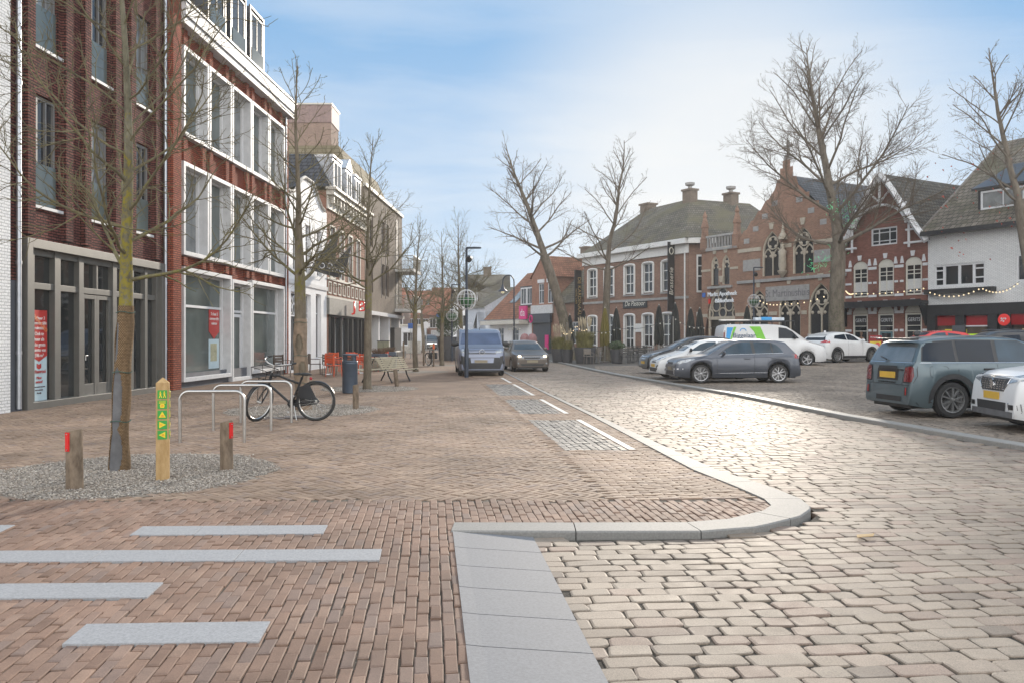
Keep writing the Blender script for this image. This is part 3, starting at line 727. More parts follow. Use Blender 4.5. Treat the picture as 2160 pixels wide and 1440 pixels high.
# F brick tower behind
e = empty('brick_tower', (-13.2, 60.5, 0), PI/2, 'tall windowless brown brick tower block rising behind the mansard house', 'building')
b = MB(); b.wall(rect(0, 2.6, 0, 17.9), [], 0, .1); shell(b, 0, 2.6, 16, 0, 17.9); b.build('wall', B_BROWN, e)
b = MB(); b.box(-.05, 2.65, -.05, 16, 17.2, 18.5); b.build('coping_band', M('brown coping', (.22,.15,.135), .7), e)
b = MB(); b.box(-.1, 2.7, -.1, 16.1, 18.503, 18.62); b.build('coping', CREAM, e)
# G grey brown apartment block with balconies
e, u, zz = left_bld('apartment_block', 769.5, 'grey brown brick apartment block with olive roof and two balconies at its far end')
W = u(848)
ws = [(x, x+1.1, z, z+2.2) for x in (1.5, 5.6, 7.2, 11.2) for z in (4.5, 7.5)]
b = MB(); b.wall(rect(0, W, 3.25, 11.1), [rect(*w) for w in ws], 0, .25); shell(b, 0, W, 10, 3.25, 11.1)
b.wall(rect(0, W, -.2, 3.249), [rect(.6, W-.8, -.1, 3.0)], .9, 1.0); b.add([(0,0,3.25),(W,0,3.25),(W,.9,3.25),(0,.9,3.25)], [(0,1,2,3)]); b.build('wall', B_GREY, e)
for w in ws: window(e, w[0], w[1], w[2], w[3], .1, .07, (.5,), (), M('brown window frame', (.1,.07,.055), .5))
b = MB()
for x in (5.4, 7.0, 12.4): b.box(x, x+.12, -.03, -.003, 4.3, 10.8)
b.build('facade_strip', M('dark facade strip', (.06,.05,.045), .6), e)
b = MB(); b.box(-.05, W+.05, -.12, .1, 11.103, 11.32); b.build('coping', CREAM, e)
b = MB(); b.add([(0,.6,11.11),(W,.6,11.11),(W-1.5,1.7,13.7),(0,1.7,13.7),(0,10,11.11),(W,10,11.11),(0,9,13.7),(W-1.5,9,13.7)], [(0,1,2,3),(3,2,7,6),(0,3,6,4),(1,5,7,2),(4,6,7,5)]); b.build('roof', brickmat('olive roof cladding', (.20,.17,.11), (.23,.195,.13), (.1,.085,.055), 3., .25, .015, stain=.1), e)
b = MB(); b.box(0, 6.0, -.35, .88, 3.0, 3.249); b.box(6.0, W, -.2, .88, 3.0, 3.249)
for x in (0, 4.4, 8.2, 12.6): b.box(x, x+.6, .0, .6, -.1, 3.0)
b.build('shop_canopy', WHITE, e)
b = MB(); b.box(.6, W-.8, 1.2, 1.22, -.1, 3.0); g = b.build('shop_glass', GLASS, e)
b = MB()
for x in (2.2, 3.6, 6.5, 10.0, 11.5): b.box(x, x+.09, 1.13, 1.197, -.1, 3.0)
b.box(.6, W-.8, 1.14, 1.198, 2.3, 2.4); b.build('shop_frame', BLACK, e)
b = MB(); b.box(10.4, 13.4, -.05, .85, 0, 2.3); b.box(9.6, 13.6, -.4, .2, 0, .5); b.build('entrance_box', BLACK, e)
for k, z in enumerate((3.5, 6.55)):
    b = MB(); b.box(W-3.4, W+.5, -1.45, -.01, z, z+.22); s = b.build('balcony', M('balcony slab', (.5,.49,.47), .7), e)
    b = MB()
    P = [(W-3.35,-.02),(W-3.35,-1.42),(W+.45,-1.42),(W+.45,-.02)]
    for i in range(3):
        a, c = Vector(P[i]), Vector(P[i+1]); n = int((c-a).length/.11)
        for j in range(n+1): p = a.lerp(c, j/n); b.box(p.x-.012, p.x+.012, p.y-.012, p.y+.012, z+.22, z+1.2)
        b.tube([(a.x,a.y,z+1.22),(c.x,c.y,z+1.22)], .03, 6)
    b.build('railing', M('railing metal', (.3,.3,.29), .5, .5), s)
    if k == 0:
        b = MB(); b.box(W-3.3, W+.4, -1.38, -1.34, z+.24, z+1.15); b.build('reed_screen', M('reed screen', (.23,.20,.10), .9, 0, .5, 14), s)
b = MB(); b.box(W-3.0, W-2.0, -.03, -.002, 3.73, 10.6); b.build('recess_panel', M('dark facade strip', 1), e)
# ------------------------------------------------------------------ right row across the square
B_PUB = brickmat('pub brick', (.225,.13,.095), (.30,.175,.13), (.2,.15,.12), .21, .066, .011, stain=.18)
B_CH = brickmat('church house brick', (.225,.118,.08), (.32,.17,.115), (.27,.2,.155), .21, .068, .013, stain=.2)
B_GER = brickmat('shop house brick', (.19,.078,.06), (.26,.115,.09), (.16,.10,.08), .21, .063, .009, stain=.15)
STONE = M('sandstone', (.42,.365,.29), .8, 0, .12, 5, .15, 40)
STONEG = M('grey stone', (.30,.29,.28), .8, 0, .15, 4, .2, 40)
T_GREY = tilemat('grey brown tiles', (.105,.095,.078), (.15,.135,.11), 'xz', .26, .22, moss=(.125,.112,.07))
T_DARK = tilemat('dark gable tiles', (.075,.07,.062), (.12,.112,.1), 'yz', .27, .22)
T_WH = tilemat('brown weathered tiles', (.12,.105,.085), (.19,.165,.135), 'x_z', .3, .24, moss=(.09,.085,.05))
T_RED = tilemat('red clay tiles', (.26,.10,.06), (.33,.14,.085), 'xz', .26, .22)
T_RUST = tilemat('rust brown tiles', (.20,.095,.06), (.26,.125,.08), 'xz', .26, .22)
T_SLATEG = tilemat('slate gable tiles', (.075,.08,.088), (.11,.115,.125), 'yz', .3, .2)
def loc(e):
    Mi = (Matrix.Translation(e.location) @ Matrix.Rotation(e.rotation_euler.z, 4, 'Z')).inverted()
    return lambda x, y, z: tuple(Mi @ Vector((x, y, z)))
ZB = -.1
# pub
e, u, zz = right_bld('pub', 1232, 'long two storey brick pub with white windows, big grey hipped roof and black signs')
W = u(1451)
xs = [1.4, 5.0, 7.7, 10.2, 12.5]
xs = [u(p)-.0 for p in (1250, 1285, 1328, 1367, 1408)]
up = [(x-.75, x+.75, 5.15, 7.75) for x in xs]; lo = [(x-.75, x+.75, .75, 3.55) for x in xs]; lo[2] = (lo[2][0], lo[2][1], .3, 3.55)
b = MB(); b.wall(rect(0, W, ZB, 8.6), [arch(a, c, z0, z1-.15, rise=.15) for (a,c,z0,z1) in up+lo], 0, .22)
b.add([(W,0,ZB),(W,0,8.6),(W,10,8.6),(W,10,ZB)], [(0,1,2,3)]); b.add([(0,0,ZB),(0,0,8.6),(0,12,8.6),(0,12,ZB)], [(3,2,1,0)]); b.build('wall', B_PUB, e)
TRIM = M('pub white trim', (.66,.65,.63), .5, 0, .06)
for k, (a,c,z0,z1) in enumerate(up+lo):
    w = window(e, a+.1, c-.1, z0+.08, z1-.1, .08, .11, (.5,), (.36,.68) if k < 5 else (.36,.68), TRIM, GLASS, .09, .07, name='door' if k == 7 else 'window')
    b = MB(); pts = arch(a+.05, c-.05, z0, z1-.2, rise=.15); b.tube([(p[0], -.02, p[1]) for p in pts[1:]+pts[:1]], .10, 6); b.build('surround', TRIM, w)
    b = MB(); b.box(a-.05, c+.05, -.1, .07, z0-.12, z0-.004); b.build('sill', STONEG, w)
b = MB(); b.box(-.1, W+.1, -.09, -.002, 4.55, 4.75); b.box(-.05, W+.05, -.06, -.003, ZB, .55); b.build('string_course', STONEG, e)
b = MB(); b.box(-.15, W+.15, -.12, -.003, 8.05, 8.75); b.box(-.4, W+.3, -.55, .1, 8.752, 9.15); b.build('cornice', TRIM, e, bevel=.02)
L = loc(e); corner = (RA+RB*RY(1451), RY(1451))
b = MB()   # frontal return towards the church house
for p in ((0,0),): 
    c0 = L(corner[0]+.05, corner[1]-.05, 0); c1 = L(corner[0]+1.9, corner[1]-.2, 0)
Lr = empty('tmp', (0,0,0)); bpy.data.objects.remove(Lr)
def wallseg(b, p, q, z0, z1, t=.3):
    p = Vector((p[0],p[1],0)); q = Vector((q[0],q[1],0)); n = Vector((-(q-p).y, (q-p).x, 0)).normalized()*t
    P = [p, q, q+n, p+n]; b.add([(v.x,v.y,z0) for v in P]+[(v.x,v.y,z1) for v in P], [(0,3,2,1),(4,5,6,7),(0,1,5,4),(1,2,6,5),(2,3,7,6),(3,0,4,7)])
wallseg(b, c0, c1, ZB, 8.7); b.build('wall', B_PUB, e)
b = MB(); d = (Vector(c1)-Vector(c0)); q0 = Vector(c0); n = Vector((d.y, -d.x, 0)).normalized()
wallseg(b, q0+d*.32+n*.06, q0+d*.72+n*.06, 5.0, 7.9, .1); w = b.build('window', TRIM, e)
b = MB()
for (za, zb) in ((5.15,6.2),(6.3,7.0),(7.08,7.75)): wallseg(b, q0+d*.38+n*.07, q0+d*.66+n*.07, za, zb, .1)
b.build('pane', GLASS, w)
b = MB(); wallseg(b, q0+d*.32+n*.06, q0+d*.72+n*.06, 1.0, 3.5, .1); w = b.build('window', TRIM, e)
b = MB(); wallseg(b, q0+d*.38+n*.07, q0+d*.66+n*.07, 1.1, 3.4, .1); b.build('pane', GLASS, w)
b = MB(); wallseg(b, q0+n*.5-d*.05, q0+d*1.05+n*.5, 8.753, 9.15, .5); b.build('cornice', TRIM, e)
A = L(6.2, 77.2, 9.16); Cn = L(corner[0]-.3, corner[1]-.6, 9.16); E2 = L(corner[0]+8.5, corner[1]-.2, 9.16)
R1 = L(12.7, 78, 13.6); R2 = L(15.1, 70.5, 13.3); R3 = L(20.2, 70.5, 12.9); BA = L(17, 88, 9.16); E3 = L(corner[0]+9, corner[1]+12, 9.16)
b = MB(); b.add([A,Cn,E2,R1,R2,R3,BA,E3], [(0,1,4,3),(1,2,5,4),(2,7,5),(0,3,6),(3,4,5,7,6)]); b.build('roof', T_GREY, e)
def chimney(par, x, y, z, h, w=.55, urn=True):
    b = MB(); b.box(x-w, x+w, y-w*.8, y+w*.8, z-1.2, z+h); b.box(x-w*1.15, x+w*1.15, y-w, y+w, z+h+.002, z+h+.16); o = b.build('chimney', B_GREY, par)
    if urn: b = MB(); b.lathe([(.2,z+h+.16),(.16,z+h+.4),(.4,z+h+.5),(.42,z+h+.7),(.15,z+h+.74)], 10, Matrix.Translation((x,y,0))); b.build('chimney_pot', STONEG, o)
p = L(12.8, 78, 13.4); chimney(e, p[0], p[1], p[2], .55, .6, False)
p = L(15.1, 70.4, 13.4); chimney(e, p[0], p[1], p[2], .55, .5)
p = L(18.6, 70.5, 13.1); chimney(e, p[0], p[1], p[2], .55, .5)
b = MB(); b.tube([(W-.25,-.1,0),(W-.25,-.1,8.6)], .06, 8); b.build('downpipe', TRIM, e)
GOLD = M('gold lettering', (.45,.33,.13), .4, .3, .05); LGT = M('pale lettering', (.62,.60,.52), .5)
b = MB(); x = u(1340); b.box(x-1.6, x+1.6, -.08, -.004, 4.0, 4.72); s = b.build('sign_board', BLACK, e); text('De Pastoor', .58, LGT, s, (x, -.09, 4.36), shear=.25)
b = MB(); x = u(1425); b.box(x-.03, x+.05, -.80, -.15, 3.6, 9.0); s = b.build('banner', BLACK, e)
text('Brasserie', .58, LGT, s, (x+.062, -.475, 5.9), rz=PI/2, roll=PI/2, shear=.2)
b = MB(); b.tube([(x+.06, -.475+.2*math.cos(t), 8.3+.26*math.sin(t)) for t in np.linspace(0, 2*PI, 13)[:-1]], .04, 5, closed=True); b.build('ring_emblem', LGT, s)
b = MB(); x = u(1228); b.box(x-.03, x+.05, -.85, -.1, 3.0, 7.7); s = b.build('banner', BLACK, e)
text('DE KARDINAAL', .50, GOLD, s, (x+.062, -.36, 5.3), rz=PI/2, roll=-PI/2); text('HOTEL CAFÉ', .24, GOLD, s, (x+.062, -.70, 5.3), rz=PI/2, roll=-PI/2)
b = MB(); x = u(1348); b.box(x-.4, x+.4, -.07, -.004, 2.0, 2.7); b.build('menu_case', TRIM, e)
# church house -------------------------------------------------------
e, u, zz = right_bld('church_house', 1480, 'gothic brick church house with pointed tracery windows, stepped gable, cross and carved name stone')
W0 = u(1557); W = u(1786)
def tracery(par, x0, x1, z0, z1, y=.12, light=2, door=False):
    """pointed window: outer stone moulding, mullion, two arched lights and a foiled circle"""
    w = x1-x0; c = (x0+x1)/2; t = .10; b = MB()
    P = arch(x0, x1, z0, z1, 'point', 8)
    top = [p for p in P if p[1] >= z1-.001 or p[0] in (x0, x1)]
    seq = P[1:] + P[:1]; b.tube([(p[0], y, p[1]) for p in seq], t, 6)
    R = w
    if not door:
        for k in range(1, light): xm = x0 + w*k/light; b.tube([(xm,y,z0),(xm,y,z1+.1)], t*.6, 6)
        for k in range(light):
            a, d = x0+w*k/light, x0+w*(k+1)/light
            q = arch(a+.05, d-.05, z0, z1-.35, 'point', 5); b.tube([(p[0], y, p[1]) for p in q[2:]], t*.55, 5)
            for s in (-1, 1): b.ball(((a+d)/2+s*(d-a)*.25, y, z1-.2), (d-a)*.12, 8, 5, (1,.5,1))
        cz = z1 + w*.40; r = w*.20
        b.tube([(c+r*1.25*math.cos(v), y, cz+r*1.25*math.sin(v)) for v in np.linspace(0, 2*PI, 17)[:-1]], t*.5, 5, closed=True)
        for v in range(4): b.ball((c+r*1.05*math.cos(PI/4+v*PI/2), y, cz+r*1.05*math.sin(PI/4+v*PI/2)), r*.38, 7, 5, (1,.5,1))
    else:
        b.box(x0, x1, y-.1, y+.1, z1-.25, z1-.02)
        for (dx, dz, r) in ((0,.62,.2),(-.24,.3,.17),(.24,.3,.17),(-.5,.08,.15),(0,.1,.15),(.5,.08,.15)):
            b.tube([(c+dx*w+r*w*.9*math.cos(v), y, z1+dz*w*.95+r*w*.9*math.sin(v)) for v in np.linspace(0, 2*PI, 11)[:-1]], t*.55, 5, closed=True)
    o = b.build('window' if not door else 'portal_tracery', STONE, par, smooth=50)
    b = MB(); q = arch(x0, x1, z0 if not door else z1, z1, 'point', 8); b.prism(q, y+.06, y+.075); b.build('pane', M('leaded glass', (.03,.03,.032), .15, 0, .4, 14), o)
    return o
gw = [(u(p)-w/2, u(p)+w/2, .45, 3.35) for p, w in ((1600,1.75),(1665,1.85),(1731,1.95))]
hw = [(u(1628)-.85, u(1628)+.85, 5.75, 7.3), (u(1694)-.85, u(1694)+.85, 5.75, 7.3)]
sw = [(u(1508)-.38, u(1508)+.38, 5.4, 6.9), (u(1531)-.38, u(1531)+.38, 5.4, 6.9)]
dw = (u(1522)-1.35, u(1522)+1.35, 0, 3.1)
gz = 8.5; pk = (u(1659), 13.4)
gab = [(0,ZB),(W,ZB),(W,gz-.3)]
xr, zr = W, gz-.3; n = 5
for k in range(n):
    f = (k+1)/n; x = xr + (pk[0]+.9-xr)*f; z = zr + (11.6-zr)*f; gab += [(x+ .22, z-.35), (x+.22, z+.1), (x-.05, z+.1)] if k < n-1 else [(x+.1, z)]
gab += [(pk[0]+.8,12.2),(pk[0]+.55,12.2),(pk[0]+.55,12.9),(pk[0]+.32,12.9),(pk[0]+.32,13.4),(pk[0]-.32,13.4),(pk[0]-.32,12.9),(pk[0]-.55,12.9),(pk[0]-.55,12.2),(pk[0]-.8,12.2)]
for k in range(n):
    f = k/n; x = pk[0]-.9 + (W0+.1-(pk[0]-.9))*f; z = 11.6 + (gz-11.6)*f; gab += [(x, z), (x-.25, z-.05)] if k else [(x-.1, z)]
gab += [(W0+.1, gz), (W0+.1, 8.1), (0, 8.1)]
holes = [arch(*g, 'point') for g in gw+hw+sw] + [arch(*dw, 'point')]
b = MB(); b.wall(gab, holes, 0, .3); shell(b, 0, W, 9, ZB, 7.9, top=False); b.build('wall', B_CH, e)
for g in gw+hw: tracery(e, *g)
for g in sw: tracery(e, *g, light=1)
tracery(e, *dw, door=True)
b = MB(); b.box(dw[0], dw[1], .28, .3, ZB, 3.1); b.build('door', M('dark porch', (.035,.028,.022), .6), e)
def band(x0, x1, z0, z1, skip):
    cuts = sorted(skip); x = x0
    for (a, c) in cuts:
        if a > x: q_ = MB(); q_.box(x, a, -.05, -.002, z0, z1); q_.build('stone_band', STONE, e)
        x = max(x, c)
    if x < x1: q_ = MB(); q_.box(x, x1, -.05, -.002, z0, z1); q_.build('stone_band', STONE, e)
band(0, W, 3.05, 3.3, [(g[0]-.1, g[1]+.1) for g in gw+[dw]])
band(W0, W, 7.55, 7.8, [(g[0]-.1, g[1]+.1) for g in hw]); band(0, W0, 6.45, 6.62, [(g[0]-.08, g[1]+.08) for g in sw])
for g in gw+hw+sw+[dw]:
    zt = g[3] + (g[1]-g[0])*.866 + .1; c = (g[0]+g[1])/2; q_ = MB(); q_.prism([(c-.13,zt+.05),(c+.13,zt+.05),(c+.22,zt+.5),(c-.22,zt+.5)], -.06, -.002); q_.build('keystone', STONE, e)
for k in range(4):
    f = (k+.45)/4
    for (xa, za, xb, zb) in ((W, gz-.3, pk[0]+.9, 11.6), (W0+.1, gz, pk[0]-.9, 11.6)):
        x = xa+(xb-xa)*f; z = za+(zb-za)*f-.35; s_ = -1 if xa == W else 1; x += s_*.35; q_ = MB(); q_.box(x-.25, x+.25, -.03, -.002, z-.35, z); q_.build('gable_stone', STONEG, e)
for q in ((W0, W, -.14, 5.35, 5.55), (sw[0][0]-.3, sw[1][1]+.3, -.14, 5.15, 5.32), (0, W0, -.12, 7.95, 8.1), (0, dw[0]-.2, -.08, ZB, .4), (dw[1]+.2, W, -.08, ZB, .4)):
    b = MB(); b.box(q[0], q[1], q[2], -.003, q[3], q[4]); b.build('ledge', STONEG, e)
x0, x1 = u(1616), u(1708); b = MB(); b.box(x0, x1, -.05, -.004, 4.0, 5.0); s = b.build('name_stone', STONEG, e)
text('St Martinushuis', .72, M('carved lettering', (.16,.15,.16), .8), s, ((x0+x1)/2, -.055, 4.5), font_scale_x=.85)
for (pa, pb, za, zb) in ((1568,1604,6.2,7.0),(1718,1752,6.35,7.15)):
    b = MB(); b.box(u(pa), u(pb), -.04, -.004, za, zb); b.build('stone_plaque', STONEG, e)
b = MB()   # statue on a corbel
c = u(1656); b.lathe([(.05,5.55),(.3,5.9),(.34,6.0),(.2,6.05),(.27,6.3),(.24,7.0),(.28,7.3),(.12,7.45),(.15,7.6),(.13,7.8),(.03,7.88)], 10, Matrix.Translation((c,-.25,0)))
b.lathe([(.32,8.1),(.3,8.3),(.12,8.6),(.03,9.3)], 6, Matrix.Translation((c,-.2,0))); b.build('statue', STONE, e, smooth=60)
b = MB()
for x in (.25, W0-.2): b.box(x-.28, x+.28, -.12, .4, 7.9, 8.9); b.lathe([(.34,8.9),(.26,9.1),(.24,9.7),(.3,9.8),(.12,10.5),(.18,10.6),(.03,11.0)], 4, Matrix.Translation((x,.1,0)) @ Matrix.Rotation(PI/4, 4, 'Z'))
b.build('pinnacle', B_CH, e)
b = MB()
b.box(.5, W0-.45, -.05, .15, 8.95, 9.1); b.box(.5, W0-.45, -.05, .15, 8.11, 8.2)
for x in np.arange(.6, W0-.5, .3): b.box(x, x+.08, -.02, .12, 8.2, 8.95)
b.build('balustrade', STONEG, e)
b = MB(); cz = 13.4; b.box(pk[0]-.25, pk[0]+.25, -.0, .3, cz+.002, cz+.35); b.box(pk[0]-.07, pk[0]+.07, .08, .22, cz+.35, cz+1.35); b.box(pk[0]-.36, pk[0]+.36, .085, .215, cz+.85, cz+1.0); b.build('cross', STONEG, e)
b = MB(); b.add([(W0-.1,.25,8.0),(W+.1,.25,8.0),(pk[0],.25,12.4),(W0-.1,13,8.0),(W+.1,13,8.0),(pk[0],13,12.4)], [(0,2,5,3),(1,4,5,2),(3,5,4)]); b.build('roof', T_SLATEG, e)
SB = M('sign blue white', (.7,.72,.75), .5, emit=.15)
c = u(1522); text('Markt Apotheek', .45, SB, e, (c+.1, -.06, 4.72), 'sign_lettering', .03); text('Bibliotheek', .42, SB, e, (c+.35, -.06, 4.22), 'sign_lettering', .03)
b = MB(); b.box(c-1.95, c-1.65, -.09, -.03, 4.55, 4.88); b.build('blue_emblem', M('blue sign', (.03,.12,.42), .5), e)
b = MB(); b.box(c-1.3, c-1.1, -.09, -.03, 4.05, 4.4); b.build('red_emblem', RED, e)
# gable shop house --------------------------------------------------
e, u, zz = right_bld('gable_shop_house', 1784, 'narrow red brick shop house with white curved bargeboards and three arched dark sign panels')
W = u(1957); c = u(1862)
hz = 7.35
def curve(xe, sgn):
    P = []
    for t in np.linspace(0, 1, 9):
        x = xe + (c-xe)*(t**.85 if True else t); z = 6.9 + (11.1-6.9)*(1-(1-t)**1.25)
        P.append((x, z))
    return P
Lc = curve(-.15, 1); Rc = curve(W+.15, -1)
gab = [(0,ZB),(W,ZB)] + [(min(p[0], W), p[1]-.1) for p in Rc] + [(max(p[0], 0), p[1]-.1) for p in reversed(Lc[:-1])]
wx = [u(p) for p in (1814, 1868, 1926)]
up = [(x-.55, x+.55, 3.95, 5.75) for x in wx]; lo = [(x-.55, x+.55, .2, 3.0) for x in wx]; at = (c-.8, c+.95, 7.0, 8.05)
b = MB(); b.wall(gab, [arch(g[0],g[1],g[2],g[3],rise=.42) for g in up+lo] + [rect(*at)], 0, .22); shell(b, 0, W, 9, ZB, 6.8, top=False); b.build('wall', B_GER, e)
GCR = M('cream shop paint', (.60,.57,.50), .5, 0, .05)
for k, g in enumerate(up):
    w = window(e, g[0]+.04, g[1]-.04, g[2]+.03, g[3]+.02, .08, .09, (.5,), (.12,.68,.80), GCR, GLASS, .08)
    b = MB(); b.prism([p for p in arch(g[0]+.02, g[1]-.02, g[3]+.02, g[3]+.03, rise=.38)], .07, .15); b.build('arch_panel', GCR, w)
    b = MB(); b.box(g[0]+.12, g[1]-.12, .115, .12, g[2]+.35, g[2]+.95); b.build('blind', M('net curtain', 1), w)
for k, g in enumerate(lo):
    b = MB(); b.prism([p for p in arch(g[0]+.02, g[1]-.02, g[3]-.02, g[3], rise=.42)], .05, .15); b.build('arch_panel', GCR, e)
    w = window(e, g[0]+.02, g[1]-.02, g[2], 2.95, .06, .10, (), (.63,.74), GCR if k != 1 else GCR, GLASS, .1, name='shop_window' if k != 1 else 'door')
    b = MB(); b.box(g[0]+.13, g[1]-.13, .085, .10, 2.3, 2.84); s = b.build('sign_panel', BLACK, w); text('GERITS', .30, WHITE, s, (wx[k], .08, 2.57), font_scale_x=.82)
    if k == 1:
        b = MB(); surround(b, g[0]+.14, g[1]-.14, .22, 1.9, .1, .05, .11); b.build('door_leaf', M('teal door', (.09,.17,.19), .5), w)
    else:
        b = MB(); x = wx[k]; b.lathe([(.17,.85),(.2,1.0),(.16,1.25),(.24,1.48),(.2,1.56),(.06,1.6),(.06,1.66),(.1,1.72),(.11,1.84),(.03,1.93)], 12, Matrix.Translation((x,.13,0)) @ Matrix.Diagonal((1,.35,1,1)))
        b.build('mannequin', M('mannequin shirt', (.42,.38,.32) if k else (.2,.12,.08), .8, 0, .3, 9), w, smooth=60)
text('SALE', .32, M('sale lettering', (.5,.42,.12), .5), e, (wx[0], .075, .5))
b = MB()
for (z, h) in ((3.95,.14),(4.75,.12),(5.6,.16),(.9,.14),(1.9,.14),(2.95,.16)):
    for (a, d) in ((0, wx[0]-.6),(wx[0]+.6, wx[1]-.6),(wx[1]+.6, wx[2]-.6),(wx[2]+.6, W)):
        if z in (4.75,.9,1.9):
            for (p_, q_) in ((a, a+.22), (d-.22, d)): w1 = MB(); w1.box(p_, q_, -.03, -.002, z, z+h); w1.build('white_band', WHITE, e)
        else: w1 = MB(); w1.box(a, d, -.03, -.002, z, z+h); w1.build('white_band', WHITE, e)
for g in up+lo:
    x = (g[0]+g[1])/2; z = g[3]+.46; w1 = MB(); w1.prism([(x-.09,z),(x+.09,z),(x+.14,z+.3),(x-.14,z+.3)], -.06, -.002); w1.build('keystone', WHITE, e)
    for s in (-1, 1): w1 = MB(); w1.prism([(x+s*.68-.12,g[3]+.1),(x+s*.68+.12,g[3]+.1),(x+s*.68+.04,g[3]+.5),(x+s*.68-.04,g[3]+.5)], -.05, -.002); w1.build('arch_block', WHITE, e)
w = window(e, at[0], at[1], at[2], at[3], .05, .09, (.3,.7), (.25,.72), WHITE, GLASS, .1)
b = MB()
for Cv in (Lc, Rc): b.tube([(p[0], -.35, p[1]+.05) for p in Cv], .2, 4); 
b.tube([(c,-.35,10.9),(c,-.35,11.9)], .05, 5); b.build('bargeboard', WHITE, e)
b = MB(); r = 1.75
arcp = [(c + r*math.cos(t), -.3, 7.9+1.45*math.sin(t)) for t in np.linspace(.15, PI-.15, 13)]
b.tube(arcp, .08, 5); b.tube([(c,-.3,9.3),(c,-.3,10.9)], .08, 5)
for s in (-1, 1):
    b.tube([(c,-.3,9.5),(c+s*.75,-.3,10.2)], .06, 5); b.tube([(c+s*1.9,-.3,6.7),(c+s*1.9,-.3,8.9)], .07, 5); b.tube([(c+s*2.75,-.3,6.95),(c+s*1.6,-.3,6.95)], .07, 5)
    b.tube([(c+s*2.6,-.3,7.7),(c+s*1.7,-.3,7.7)], .06, 5); b.tube([(c+s*1.3,-.3,8.9),(c+s*1.75,-.3,9.3)], .06, 5)
b.build('gable_truss', WHITE, e)
b = MB(); vs = []; n = len(Lc)
for yy in (-.3, 9.0): vs += [(p[0], yy, p[1]+.12) for p in Lc] + [(p[0], yy, p[1]+.12) for p in reversed(Rc[:-1])]
k = len(vs)//2; b.add(vs, [(i, i+1, i+1+k, i+k) for i in range(k-1)]); b.build('roof', T_DARK, e)
b = MB(); b.box(-.1, W+.05, -.75, -.01, 3.42, 3.62); b.box(-.1, W+.05, -.78, -.7, 3.3, 3.7)
for x in (0.02, W-.1): b.prism([(-.04,2.2),(-.1,2.2),(-.7,3.4),(-.04,3.4)], x, x+.1, 'x')
b.build('awning_beam', BLACK, e)
# white brick house -------------------------------------------------
e, u, zz = right_bld('white_brick_house', 1957.5, 'white painted brick house with brown tiled roof above a black and red drugstore front')
W = 11.5; win = (u(1970), u(2078), 4.35, 5.55); win2 = (u(2143), u(2143)+2.2, 4.4, 5.8)
b = MB(); b.wall(rect(0, W, 3.3, 7.6), [rect(*win), rect(*win2)], 0, .2); shell(b, 0, W, 9, ZB, 7.6); b.build('wall', B_WHITE, e)
window(e, *win, .05, .1, (.2,.5,.78), (), WHITE, GLASS, .12, .14); window(e, *win2, .05, .1, (.3,.6), (), WHITE, GLASS, .12, .1)
b = MB()
for (a, d) in ((win[0]+.1, win[0]+.62), (win[1]-.66, win[1]-.1)):
    for z in (4.72, 5.2): b.box(a, d, .03, .049, z, z+.07)
b.build('glazing_bar', WHITE, e)
b = MB(); b.add([(-.1,-.45,7.45),(W,-.45,7.45),(W,7.4,13.4),(-.1,7.4,13.4),(-.1,12,9.5),(W,12,9.5),(-.1,-.45,7.25),(W,-.45,7.25)], [(0,1,2,3),(3,2,5,4),(6,7,1,0)]); b.build('roof', T_WH, e)
b = MB(); b.prism([(-.45,7.28),(-.3,7.28),(7.5,13.25),(7.4,13.45),(-.45,7.5)], -.25, -.105, 'x'); b.build('verge', M('tile verge', (.16,.14,.12), .8, 0, .3, 6), e)
b = MB(); b.box(-.1, W, -.6, -.3, 7.2, 7.42); b.build('gutter', BLACK, e)
dx0, dx1 = u(2042), u(2042)+2.7; b = MB(); b.box(dx0, dx1, .9, 3.5, 8.35, 9.5); b.prism([(.7,9.5),(.7,9.62),(5.2,11.6),(5.2,11.4)], dx0-.25, dx1+.25, 'x'); d = b.build('dormer', BLACK, e)
window(d, dx0+.2, dx1-.2, 8.42, 9.42, .82, .1, (.52,), (), WHITE, GLASSC, .07)
b = MB(); b.box(win[0]-.3, win[1]+.6, -.5, -.005, 3.95, 4.2); b.build('canopy_box', BLACK, e)
b = MB(); b.box(0, W, -.12, .02, 2.75, 3.35)
for x in (0, 1.65, u(2093)-.2, u(2112)): b.box(x, x+.5, -.1, .1, ZB, 2.75)
b.box(0, W, .6, .62, ZB, 2.75); b.build('shopfront', BLACK, e)
REDP = M('red shop panel', (.28,.01,.014), .4, 0, .1, 3)
b = MB(); b.box(.5, 1.65, .1, .12, 2.2, 2.75); b.box(2.15, u(2093)-.2, .1, .12, 2.15, 2.72); b.box(u(2112)+.5, W, .0, .05, 2.2, 2.75); b.build('red_panel', REDP, e)
WARM = M('lit shop interior', (.55,.42,.25), .5, 0, .6, 2.2, emit=.25)
b = MB(); b.box(.5, 1.65, .12, .135, .1, 2.2); b.box(2.15, u(2093)-.2, .12, .135, .1, 2.12); b.box(u(2112)+.5, W, .3, .315, ZB, 2.2); b.build('shop_glass', M('shop glass lit', (.09,.07,.055), .06, 0, .6, 1.5, spec=.7), e)
b = MB(); b.box(.5, 1.65, .095, .11, .4, 1.3); b.build('red_panel', REDP, e)
b = MB(); b.box(2.0, u(2093)-.15, .05, .10, 2.13, 2.2); b.box(2.0, 2.12, .05, .10, .1, 2.75); b.box(u(2093)-.2, u(2093)-.1, .04, .10, .1, 2.75); b.build('shop_frame', WHITE, e)
YEL = M('yellow poster', (.62,.50,.05), .5, 0, .3, 6); LIME = M('lime poster', (.5,.75,.04), .5, 0, .05, emit=.2)
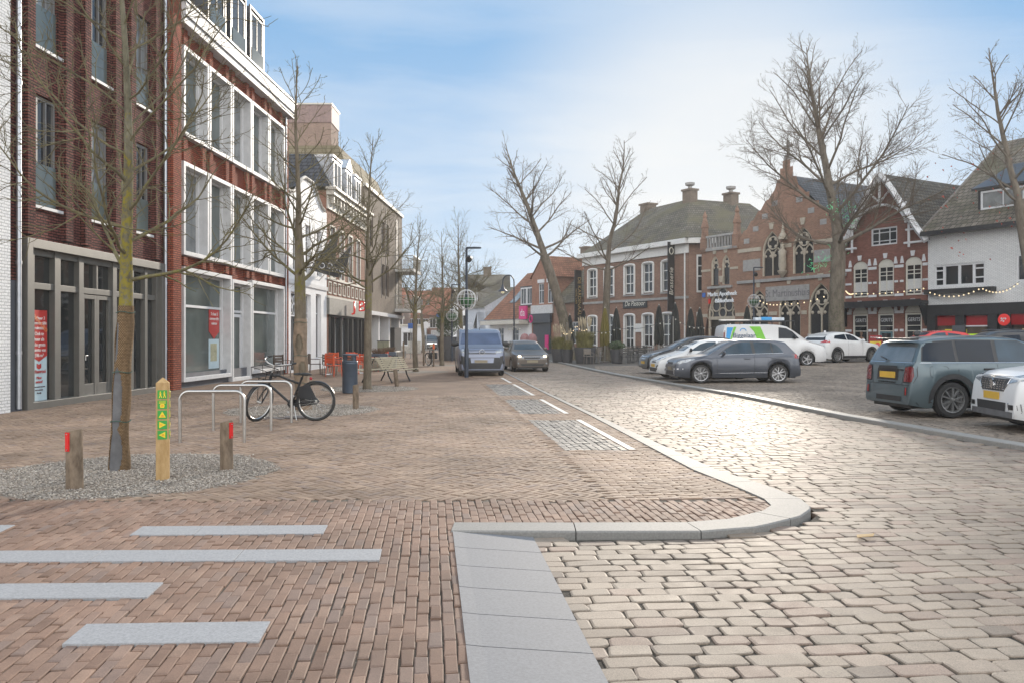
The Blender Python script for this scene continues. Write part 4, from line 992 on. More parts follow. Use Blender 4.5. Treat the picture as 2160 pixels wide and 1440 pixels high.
x = u(2030); b = MB(); b.box(x, x+1.25, .06, .09, .9, 1.75); p = b.build('poster', LIME, e); b = MB(); b.box(x+.35, x+.95, .05, .058, 1.05, 1.5); b.build('poster_picture', M('poster picture', (.25,.35,.5), .5, 0, .5, 12), p)
b = MB(); b.box(x-1.05, x+.2, .092, .097, 1.55, 2.0); b.box(.75, 1.6, .085, .09, 1.5, 1.95); b.build('poster', YEL, e)
b = MB(); b.box(x+1.4, x+2.0, .06, .09, 1.1, 1.95); b.build('poster', M('pink poster', (.6,.2,.2), .5, 0, .5, 7), e)
b = MB(); b.box(u(2112)+.9, u(2112)+1.4, .28, .299, .2, 2.0); b.box(u(2112)+2.0, u(2112)+2.6, .28, .299, .3, 1.9); b.build('interior_shelf', M('lit shelf', (.6,.45,.25), .5, 0, .6, 6, emit=.3), e)
x = u(2132); b = MB(); b.lathe([(.27,-.05),(.30,-.03),(.30,.03),(.27,.05)], 24, Matrix.Translation((x,-.6,2.45)) @ Matrix.Rotation(PI/2, 4, 'X')); s = b.build('round_sign', REDLIT, e)
b = MB()
for (a, d) in ((-.10,.07),(.0,-.08),(.10,.06)): b.ball((x+a, -.655, 2.45+d*.9), .05, 8, 5, (1,.2,1))
b.tube([(x-.14,-.655,2.37),(x+.04,-.655,2.55)], .022, 5); b.build('emblem', WHITE, s)
# ---- terrace houses further left along the same row
def simple_house(name, px0, px1, eave, ridge, depth, wallm, roofm, label, wins=(), gable=False, cat='house', shop=None):
    e, u, zz = right_bld(name, px0, label, cat); W = u(px1)
    holes = [rect(*w) for w in wins]
    b = MB()
    if gable: b.wall([(0,ZB),(W,ZB),(W,eave),(W/2,ridge),(0,eave)], holes, 0, .2)
    else: b.wall(rect(0, W, ZB, eave), holes, 0, .2)
    shell(b, 0, W, depth, ZB, eave, top=False)
    if not gable:
        for x in (0, W): b.add([(x,0,eave),(x,depth,eave),(x,depth/2,ridge)], [(0,1,2)])
    b.build('wall', wallm, e)
    for w in wins: window(e, *w, .05, .08, (.5,), (.65,))
    b = MB(); o = .25
    if gable: b.add([(-o,-.1,eave-.15),(W/2,-.1,ridge+.05),(W+o,-.1,eave-.15),(-o,depth,eave-.15),(W/2,depth,ridge+.05),(W+o,depth,eave-.15)], [(0,1,4,3),(1,2,5,4)])
    else: b.add([(-.05,-o,eave-.12),(W+.05,-o,eave-.12),(W+.05,depth/2,ridge),(-.05,depth/2,ridge),(-.05,depth+o,eave-.12),(W+.05,depth+o,eave-.12)], [(0,1,2,3),(3,2,5,4)])
    b.build('roof', roofm, e)
    return e, u, W
e, u, W = simple_house('terraced_house', 1168, 1224, 4.9, 9.2, 9, B_PUB, T_GREY, 'low brick house with grey tiled roof and parapet, left of the pub', [(1.2,2.2,1,3),(3.2,4.2,1,3)])
chimney(e, W*.75, 4, 9.0, 1.3, .6, False)
e, u, W = simple_house('drugstore_house', 1122, 1167.5, 7.6, 9.6, 9, B_HOUSE, T_RUST, 'two storey brick house with white shutters over a grey drugstore fascia', [(1.3,2.3,4.9,6.9),(3.0,4.0,4.9,6.9)], True)
b = MB(); b.box(0, W, -.15, -.003, 3.9, 4.75); b.build('fascia', M('grey white fascia', (.5,.5,.5), .6), e)
b = MB(); b.box(0, W, -.4, -.16, 3.0, 3.9); b.box(.4, W-.4, -.1, -.003, 0, 3.0); b.build('shopfront', DARK, e)
b = MB()
for x in (1.3, 3.0): b.box(x-.1, x+1.1, -.08, -.003, 6.95, 7.3)
b.build('roller_box', WHITE, e)
MAG = M('magenta sign', (.55,.01,.16), .5, 0, .03); b = MB(); b.box(-1.75, -.35, -.5, -.3, 3.4, 4.75); s = b.build('hanging_sign', MAG, e); text('da', 1.05, WHITE, s, (-1.05, -.515, 4.05))
b = MB(); b.tube([(.5+.25*math.cos(t), -.42, 3.4+.35*math.sin(t)) for t in np.linspace(0, 2*PI, 12)[:-1]], .07, 5, closed=True); b.build('ring_emblem', MAG, e)
b = MB(); b.box(W-.8, W-.2, -.5, -.42, .4, 1.8); b.build('window_banner', MAG, e)
chimney(e, W*.6, 5, 9.0, 1.6, .5, False)
e, u, W = simple_house('long_roof_house', 1024, 1121.5, 3.6, 8.9, 11, REND, T_RUST, 'long low white shop house under a steep rust brown roof with skylight', [(3,4.2,.6,2.6),(6,7.4,.6,2.6)])
for k, x in enumerate((u(1090), u(1103))):
    b = MB(); b.box(x-.8, x+.8, .9, 3.5, 4.8, 6.9); d = b.build('dormer', BLACK, e); window(d, x-.6, x+.6, 4.95, 6.75, .83, .12, (.5,))
b = MB(); x = u(1055); b.add([(x-.8,1.6,5.35),(x+.6,1.6,5.35),(x+.6,3.2,6.95),(x-.8,3.2,6.95)], [(0,1,2,3)]); b.build('skylight', GLASSC, e)
b = MB(); b.box(1, W-.5, -1.2, -.003, 2.9, 3.3); b.build('shop_canopy', CREAM, e)
chimney(e, W*.6, 5.5, 8.7, 1.0, .6, False)
e, u, W = simple_house('grey_shop_house', 985, 1022, 5.0, 7.4, 9, M('grey blue render', (.42,.45,.50), .7), T_GREY, 'grey blue rendered house with flat front beside the long brown roof', [(2.5,4.6,2.6,4.4)], False)
# far houses across the end of the street
def far_house(name, px0, px1, Y, eave, ridge, wallm, roofm, label, nwin=0, hip=False, depth=9, wz=3.0):
    x0, x1 = (px0-CX)*Y/F, (px1-CX)*Y/F; e = empty(name, (x0, Y, 0), 0, label, 'house'); W = x1-x0
    ws = [(W*(k+.5)/nwin-.5, W*(k+.5)/nwin+.5, wz, wz+1.6) for k in range(nwin)]
    b = MB(); b.wall(rect(0, W, -1, eave), [rect(*w) for w in ws], 0, .2); shell(b, 0, W, depth, -1, eave, top=False)
    if not hip:
        for x in (0, W): b.add([(x,0,eave),(x,depth,eave),(x,depth/2,ridge)], [(0,1,2)])
    b.build('wall', wallm, e)
    for w in ws: window(e, *w, .05, .1, (.5,), ())
    h = depth/2 if hip else 0
    b = MB(); b.add([(-.2,-.3,eave),(W+.2,-.3,eave),(W-h,depth/2,ridge),(h,depth/2,ridge),(-.2,depth+.3,eave),(W+.2,depth+.3,eave)], [(0,1,2,3),(3,2,5,4)] + ([(0,3,4),(1,5,2)] if hip else [])); b.build('roof', roofm, e)
    return e, W
e, W = far_house('far_red_roof_house', 846, 905, 135, 5.2, 9.4, B_HOUSE, T_RED, 'far brick house with red tiled roof and skylights at the street end', 4)
b = MB()
for x in (1.2, 2.6, 3.9): b.add([(x,1.0,6.3),(x+.7,1.0,6.3),(x+.7,2.6,7.8),(x,2.6,7.8)], [(0,1,2,3)])
b.build('skylight', GLASSC, e)
b = MB(); b.box(.3, W-.3, -.4, -.01, 1.8, 2.7); b.build('shop_fascia', DARK, e)
e, W = far_house('far_red_roof_house', 905.5, 962, 130, 5.0, 9.6, B_PUB, T_RED, 'far brown brick house with orange red roof behind the street trees', 4)
b = MB(); b.box(.3, W-.3, -.4, -.01, 1.8, 2.7); b.build('shop_fascia', M('grey white fascia', 1), e)
e, W = far_house('white_far_house', 950, 1003, 112, 6.2, 8.5, REND, T_GREY, 'white rendered far house behind the street lamp', 3)
e, W = far_house('far_hipped_house', 975, 1075, 122, 6.8, 11.3, B_HOUSE, T_GREY, 'far house with a big grey hipped roof and central chimney', 4, True, 14)
chimney(e, W/2, 7, 11.3, 1.0, .6, False)
e, W = far_house('far_low_house', 820, 850, 120, 6., 9, B_BROWN, T_RED, 'far low brick house just past the balcony block', 2)
# ------------------------------------------------------------------ vehicles
TYRE = M('tyre rubber', (.022,.022,.023), .8, 0, .2, 20)
RIM = M('alloy rim', (.42,.42,.43), .3, .9, .08); RIMD = M('dark rim', (.05,.05,.055), .4, .6, .1)
CGLASS = M('car glass', (.012,.018,.028), .03, 0, .25, 1.2, spec=.22)
CGLASSL = M('car glass light', (.03,.05,.07), .03, 0, .4, 1.6, spec=.25)
PLAS = M('black plastic', (.028,.028,.03), .55, 0, .12, 10)
CHROME = M('chrome trim', (.65,.65,.66), .12, 1, .03)
LAMP = M('headlamp glass', (.30,.32,.34), .08, .3, .35, 18, coat=.6); LAMPON = M('headlamp lit', (1.,.78,.5), .2, 0, .02, emit=3.)
TAIL = M('tail lamp', (.32,.012,.015), .12, 0, .25, 18, coat=.6); TAILD = M('tail lamp dark', (.13,.008,.012), .12, 0, .3, 18, coat=.6)
PLATE = M('yellow number plate', (.62,.38,.05), .5, 0, .06, 6); PLATED = M('shaded plate', (.26,.22,.15), .5, 0, .06)
def paint(name, col, metal=.3, rough=.25): return M('paint '+name, col, rough, metal, .05, 1.5, coat=.35)

class Car:
    def __init__(s, name, label, pos, heading, z, L, W, top, belt, wb, fo, r, body, cat='car', low=.19, roofw=.60, taper=(.16,.55,.10,.4), group=None, tumble=.90, crown=.012):
        s.L, s.W, s.r = L, W, r
        s.top = top; s.beltp = belt; s.body_mat = body; s.low = low; s.roofw = roofw; s.taper = taper
        s.wx = (fo, fo+wb); s.ra = r+.055; s.tumble = tumble; s.crown = crown
        s.e = empty(name, (pos[0], pos[1], z), heading, label, cat, group)
        s.make()
    def halfw(s, t):
        kf, af, kr, ar = s.taper; w = s.W/2
        if t < af: w *= 1 - kf*(1-t/af)**2.2
        u = s.L-t
        if u < ar: w *= 1 - kr*(1-u/ar)**2.2
        return w
    def make(s):
        L = s.L; ts = list(np.linspace(0, L, int(L/.045)+1))
        for w in s.wx:
            for d in np.linspace(-1, 1, 17): ts.append(w + s.ra*math.sin(d*PI/2))
            ts += [w-s.ra-.003, w+s.ra+.003]
        ts = np.array(sorted(set(np.round(ts, 4)))); ts = ts[(ts >= 0) & (ts <= L)]
        fine = np.linspace(0, L, 400); zt = np.interp(fine, *zip(*s.top))
        for _ in range(5): zt[1:-1] = (zt[:-2]+2*zt[1:-1]+zt[2:])/4
        ztop = np.interp(ts, fine, zt); zb = np.interp(ts, *zip(*s.beltp)); Hm = max(zt); rings = []
        for t, zT, zB in zip(ts, ztop, zb):
            w = s.halfw(t); zB = min(zB, zT-.035); lo = s.low + .05*max(0, 1-t/.3) + .06*max(0, 1-(L-t)/.3)
            for wx in s.wx:
                d = abs(t-wx)
                if d <= s.ra+1e-4: lo = max(lo, s.r + math.sqrt(max(0, s.ra**2-d*d)))
            lo = min(lo, zB-.1)
            g = max(0., min(1., (zT-zB-.035)/max(.05, Hm-zB-.1)))
            we = w*.95*(1-g) + g*(s.W/2*s.roofw*1.12)
            hgt = zB-lo
            P = [(w*.93, lo), (w*.985, lo+.16*hgt), (w*1.0, lo+.45*hgt), (w*.995, lo+.70*hgt), (w*.975, lo+.90*hgt), (w*.945, zB)]
            ze = zT - (.035+.022*g)
            for k in (.33, .66): P.append((w*.925*(1-k)+we*k, zB*(1-k)+ze*k))
            P.append((we, ze)); P.append((we*.94, zT-.020-.008*g)); P.append((we*.72, zT-.008)); P.append((we*.4, zT)); P.append((0, zT+s.crown*.5))
            full = [(y, z) for y, z in P] + [(-y, z) for y, z in reversed(P[:-1])]
            rings.append([(L/2-t, y, z) for y, z in full])
        K = len(rings[0]); V = [p for r in rings for p in r]; Fq = []
        for i in range(len(rings)-1):
            for k in range(K-1): Fq.append((i*K+k, i*K+k+1, (i+1)*K+k+1, (i+1)*K+k))
        n = len(rings)-1
        Fq += [tuple(range(K-1, -1, -1)), tuple(n*K+k for k in range(K))]
        b = MB(); b.add(V, Fq); s.body = b.build('body', s.body_mat, s.e, smooth=34)
        s.bvh = BVHTree.FromPolygons([v.co.copy() for v in s.body.data.vertices], [tuple(p.vertices) for p in s.body.data.polygons])
        b = MB(); W2 = s.W/2-.25; b.box(-L/2+.12, L/2-.12, -W2, W2, .17, .62)
        b.box(L/2-s.wx[0]+.4 if 0 else -(L/2-.0)+s.L-s.wx[0]-s.ra-.9 if 0 else -L/2+.25, L/2-.25, -s.W/2+.14, s.W/2-.14, s.low+.02, s.low+.05)
        b.build('underbody', BLACK, s.e)
    def wheels(s, spokes=5, double=True, rimm=None, rr=.7, cap=None):
        rimm = rimm or RIM; r = s.r; w = .21
        for wx in s.wx:
            for sd in (-1, 1):
                Mx = Matrix.Translation((s.L/2-wx, sd*(s.W/2-.125), r)) @ Matrix.Rotation(-sd*PI/2, 4, 'X')
                b = MB(); b.lathe([(r*rr,-w/2),(r*.93,-w/2),(r*.985,-w*.36),(r,-w*.2),(r,w*.2),(r*.985,w*.36),(r*.93,w/2),(r*rr*1.01,w/2),(r*rr,w*.3)], 36, Mx)
                t = b.build('wheel', TYRE, s.e, smooth=30)
                b = MB(); R = r*rr
                b.lathe([(R*.93,w*.30),(R*.93,w*.49),(R*1.0,w*.51),(R*1.02,w*.44),(R*1.0,w*.28)], 36, Mx)
                b.lathe([(.02,w*.30),(R*.2,w*.30),(R*.2,w*.42),(R*.08,w*.46),(.02,w*.46)], 14, Mx)
                n = spokes*(2 if double else 1)
                for k in range(n):
                    if double:
                        a = 2*PI*(k//2)/spokes; da = .28*(1 if k % 2 else -1)
                    else: a = 2*PI*k/spokes; da = 0
                    p = Vector((R*.15*math.cos(a), R*.15*math.sin(a), w*.40)); q = Vector((R*.95*math.cos(a+da), R*.95*math.sin(a+da), w*.45))
                    d = (q-p); l = d.length; an = math.atan2(d.y, d.x); hw = R*(.065 if double else .11)
                    b.box(0, l, -hw, hw, -.02, .012, Mx @ Matrix.Translation(p) @ Matrix.Rotation(an, 4, 'Z'))
                rm = b.build('rim', rimm, t, smooth=30)
                b = MB(); b.lathe([(.01,-w*.1),(R*.97,-w*.1),(R*.97,w*.12),(.01,w*.12)], 24, Mx); b.build('brake_disc', RIMD, t)
    def decal(s, name, poly, axis, mat, off=.006, step=.11, parent=None, both=False, label=None, thick=.012):
        """polygon given in body coordinates (t from the nose or y, z) laid onto the body along an axis"""
        outs = []
        for sg in ((1, -1) if both else (1,)):
            bm = bmesh.new(); P = [(p[0]*sg if axis in 'fb' else p[0], p[1]) for p in poly]
            bm.faces.new([bm.verts.new((p[0], p[1], 0)) for p in P])
            for ax in (0, 1):
                lo = min(p[ax] for p in P); hi = max(p[ax] for p in P); n = max(1, int((hi-lo)/step))
                for k in range(1, n):
                    no = (1,0,0) if ax == 0 else (0,1,0); c = lo+(hi-lo)*k/n
                    bmesh.ops.bisect_plane(bm, geom=bm.verts[:]+bm.edges[:]+bm.faces[:], plane_co=tuple(c*q for q in no), plane_no=no)
            for v in bm.verts:
                a, z = v.co.x, v.co.y
                if axis == 's': o, d = Vector((s.L/2-a, 3*sg, z)), Vector((0,-sg,0))
                elif axis == 'f': o, d = Vector((s.L/2+2, a, z)), Vector((-1,0,0))
                else: o, d = Vector((-s.L/2-2, a, z)), Vector((1,0,0))
                h, nn, _, _ = s.bvh.ray_cast(o, d)
                if h is None:
                    tgt = o + d*(s.W if axis == 's' else s.L*.5+2); h, nn, _, _ = s.bvh.find_nearest(o + d*((3-s.W/2) if axis == 's' else 2))
                v.co = h - d*off
            bmesh.ops.recalc_face_normals(bm, faces=bm.faces)
            av = sum((f.normal for f in bm.faces), Vector())
            if av.dot(d) > 0: bmesh.ops.reverse_faces(bm, faces=bm.faces)
            me = bpy.data.meshes.new(name); bm.to_mesh(me); bm.free(); me.materials.append(mat); me.shade_smooth()
            o = bpy.data.objects.new(name, me); COL.objects.link(o); o.parent = parent or s.e
            if label: o['label'] = label
            outs.append(o)
        return outs
    def front(s, y0, y1, z0, z1, name, mat, both=False, off=.008, axis='f', **k):
        return s.decal(name, [(y0,z0),(y1,z0),(y1,z1),(y0,z1)], axis, mat, off, both=both, **k)
    def arches(s, mat, wid=.08):
        for wx in s.wx:
            a = np.linspace(-.12, PI+.12, 15); P = [(wx+(s.ra+.0)*math.cos(t), max(s.low+.02, s.r+(s.ra+.002)*math.sin(t))) for t in a] + [(wx+(s.ra+wid)*math.cos(t), max(s.low+.02, s.r+(s.ra+wid)*math.sin(t))) for t in a[::-1]]
            for k in range(len(a)-1):
                pass
            for sg in (1, -1):
                b = MB(); n = len(a); vs = []
                for i_, p in enumerate(P):
                    po = P[2*n-1-i_] if i_ < n else p
                    h, _, _, _ = s.bvh.ray_cast(Vector((s.L/2-po[0], 3*sg, po[1]+.004)), Vector((0,-sg,0)))
                    yy = (h.y if h is not None and abs(h.y) > s.W*.3 else sg*s.W/2*.96)
                    vs.append((s.L/2-p[0], yy+sg*.014, p[1]))
                b.add(vs, [(k, k+1, 2*n-2-k, 2*n-1-k) for k in range(n-1)])
                o = b.build('wheel_arch_trim', mat, s.e, smooth=60)
        P = [(s.wx[0]+s.ra+.01, s.low+.015), (s.wx[1]-s.ra-.01, s.low+.015), (s.wx[1]-s.ra-.01, s.low+.16), (s.wx[0]+s.ra+.01, s.low+.16)]
        s.decal('sill_trim', P, 's', mat, .010, both=True)
    def mirror(s, t, z, mat=None, sz=1.):
        for sg in (-1, 1):
            w = s.halfw(t); b = MB()
            b.ball((s.L/2-t, sg*(w*.94+.11*sz), z+.07), .095*sz, 12, 8, (.55,1.2,.78)); b.box(s.L/2-t-.03, s.L/2-t+.03, min(sg*w*.84, sg*(w*.94+.06)), max(sg*w*.84, sg*(w*.94+.06)), z+.0, z+.045)
            b.build('mirror', mat or s.body_mat, s.e, smooth=60)
    def handle(s, t, z, mat=None):
        for sg in (-1, 1):
            h, _, _, _ = s.bvh.ray_cast(Vector((s.L/2-t, 3*sg, z)), Vector((0,-sg,0)))
            if h is None: continue
            b = MB(); b.box(s.L/2-t-.1, s.L/2-t+.1, h.y-.01 if sg > 0 else h.y-.03, h.y+.03 if sg > 0 else h.y+.01, z-.016, z+.016); b.build('door_handle', mat or s.body_mat, s.e, bevel=.006)
    def line(s, name, pts, mat, r=.006, axis='s', both=True):
        for sg in ((1,-1) if both else (1,)):
            out = []
            for (t, z) in pts:
                if axis == 's': o, d = Vector((s.L/2-t, 3*sg, z)), Vector((0,-sg,0))
                elif axis == 'f': o, d = Vector((s.L/2+2, t, z)), Vector((-1,0,0))
                else: o, d = Vector((-s.L/2-2, t, z)), Vector((1,0,0))
                h, _, _, _ = s.bvh.ray_cast(o, d)
                if h is not None: out.append(h - d*.001)
            if len(out) > 1: b = MB(); b.tube(out, r, 4); b.build(name, mat, s.e)
    def gaps(s, ts):
        for t in ts: s.line('door_gap', [(t + .0*z, z) for z in np.linspace(s.low+.12, np.interp(t, *zip(*s.beltp))-.005, 8)], BLACK, .005)
    def windscreen(s, zc, zr, wc, wr, mat=CGLASS):
        return s.decal('windscreen', [(-wc,zc),(-wc*.5,zc-.015),(wc*.5,zc-.015),(wc,zc),(wr,zr),(wr*.5,zr+.02),(-wr*.5,zr+.02),(-wr,zr)], 'f', mat, .006)
    def rearscreen(s, zc, zr, wc, wr, mat=CGLASS):
        return s.decal('rear_window', [(-wc,zc),(wc,zc),(wr,zr),(-wr,zr)], 'b', mat, .006)
    def plate(s, z, axis='f', mat=None, y=0, h=.11):
        o = -s.L/2 if axis == 'b' else s.L/2; d = Vector((-1 if axis == 'f' else 1, 0, 0))
        hh, _, _, _ = s.bvh.ray_cast(Vector((o-d.x*2, y, z)), d)
        x = (hh.x if hh is not None else o) - d.x*.012
        b = MB(); b.box(x-.008, x+.008, y-.26, y+.26, z-h/2, z+h/2); b.build('number_plate', mat or PLATE, s.e)
    def face_x(s, y, z, axis='f'):
        d = Vector((-1 if axis == 'f' else 1, 0, 0)); o = s.L/2+2 if axis == 'f' else -s.L/2-2
        h, _, _, _ = s.bvh.ray_cast(Vector((o, y, z)), d); return (h.x if h is not None else (s.L/2 if axis == 'f' else -s.L/2))
HATCH = [(0,.60),(.02,.70),(.08,.765),(.25,.83),(.6,.89),(.95,.94),(1.10,.97),(1.45,1.165),(1.8,1.35),(2.02,1.43),(2.4,1.465),(3.0,1.46),(3.5,1.43),(3.80,1.38),(3.93,1.22),(4.07,1.04),(4.17,.95),(4.22,.8),(4.26,.55)]
def hatch_windows(c, dz=0, k=1., light=False):
    g = CGLASSL if light else CGLASS
    c.decal('side_window', [(1.50*k,.955+dz),(2.62*k,.97+dz),(2.58*k,1.375+dz),(2.30*k,1.36+dz),(2.05*k,1.30+dz),(1.78*k,1.16+dz)], 's', g, both=True)
    c.decal('side_window', [(2.72*k,.97+dz),(3.28*k,.985+dz),(3.26*k,1.345+dz),(2.69*k,1.375+dz)], 's', g, both=True)
    c.decal('side_window', [(3.33*k,.99+dz),(3.66*k,1.02+dz),(3.58*k,1.17+dz),(3.46*k,1.28+dz),(3.31*k,1.335+dz)], 's', g, both=True)
BELT = [(0,.58),(.3,.74),(1.1,.885),(2.5,.925),(3.9,.985),(4.26,.9)]
# grey hatchback in the square -------------------------------------
c = Car('grey_hatchback', 'dark grey hatchback parked side on with split spoke alloy wheels and blue brake caliper', (7.58, 28.7), PI+.03, float(sqz(7.6,28.6)), 4.26, 1.79, HATCH, BELT, 2.63, .86, .318, paint('graphite', (.08,.088,.107), .5, .28))
c.wheels(5, True, RIM, .74); c.decal('pillar_trim', [(1.44,.95),(3.34,.98),(3.32,1.35),(2.66,1.388),(2.3,1.375),(2.03,1.315),(1.75,1.17)], 's', BLACK, .0035, both=True); c.decal('headlight', [(.05,.67),(.34,.69),(.66,.80),(.62,.83),(.28,.785),(.07,.74)], 's', LAMP, .007, .06, both=True); hatch_windows(c, 0, 1, True); c.windscreen(1.02, 1.36, .66, .52, CGLASSL); c.rearscreen(1.05, 1.28, .55, .5); c.mirror(1.62, .95); c.handle(2.42, .82); c.handle(3.32, .84)
c.gaps((1.40, 2.67, 3.50)); c.line('window_trim', [(t, .943+.03*(t-1.5)) for t in np.linspace(1.5, 3.66, 12)], CHROME, .008)
c.decal('headlight', [(.42,.62),(.80,.64),(.84,.76),(.62,.75),(.45,.69)], 'f', LAMP, .007, .06, both=True); c.front(-.42, .42, .62, .69, 'grille', PLAS); c.front(-.55, .55, .27, .40, 'lower_grille', PLAS)
c.decal('daytime_light', [(.58,.50),(.86,.50),(.86,.46),(.64,.46),(.64,.31),(.58,.31)], 'f', WHITE, .008, .06, both=True)
c.decal('tail_light', [(.45,.86),(.86,.84),(.84,.98),(.48,.98)], 'b', TAIL, .007, .06, both=True); c.decal('tail_light', [(4.02,.84),(4.24,.84),(4.20,.97),(4.04,.98)], 's', TAIL, .007, .06, both=True); c.plate(.48, 'f', PLATED); c.plate(.72, 'b')
c.line('sill_line', [(t, .32+.012*t) for t in np.linspace(1.35, 3.1, 9)], CHROME, .006); c.line('shoulder_line', [(t, .83+.015*t) for t in np.linspace(.9, 4.0, 20)], c.body_mat, .008)
b = MB(); b.box(.53+.64, .53+.74, .735, .765, .40, .52); 
b = MB(); b.box(c.L/2-c.wx[0]+.09, c.L/2-c.wx[0]+.17, -.80, -.77, .26, .40); b.box(c.L/2-c.wx[0]+.09, c.L/2-c.wx[0]+.17, .77, .80, .26, .40); b.build('brake_caliper', M('blue caliper', (.03,.04,.3), .4), c.e)
# white city car -----------------------------------------------------
CT = [(0,.48),(.03,.66),(.14,.78),(.35,.86),(.75,.96),(.95,1.02),(1.3,1.24),(1.62,1.39),(2.1,1.46),(2.7,1.44),(3.1,1.38),(3.28,1.28),(3.40,1.05),(3.45,.9),(3.47,.55)]
def city(name, label, pos, hd, mat, L=3.47, glass=CGLASSL):
    c = Car(name, label, pos, hd, float(sqz(*pos)), L, 1.62, CT, [(0,.62),(.9,.95),(3.47,1.0)], 2.34, .70, .295, mat)
    c.decal('side_window', [(1.22,1.04),(2.22,1.06),(2.2,1.37),(1.9,1.36),(1.62,1.28)], 's', glass, both=True); c.decal('side_window', [(2.32,1.06),(2.95,1.08),(2.86,1.28),(2.3,1.36)], 's', glass, both=True)
    c.windscreen(1.05, 1.36, .58, .47, CGLASSL); c.rearscreen(1.05, 1.3, .5, .42); c.gaps((1.1, 2.27)); c.handle(2.0, .88)
    return c
c = city('white_city_car', 'small white city car with black mirror, parked just behind the grey hatchback', (7.0, 31.1), PI+.06, paint('white', (.60,.60,.60), 0, .3))
c.wheels(7, False, RIM, .66); c.mirror(1.2, 1.0, BLACK)
c.decal('headlight', [(.30,.70),(.60,.74),(.74,.90),(.62,.90),(.40,.80)], 'f', LAMP, .007, .06, both=True); c.decal('headlight', [(.18,.72),(.50,.86),(.62,.93),(.30,.82)], 's', LAMP, .007, .06, both=True)
c.front(-.32, .32, .60, .70, 'grille', PLAS); c.front(-.5, .5, .28, .42, 'lower_grille', PLAS); c.decal('fog_light_housing', [(.48,.34),(.7,.34),(.68,.54),(.5,.5)], 'f', BLACK, .007, .06, both=True)
c.decal('fog_light_housing', [(.24,.34),(.46,.34),(.42,.56),(.3,.56)], 's', BLACK, .007, .06, both=True); c.plate(.5, 'f')
MT = [(0,.48),(.03,.66),(.15,.78),(.4,.88),(.85,1.0),(1.05,1.06),(1.5,1.30),(1.9,1.48),(2.4,1.56),(3.1,1.55),(3.6,1.47),(3.8,1.3),(3.9,1.0),(3.95,.55)]
pos = (7.55, 35.6)
c = Car('black_compact_car', 'black compact car, farthest of the three parked nose to the kerb', pos, PI+.1, float(sqz(*pos)), 3.95, 1.7, MT, [(0,.62),(1,.98),(3.95,1.05)], 2.5, .78, .3, paint('black', (.010,.010,.012), 0, .3))
c.wheels(5, False); c.windscreen(1.1, 1.46, .6, .5, CGLASSL); c.decal('side_window', [(1.45,1.1),(2.5,1.12),(2.48,1.47),(2.1,1.45)], 's', CGLASS, both=True); c.mirror(1.4, 1.05)
c.decal('headlight', [(.30,.68),(.62,.72),(.78,.93),(.64,.93),(.42,.80)], 'f', LAMP, .007, .06, both=True); c.decal('headlight', [(.1,.70),(.5,.86),(.62,.93),(.30,.82)], 's', LAMP, .007, .06, both=True); c.front(-.32,.32,.6,.72,'grille', CHROME); c.plate(.45, 'f')
# white small SUV by the shops ----------------------------------------
ST = [(0,.5),(.03,.70),(.15,.86),(.4,.95),(.9,1.02),(1.2,1.06),(1.55,1.24),(1.95,1.43),(2.35,1.53),(2.9,1.54),(3.4,1.49),(3.75,1.42),(3.92,1.34),(4.08,1.12),(4.2,1.02),(4.25,.85),(4.28,.55)]
hx, hy = math.cos(.50), math.sin(.50)
pos = (17.15, 43.25)
c = Car('white_small_suv', 'white small suv with black wheel arch trim seen from behind, parked before the gothic house', pos, .50, float(sqz(*pos)), 4.28, 1.77, ST, [(0,.7),(1.2,1.02),(3.0,1.07),(4.28,1.1)], 2.57, .86, .335, paint('white', 1))
c.wheels(5, True, RIM, .68); c.arches(PLAS, .085); c.mirror(1.6, 1.05)
c.decal('side_window', [(1.72,1.1),(2.6,1.13),(2.58,1.43),(2.2,1.41),(1.95,1.3)], 's', CGLASS, both=True); c.decal('side_window', [(2.66,1.13),(3.55,1.2),(3.4,1.36),(2.64,1.43)], 's', CGLASS, both=True)
c.rearscreen(1.12, 1.38, .66, .52); c.windscreen(1.1,1.45,.65,.52); c.decal('tail_light', [(.40,1.0),(.86,1.0),(.84,1.12),(.62,1.13)], 'b', TAIL, .007, .06, both=True); c.decal('tail_light', [(3.95,1.0),(4.22,1.0),(4.2,1.1),(3.95,1.14)], 's', TAIL, .007, .06, both=True)
c.decal('rear_bumper_trim', [(-.84,.3),(.84,.3),(.84,.52),(-.84,.52)], 'b', PLAS, .012, .1); c.plate(.72, 'b', PLATED); c.gaps((1.55, 2.62)); c.handle(2.4,.98); b = MB(); b.box(-1.78,-1.72,-.62,.62,1.40,1.43); b.build('spoiler', c.body_mat, c.e); b = MB(); b.ball((-1.2,0,1.56),.06,8,5,(1.6,.4,1)); b.build('roof_antenna', c.body_mat, c.e)
# grey green compact crossover with fat tail lamps (right foreground) ------
T2 = [(0,.55),(.03,.74),(.12,.88),(.35,.97),(.9,1.04),(1.2,1.08),(1.45,1.24),(1.72,1.42),(2.0,1.52),(2.5,1.555),(3.3,1.545),(3.8,1.51),(4.0,1.455),(4.09,1.30),(4.19,1.08),(4.25,1.0),(4.29,.8),(4.30,.5)]
th = .12; rw = (8.18, 15.78+.9)    # plan position midway between the rear wheels
pos = (9.58, 16.75)
sage = paint('sage grey', (.095,.128,.143), .35, .3)
c = Car('sage_crossover', 'sage grey crossover with black wheel arches and dark roof, seen from behind at the right', pos, th, .03, 4.30, 1.80, T2, [(0,.78),(1.2,1.01),(4.3,1.03)], 2.67, .82, .345, sage, roofw=.66, taper=(.16,.5,.15,.5))
c.wheels(5, True, M('two tone rim', (.33,.33,.33), .35, .8, .3, 30), .70); c.arches(PLAS, .10); c.mirror(1.5, 1.02, BLACK)
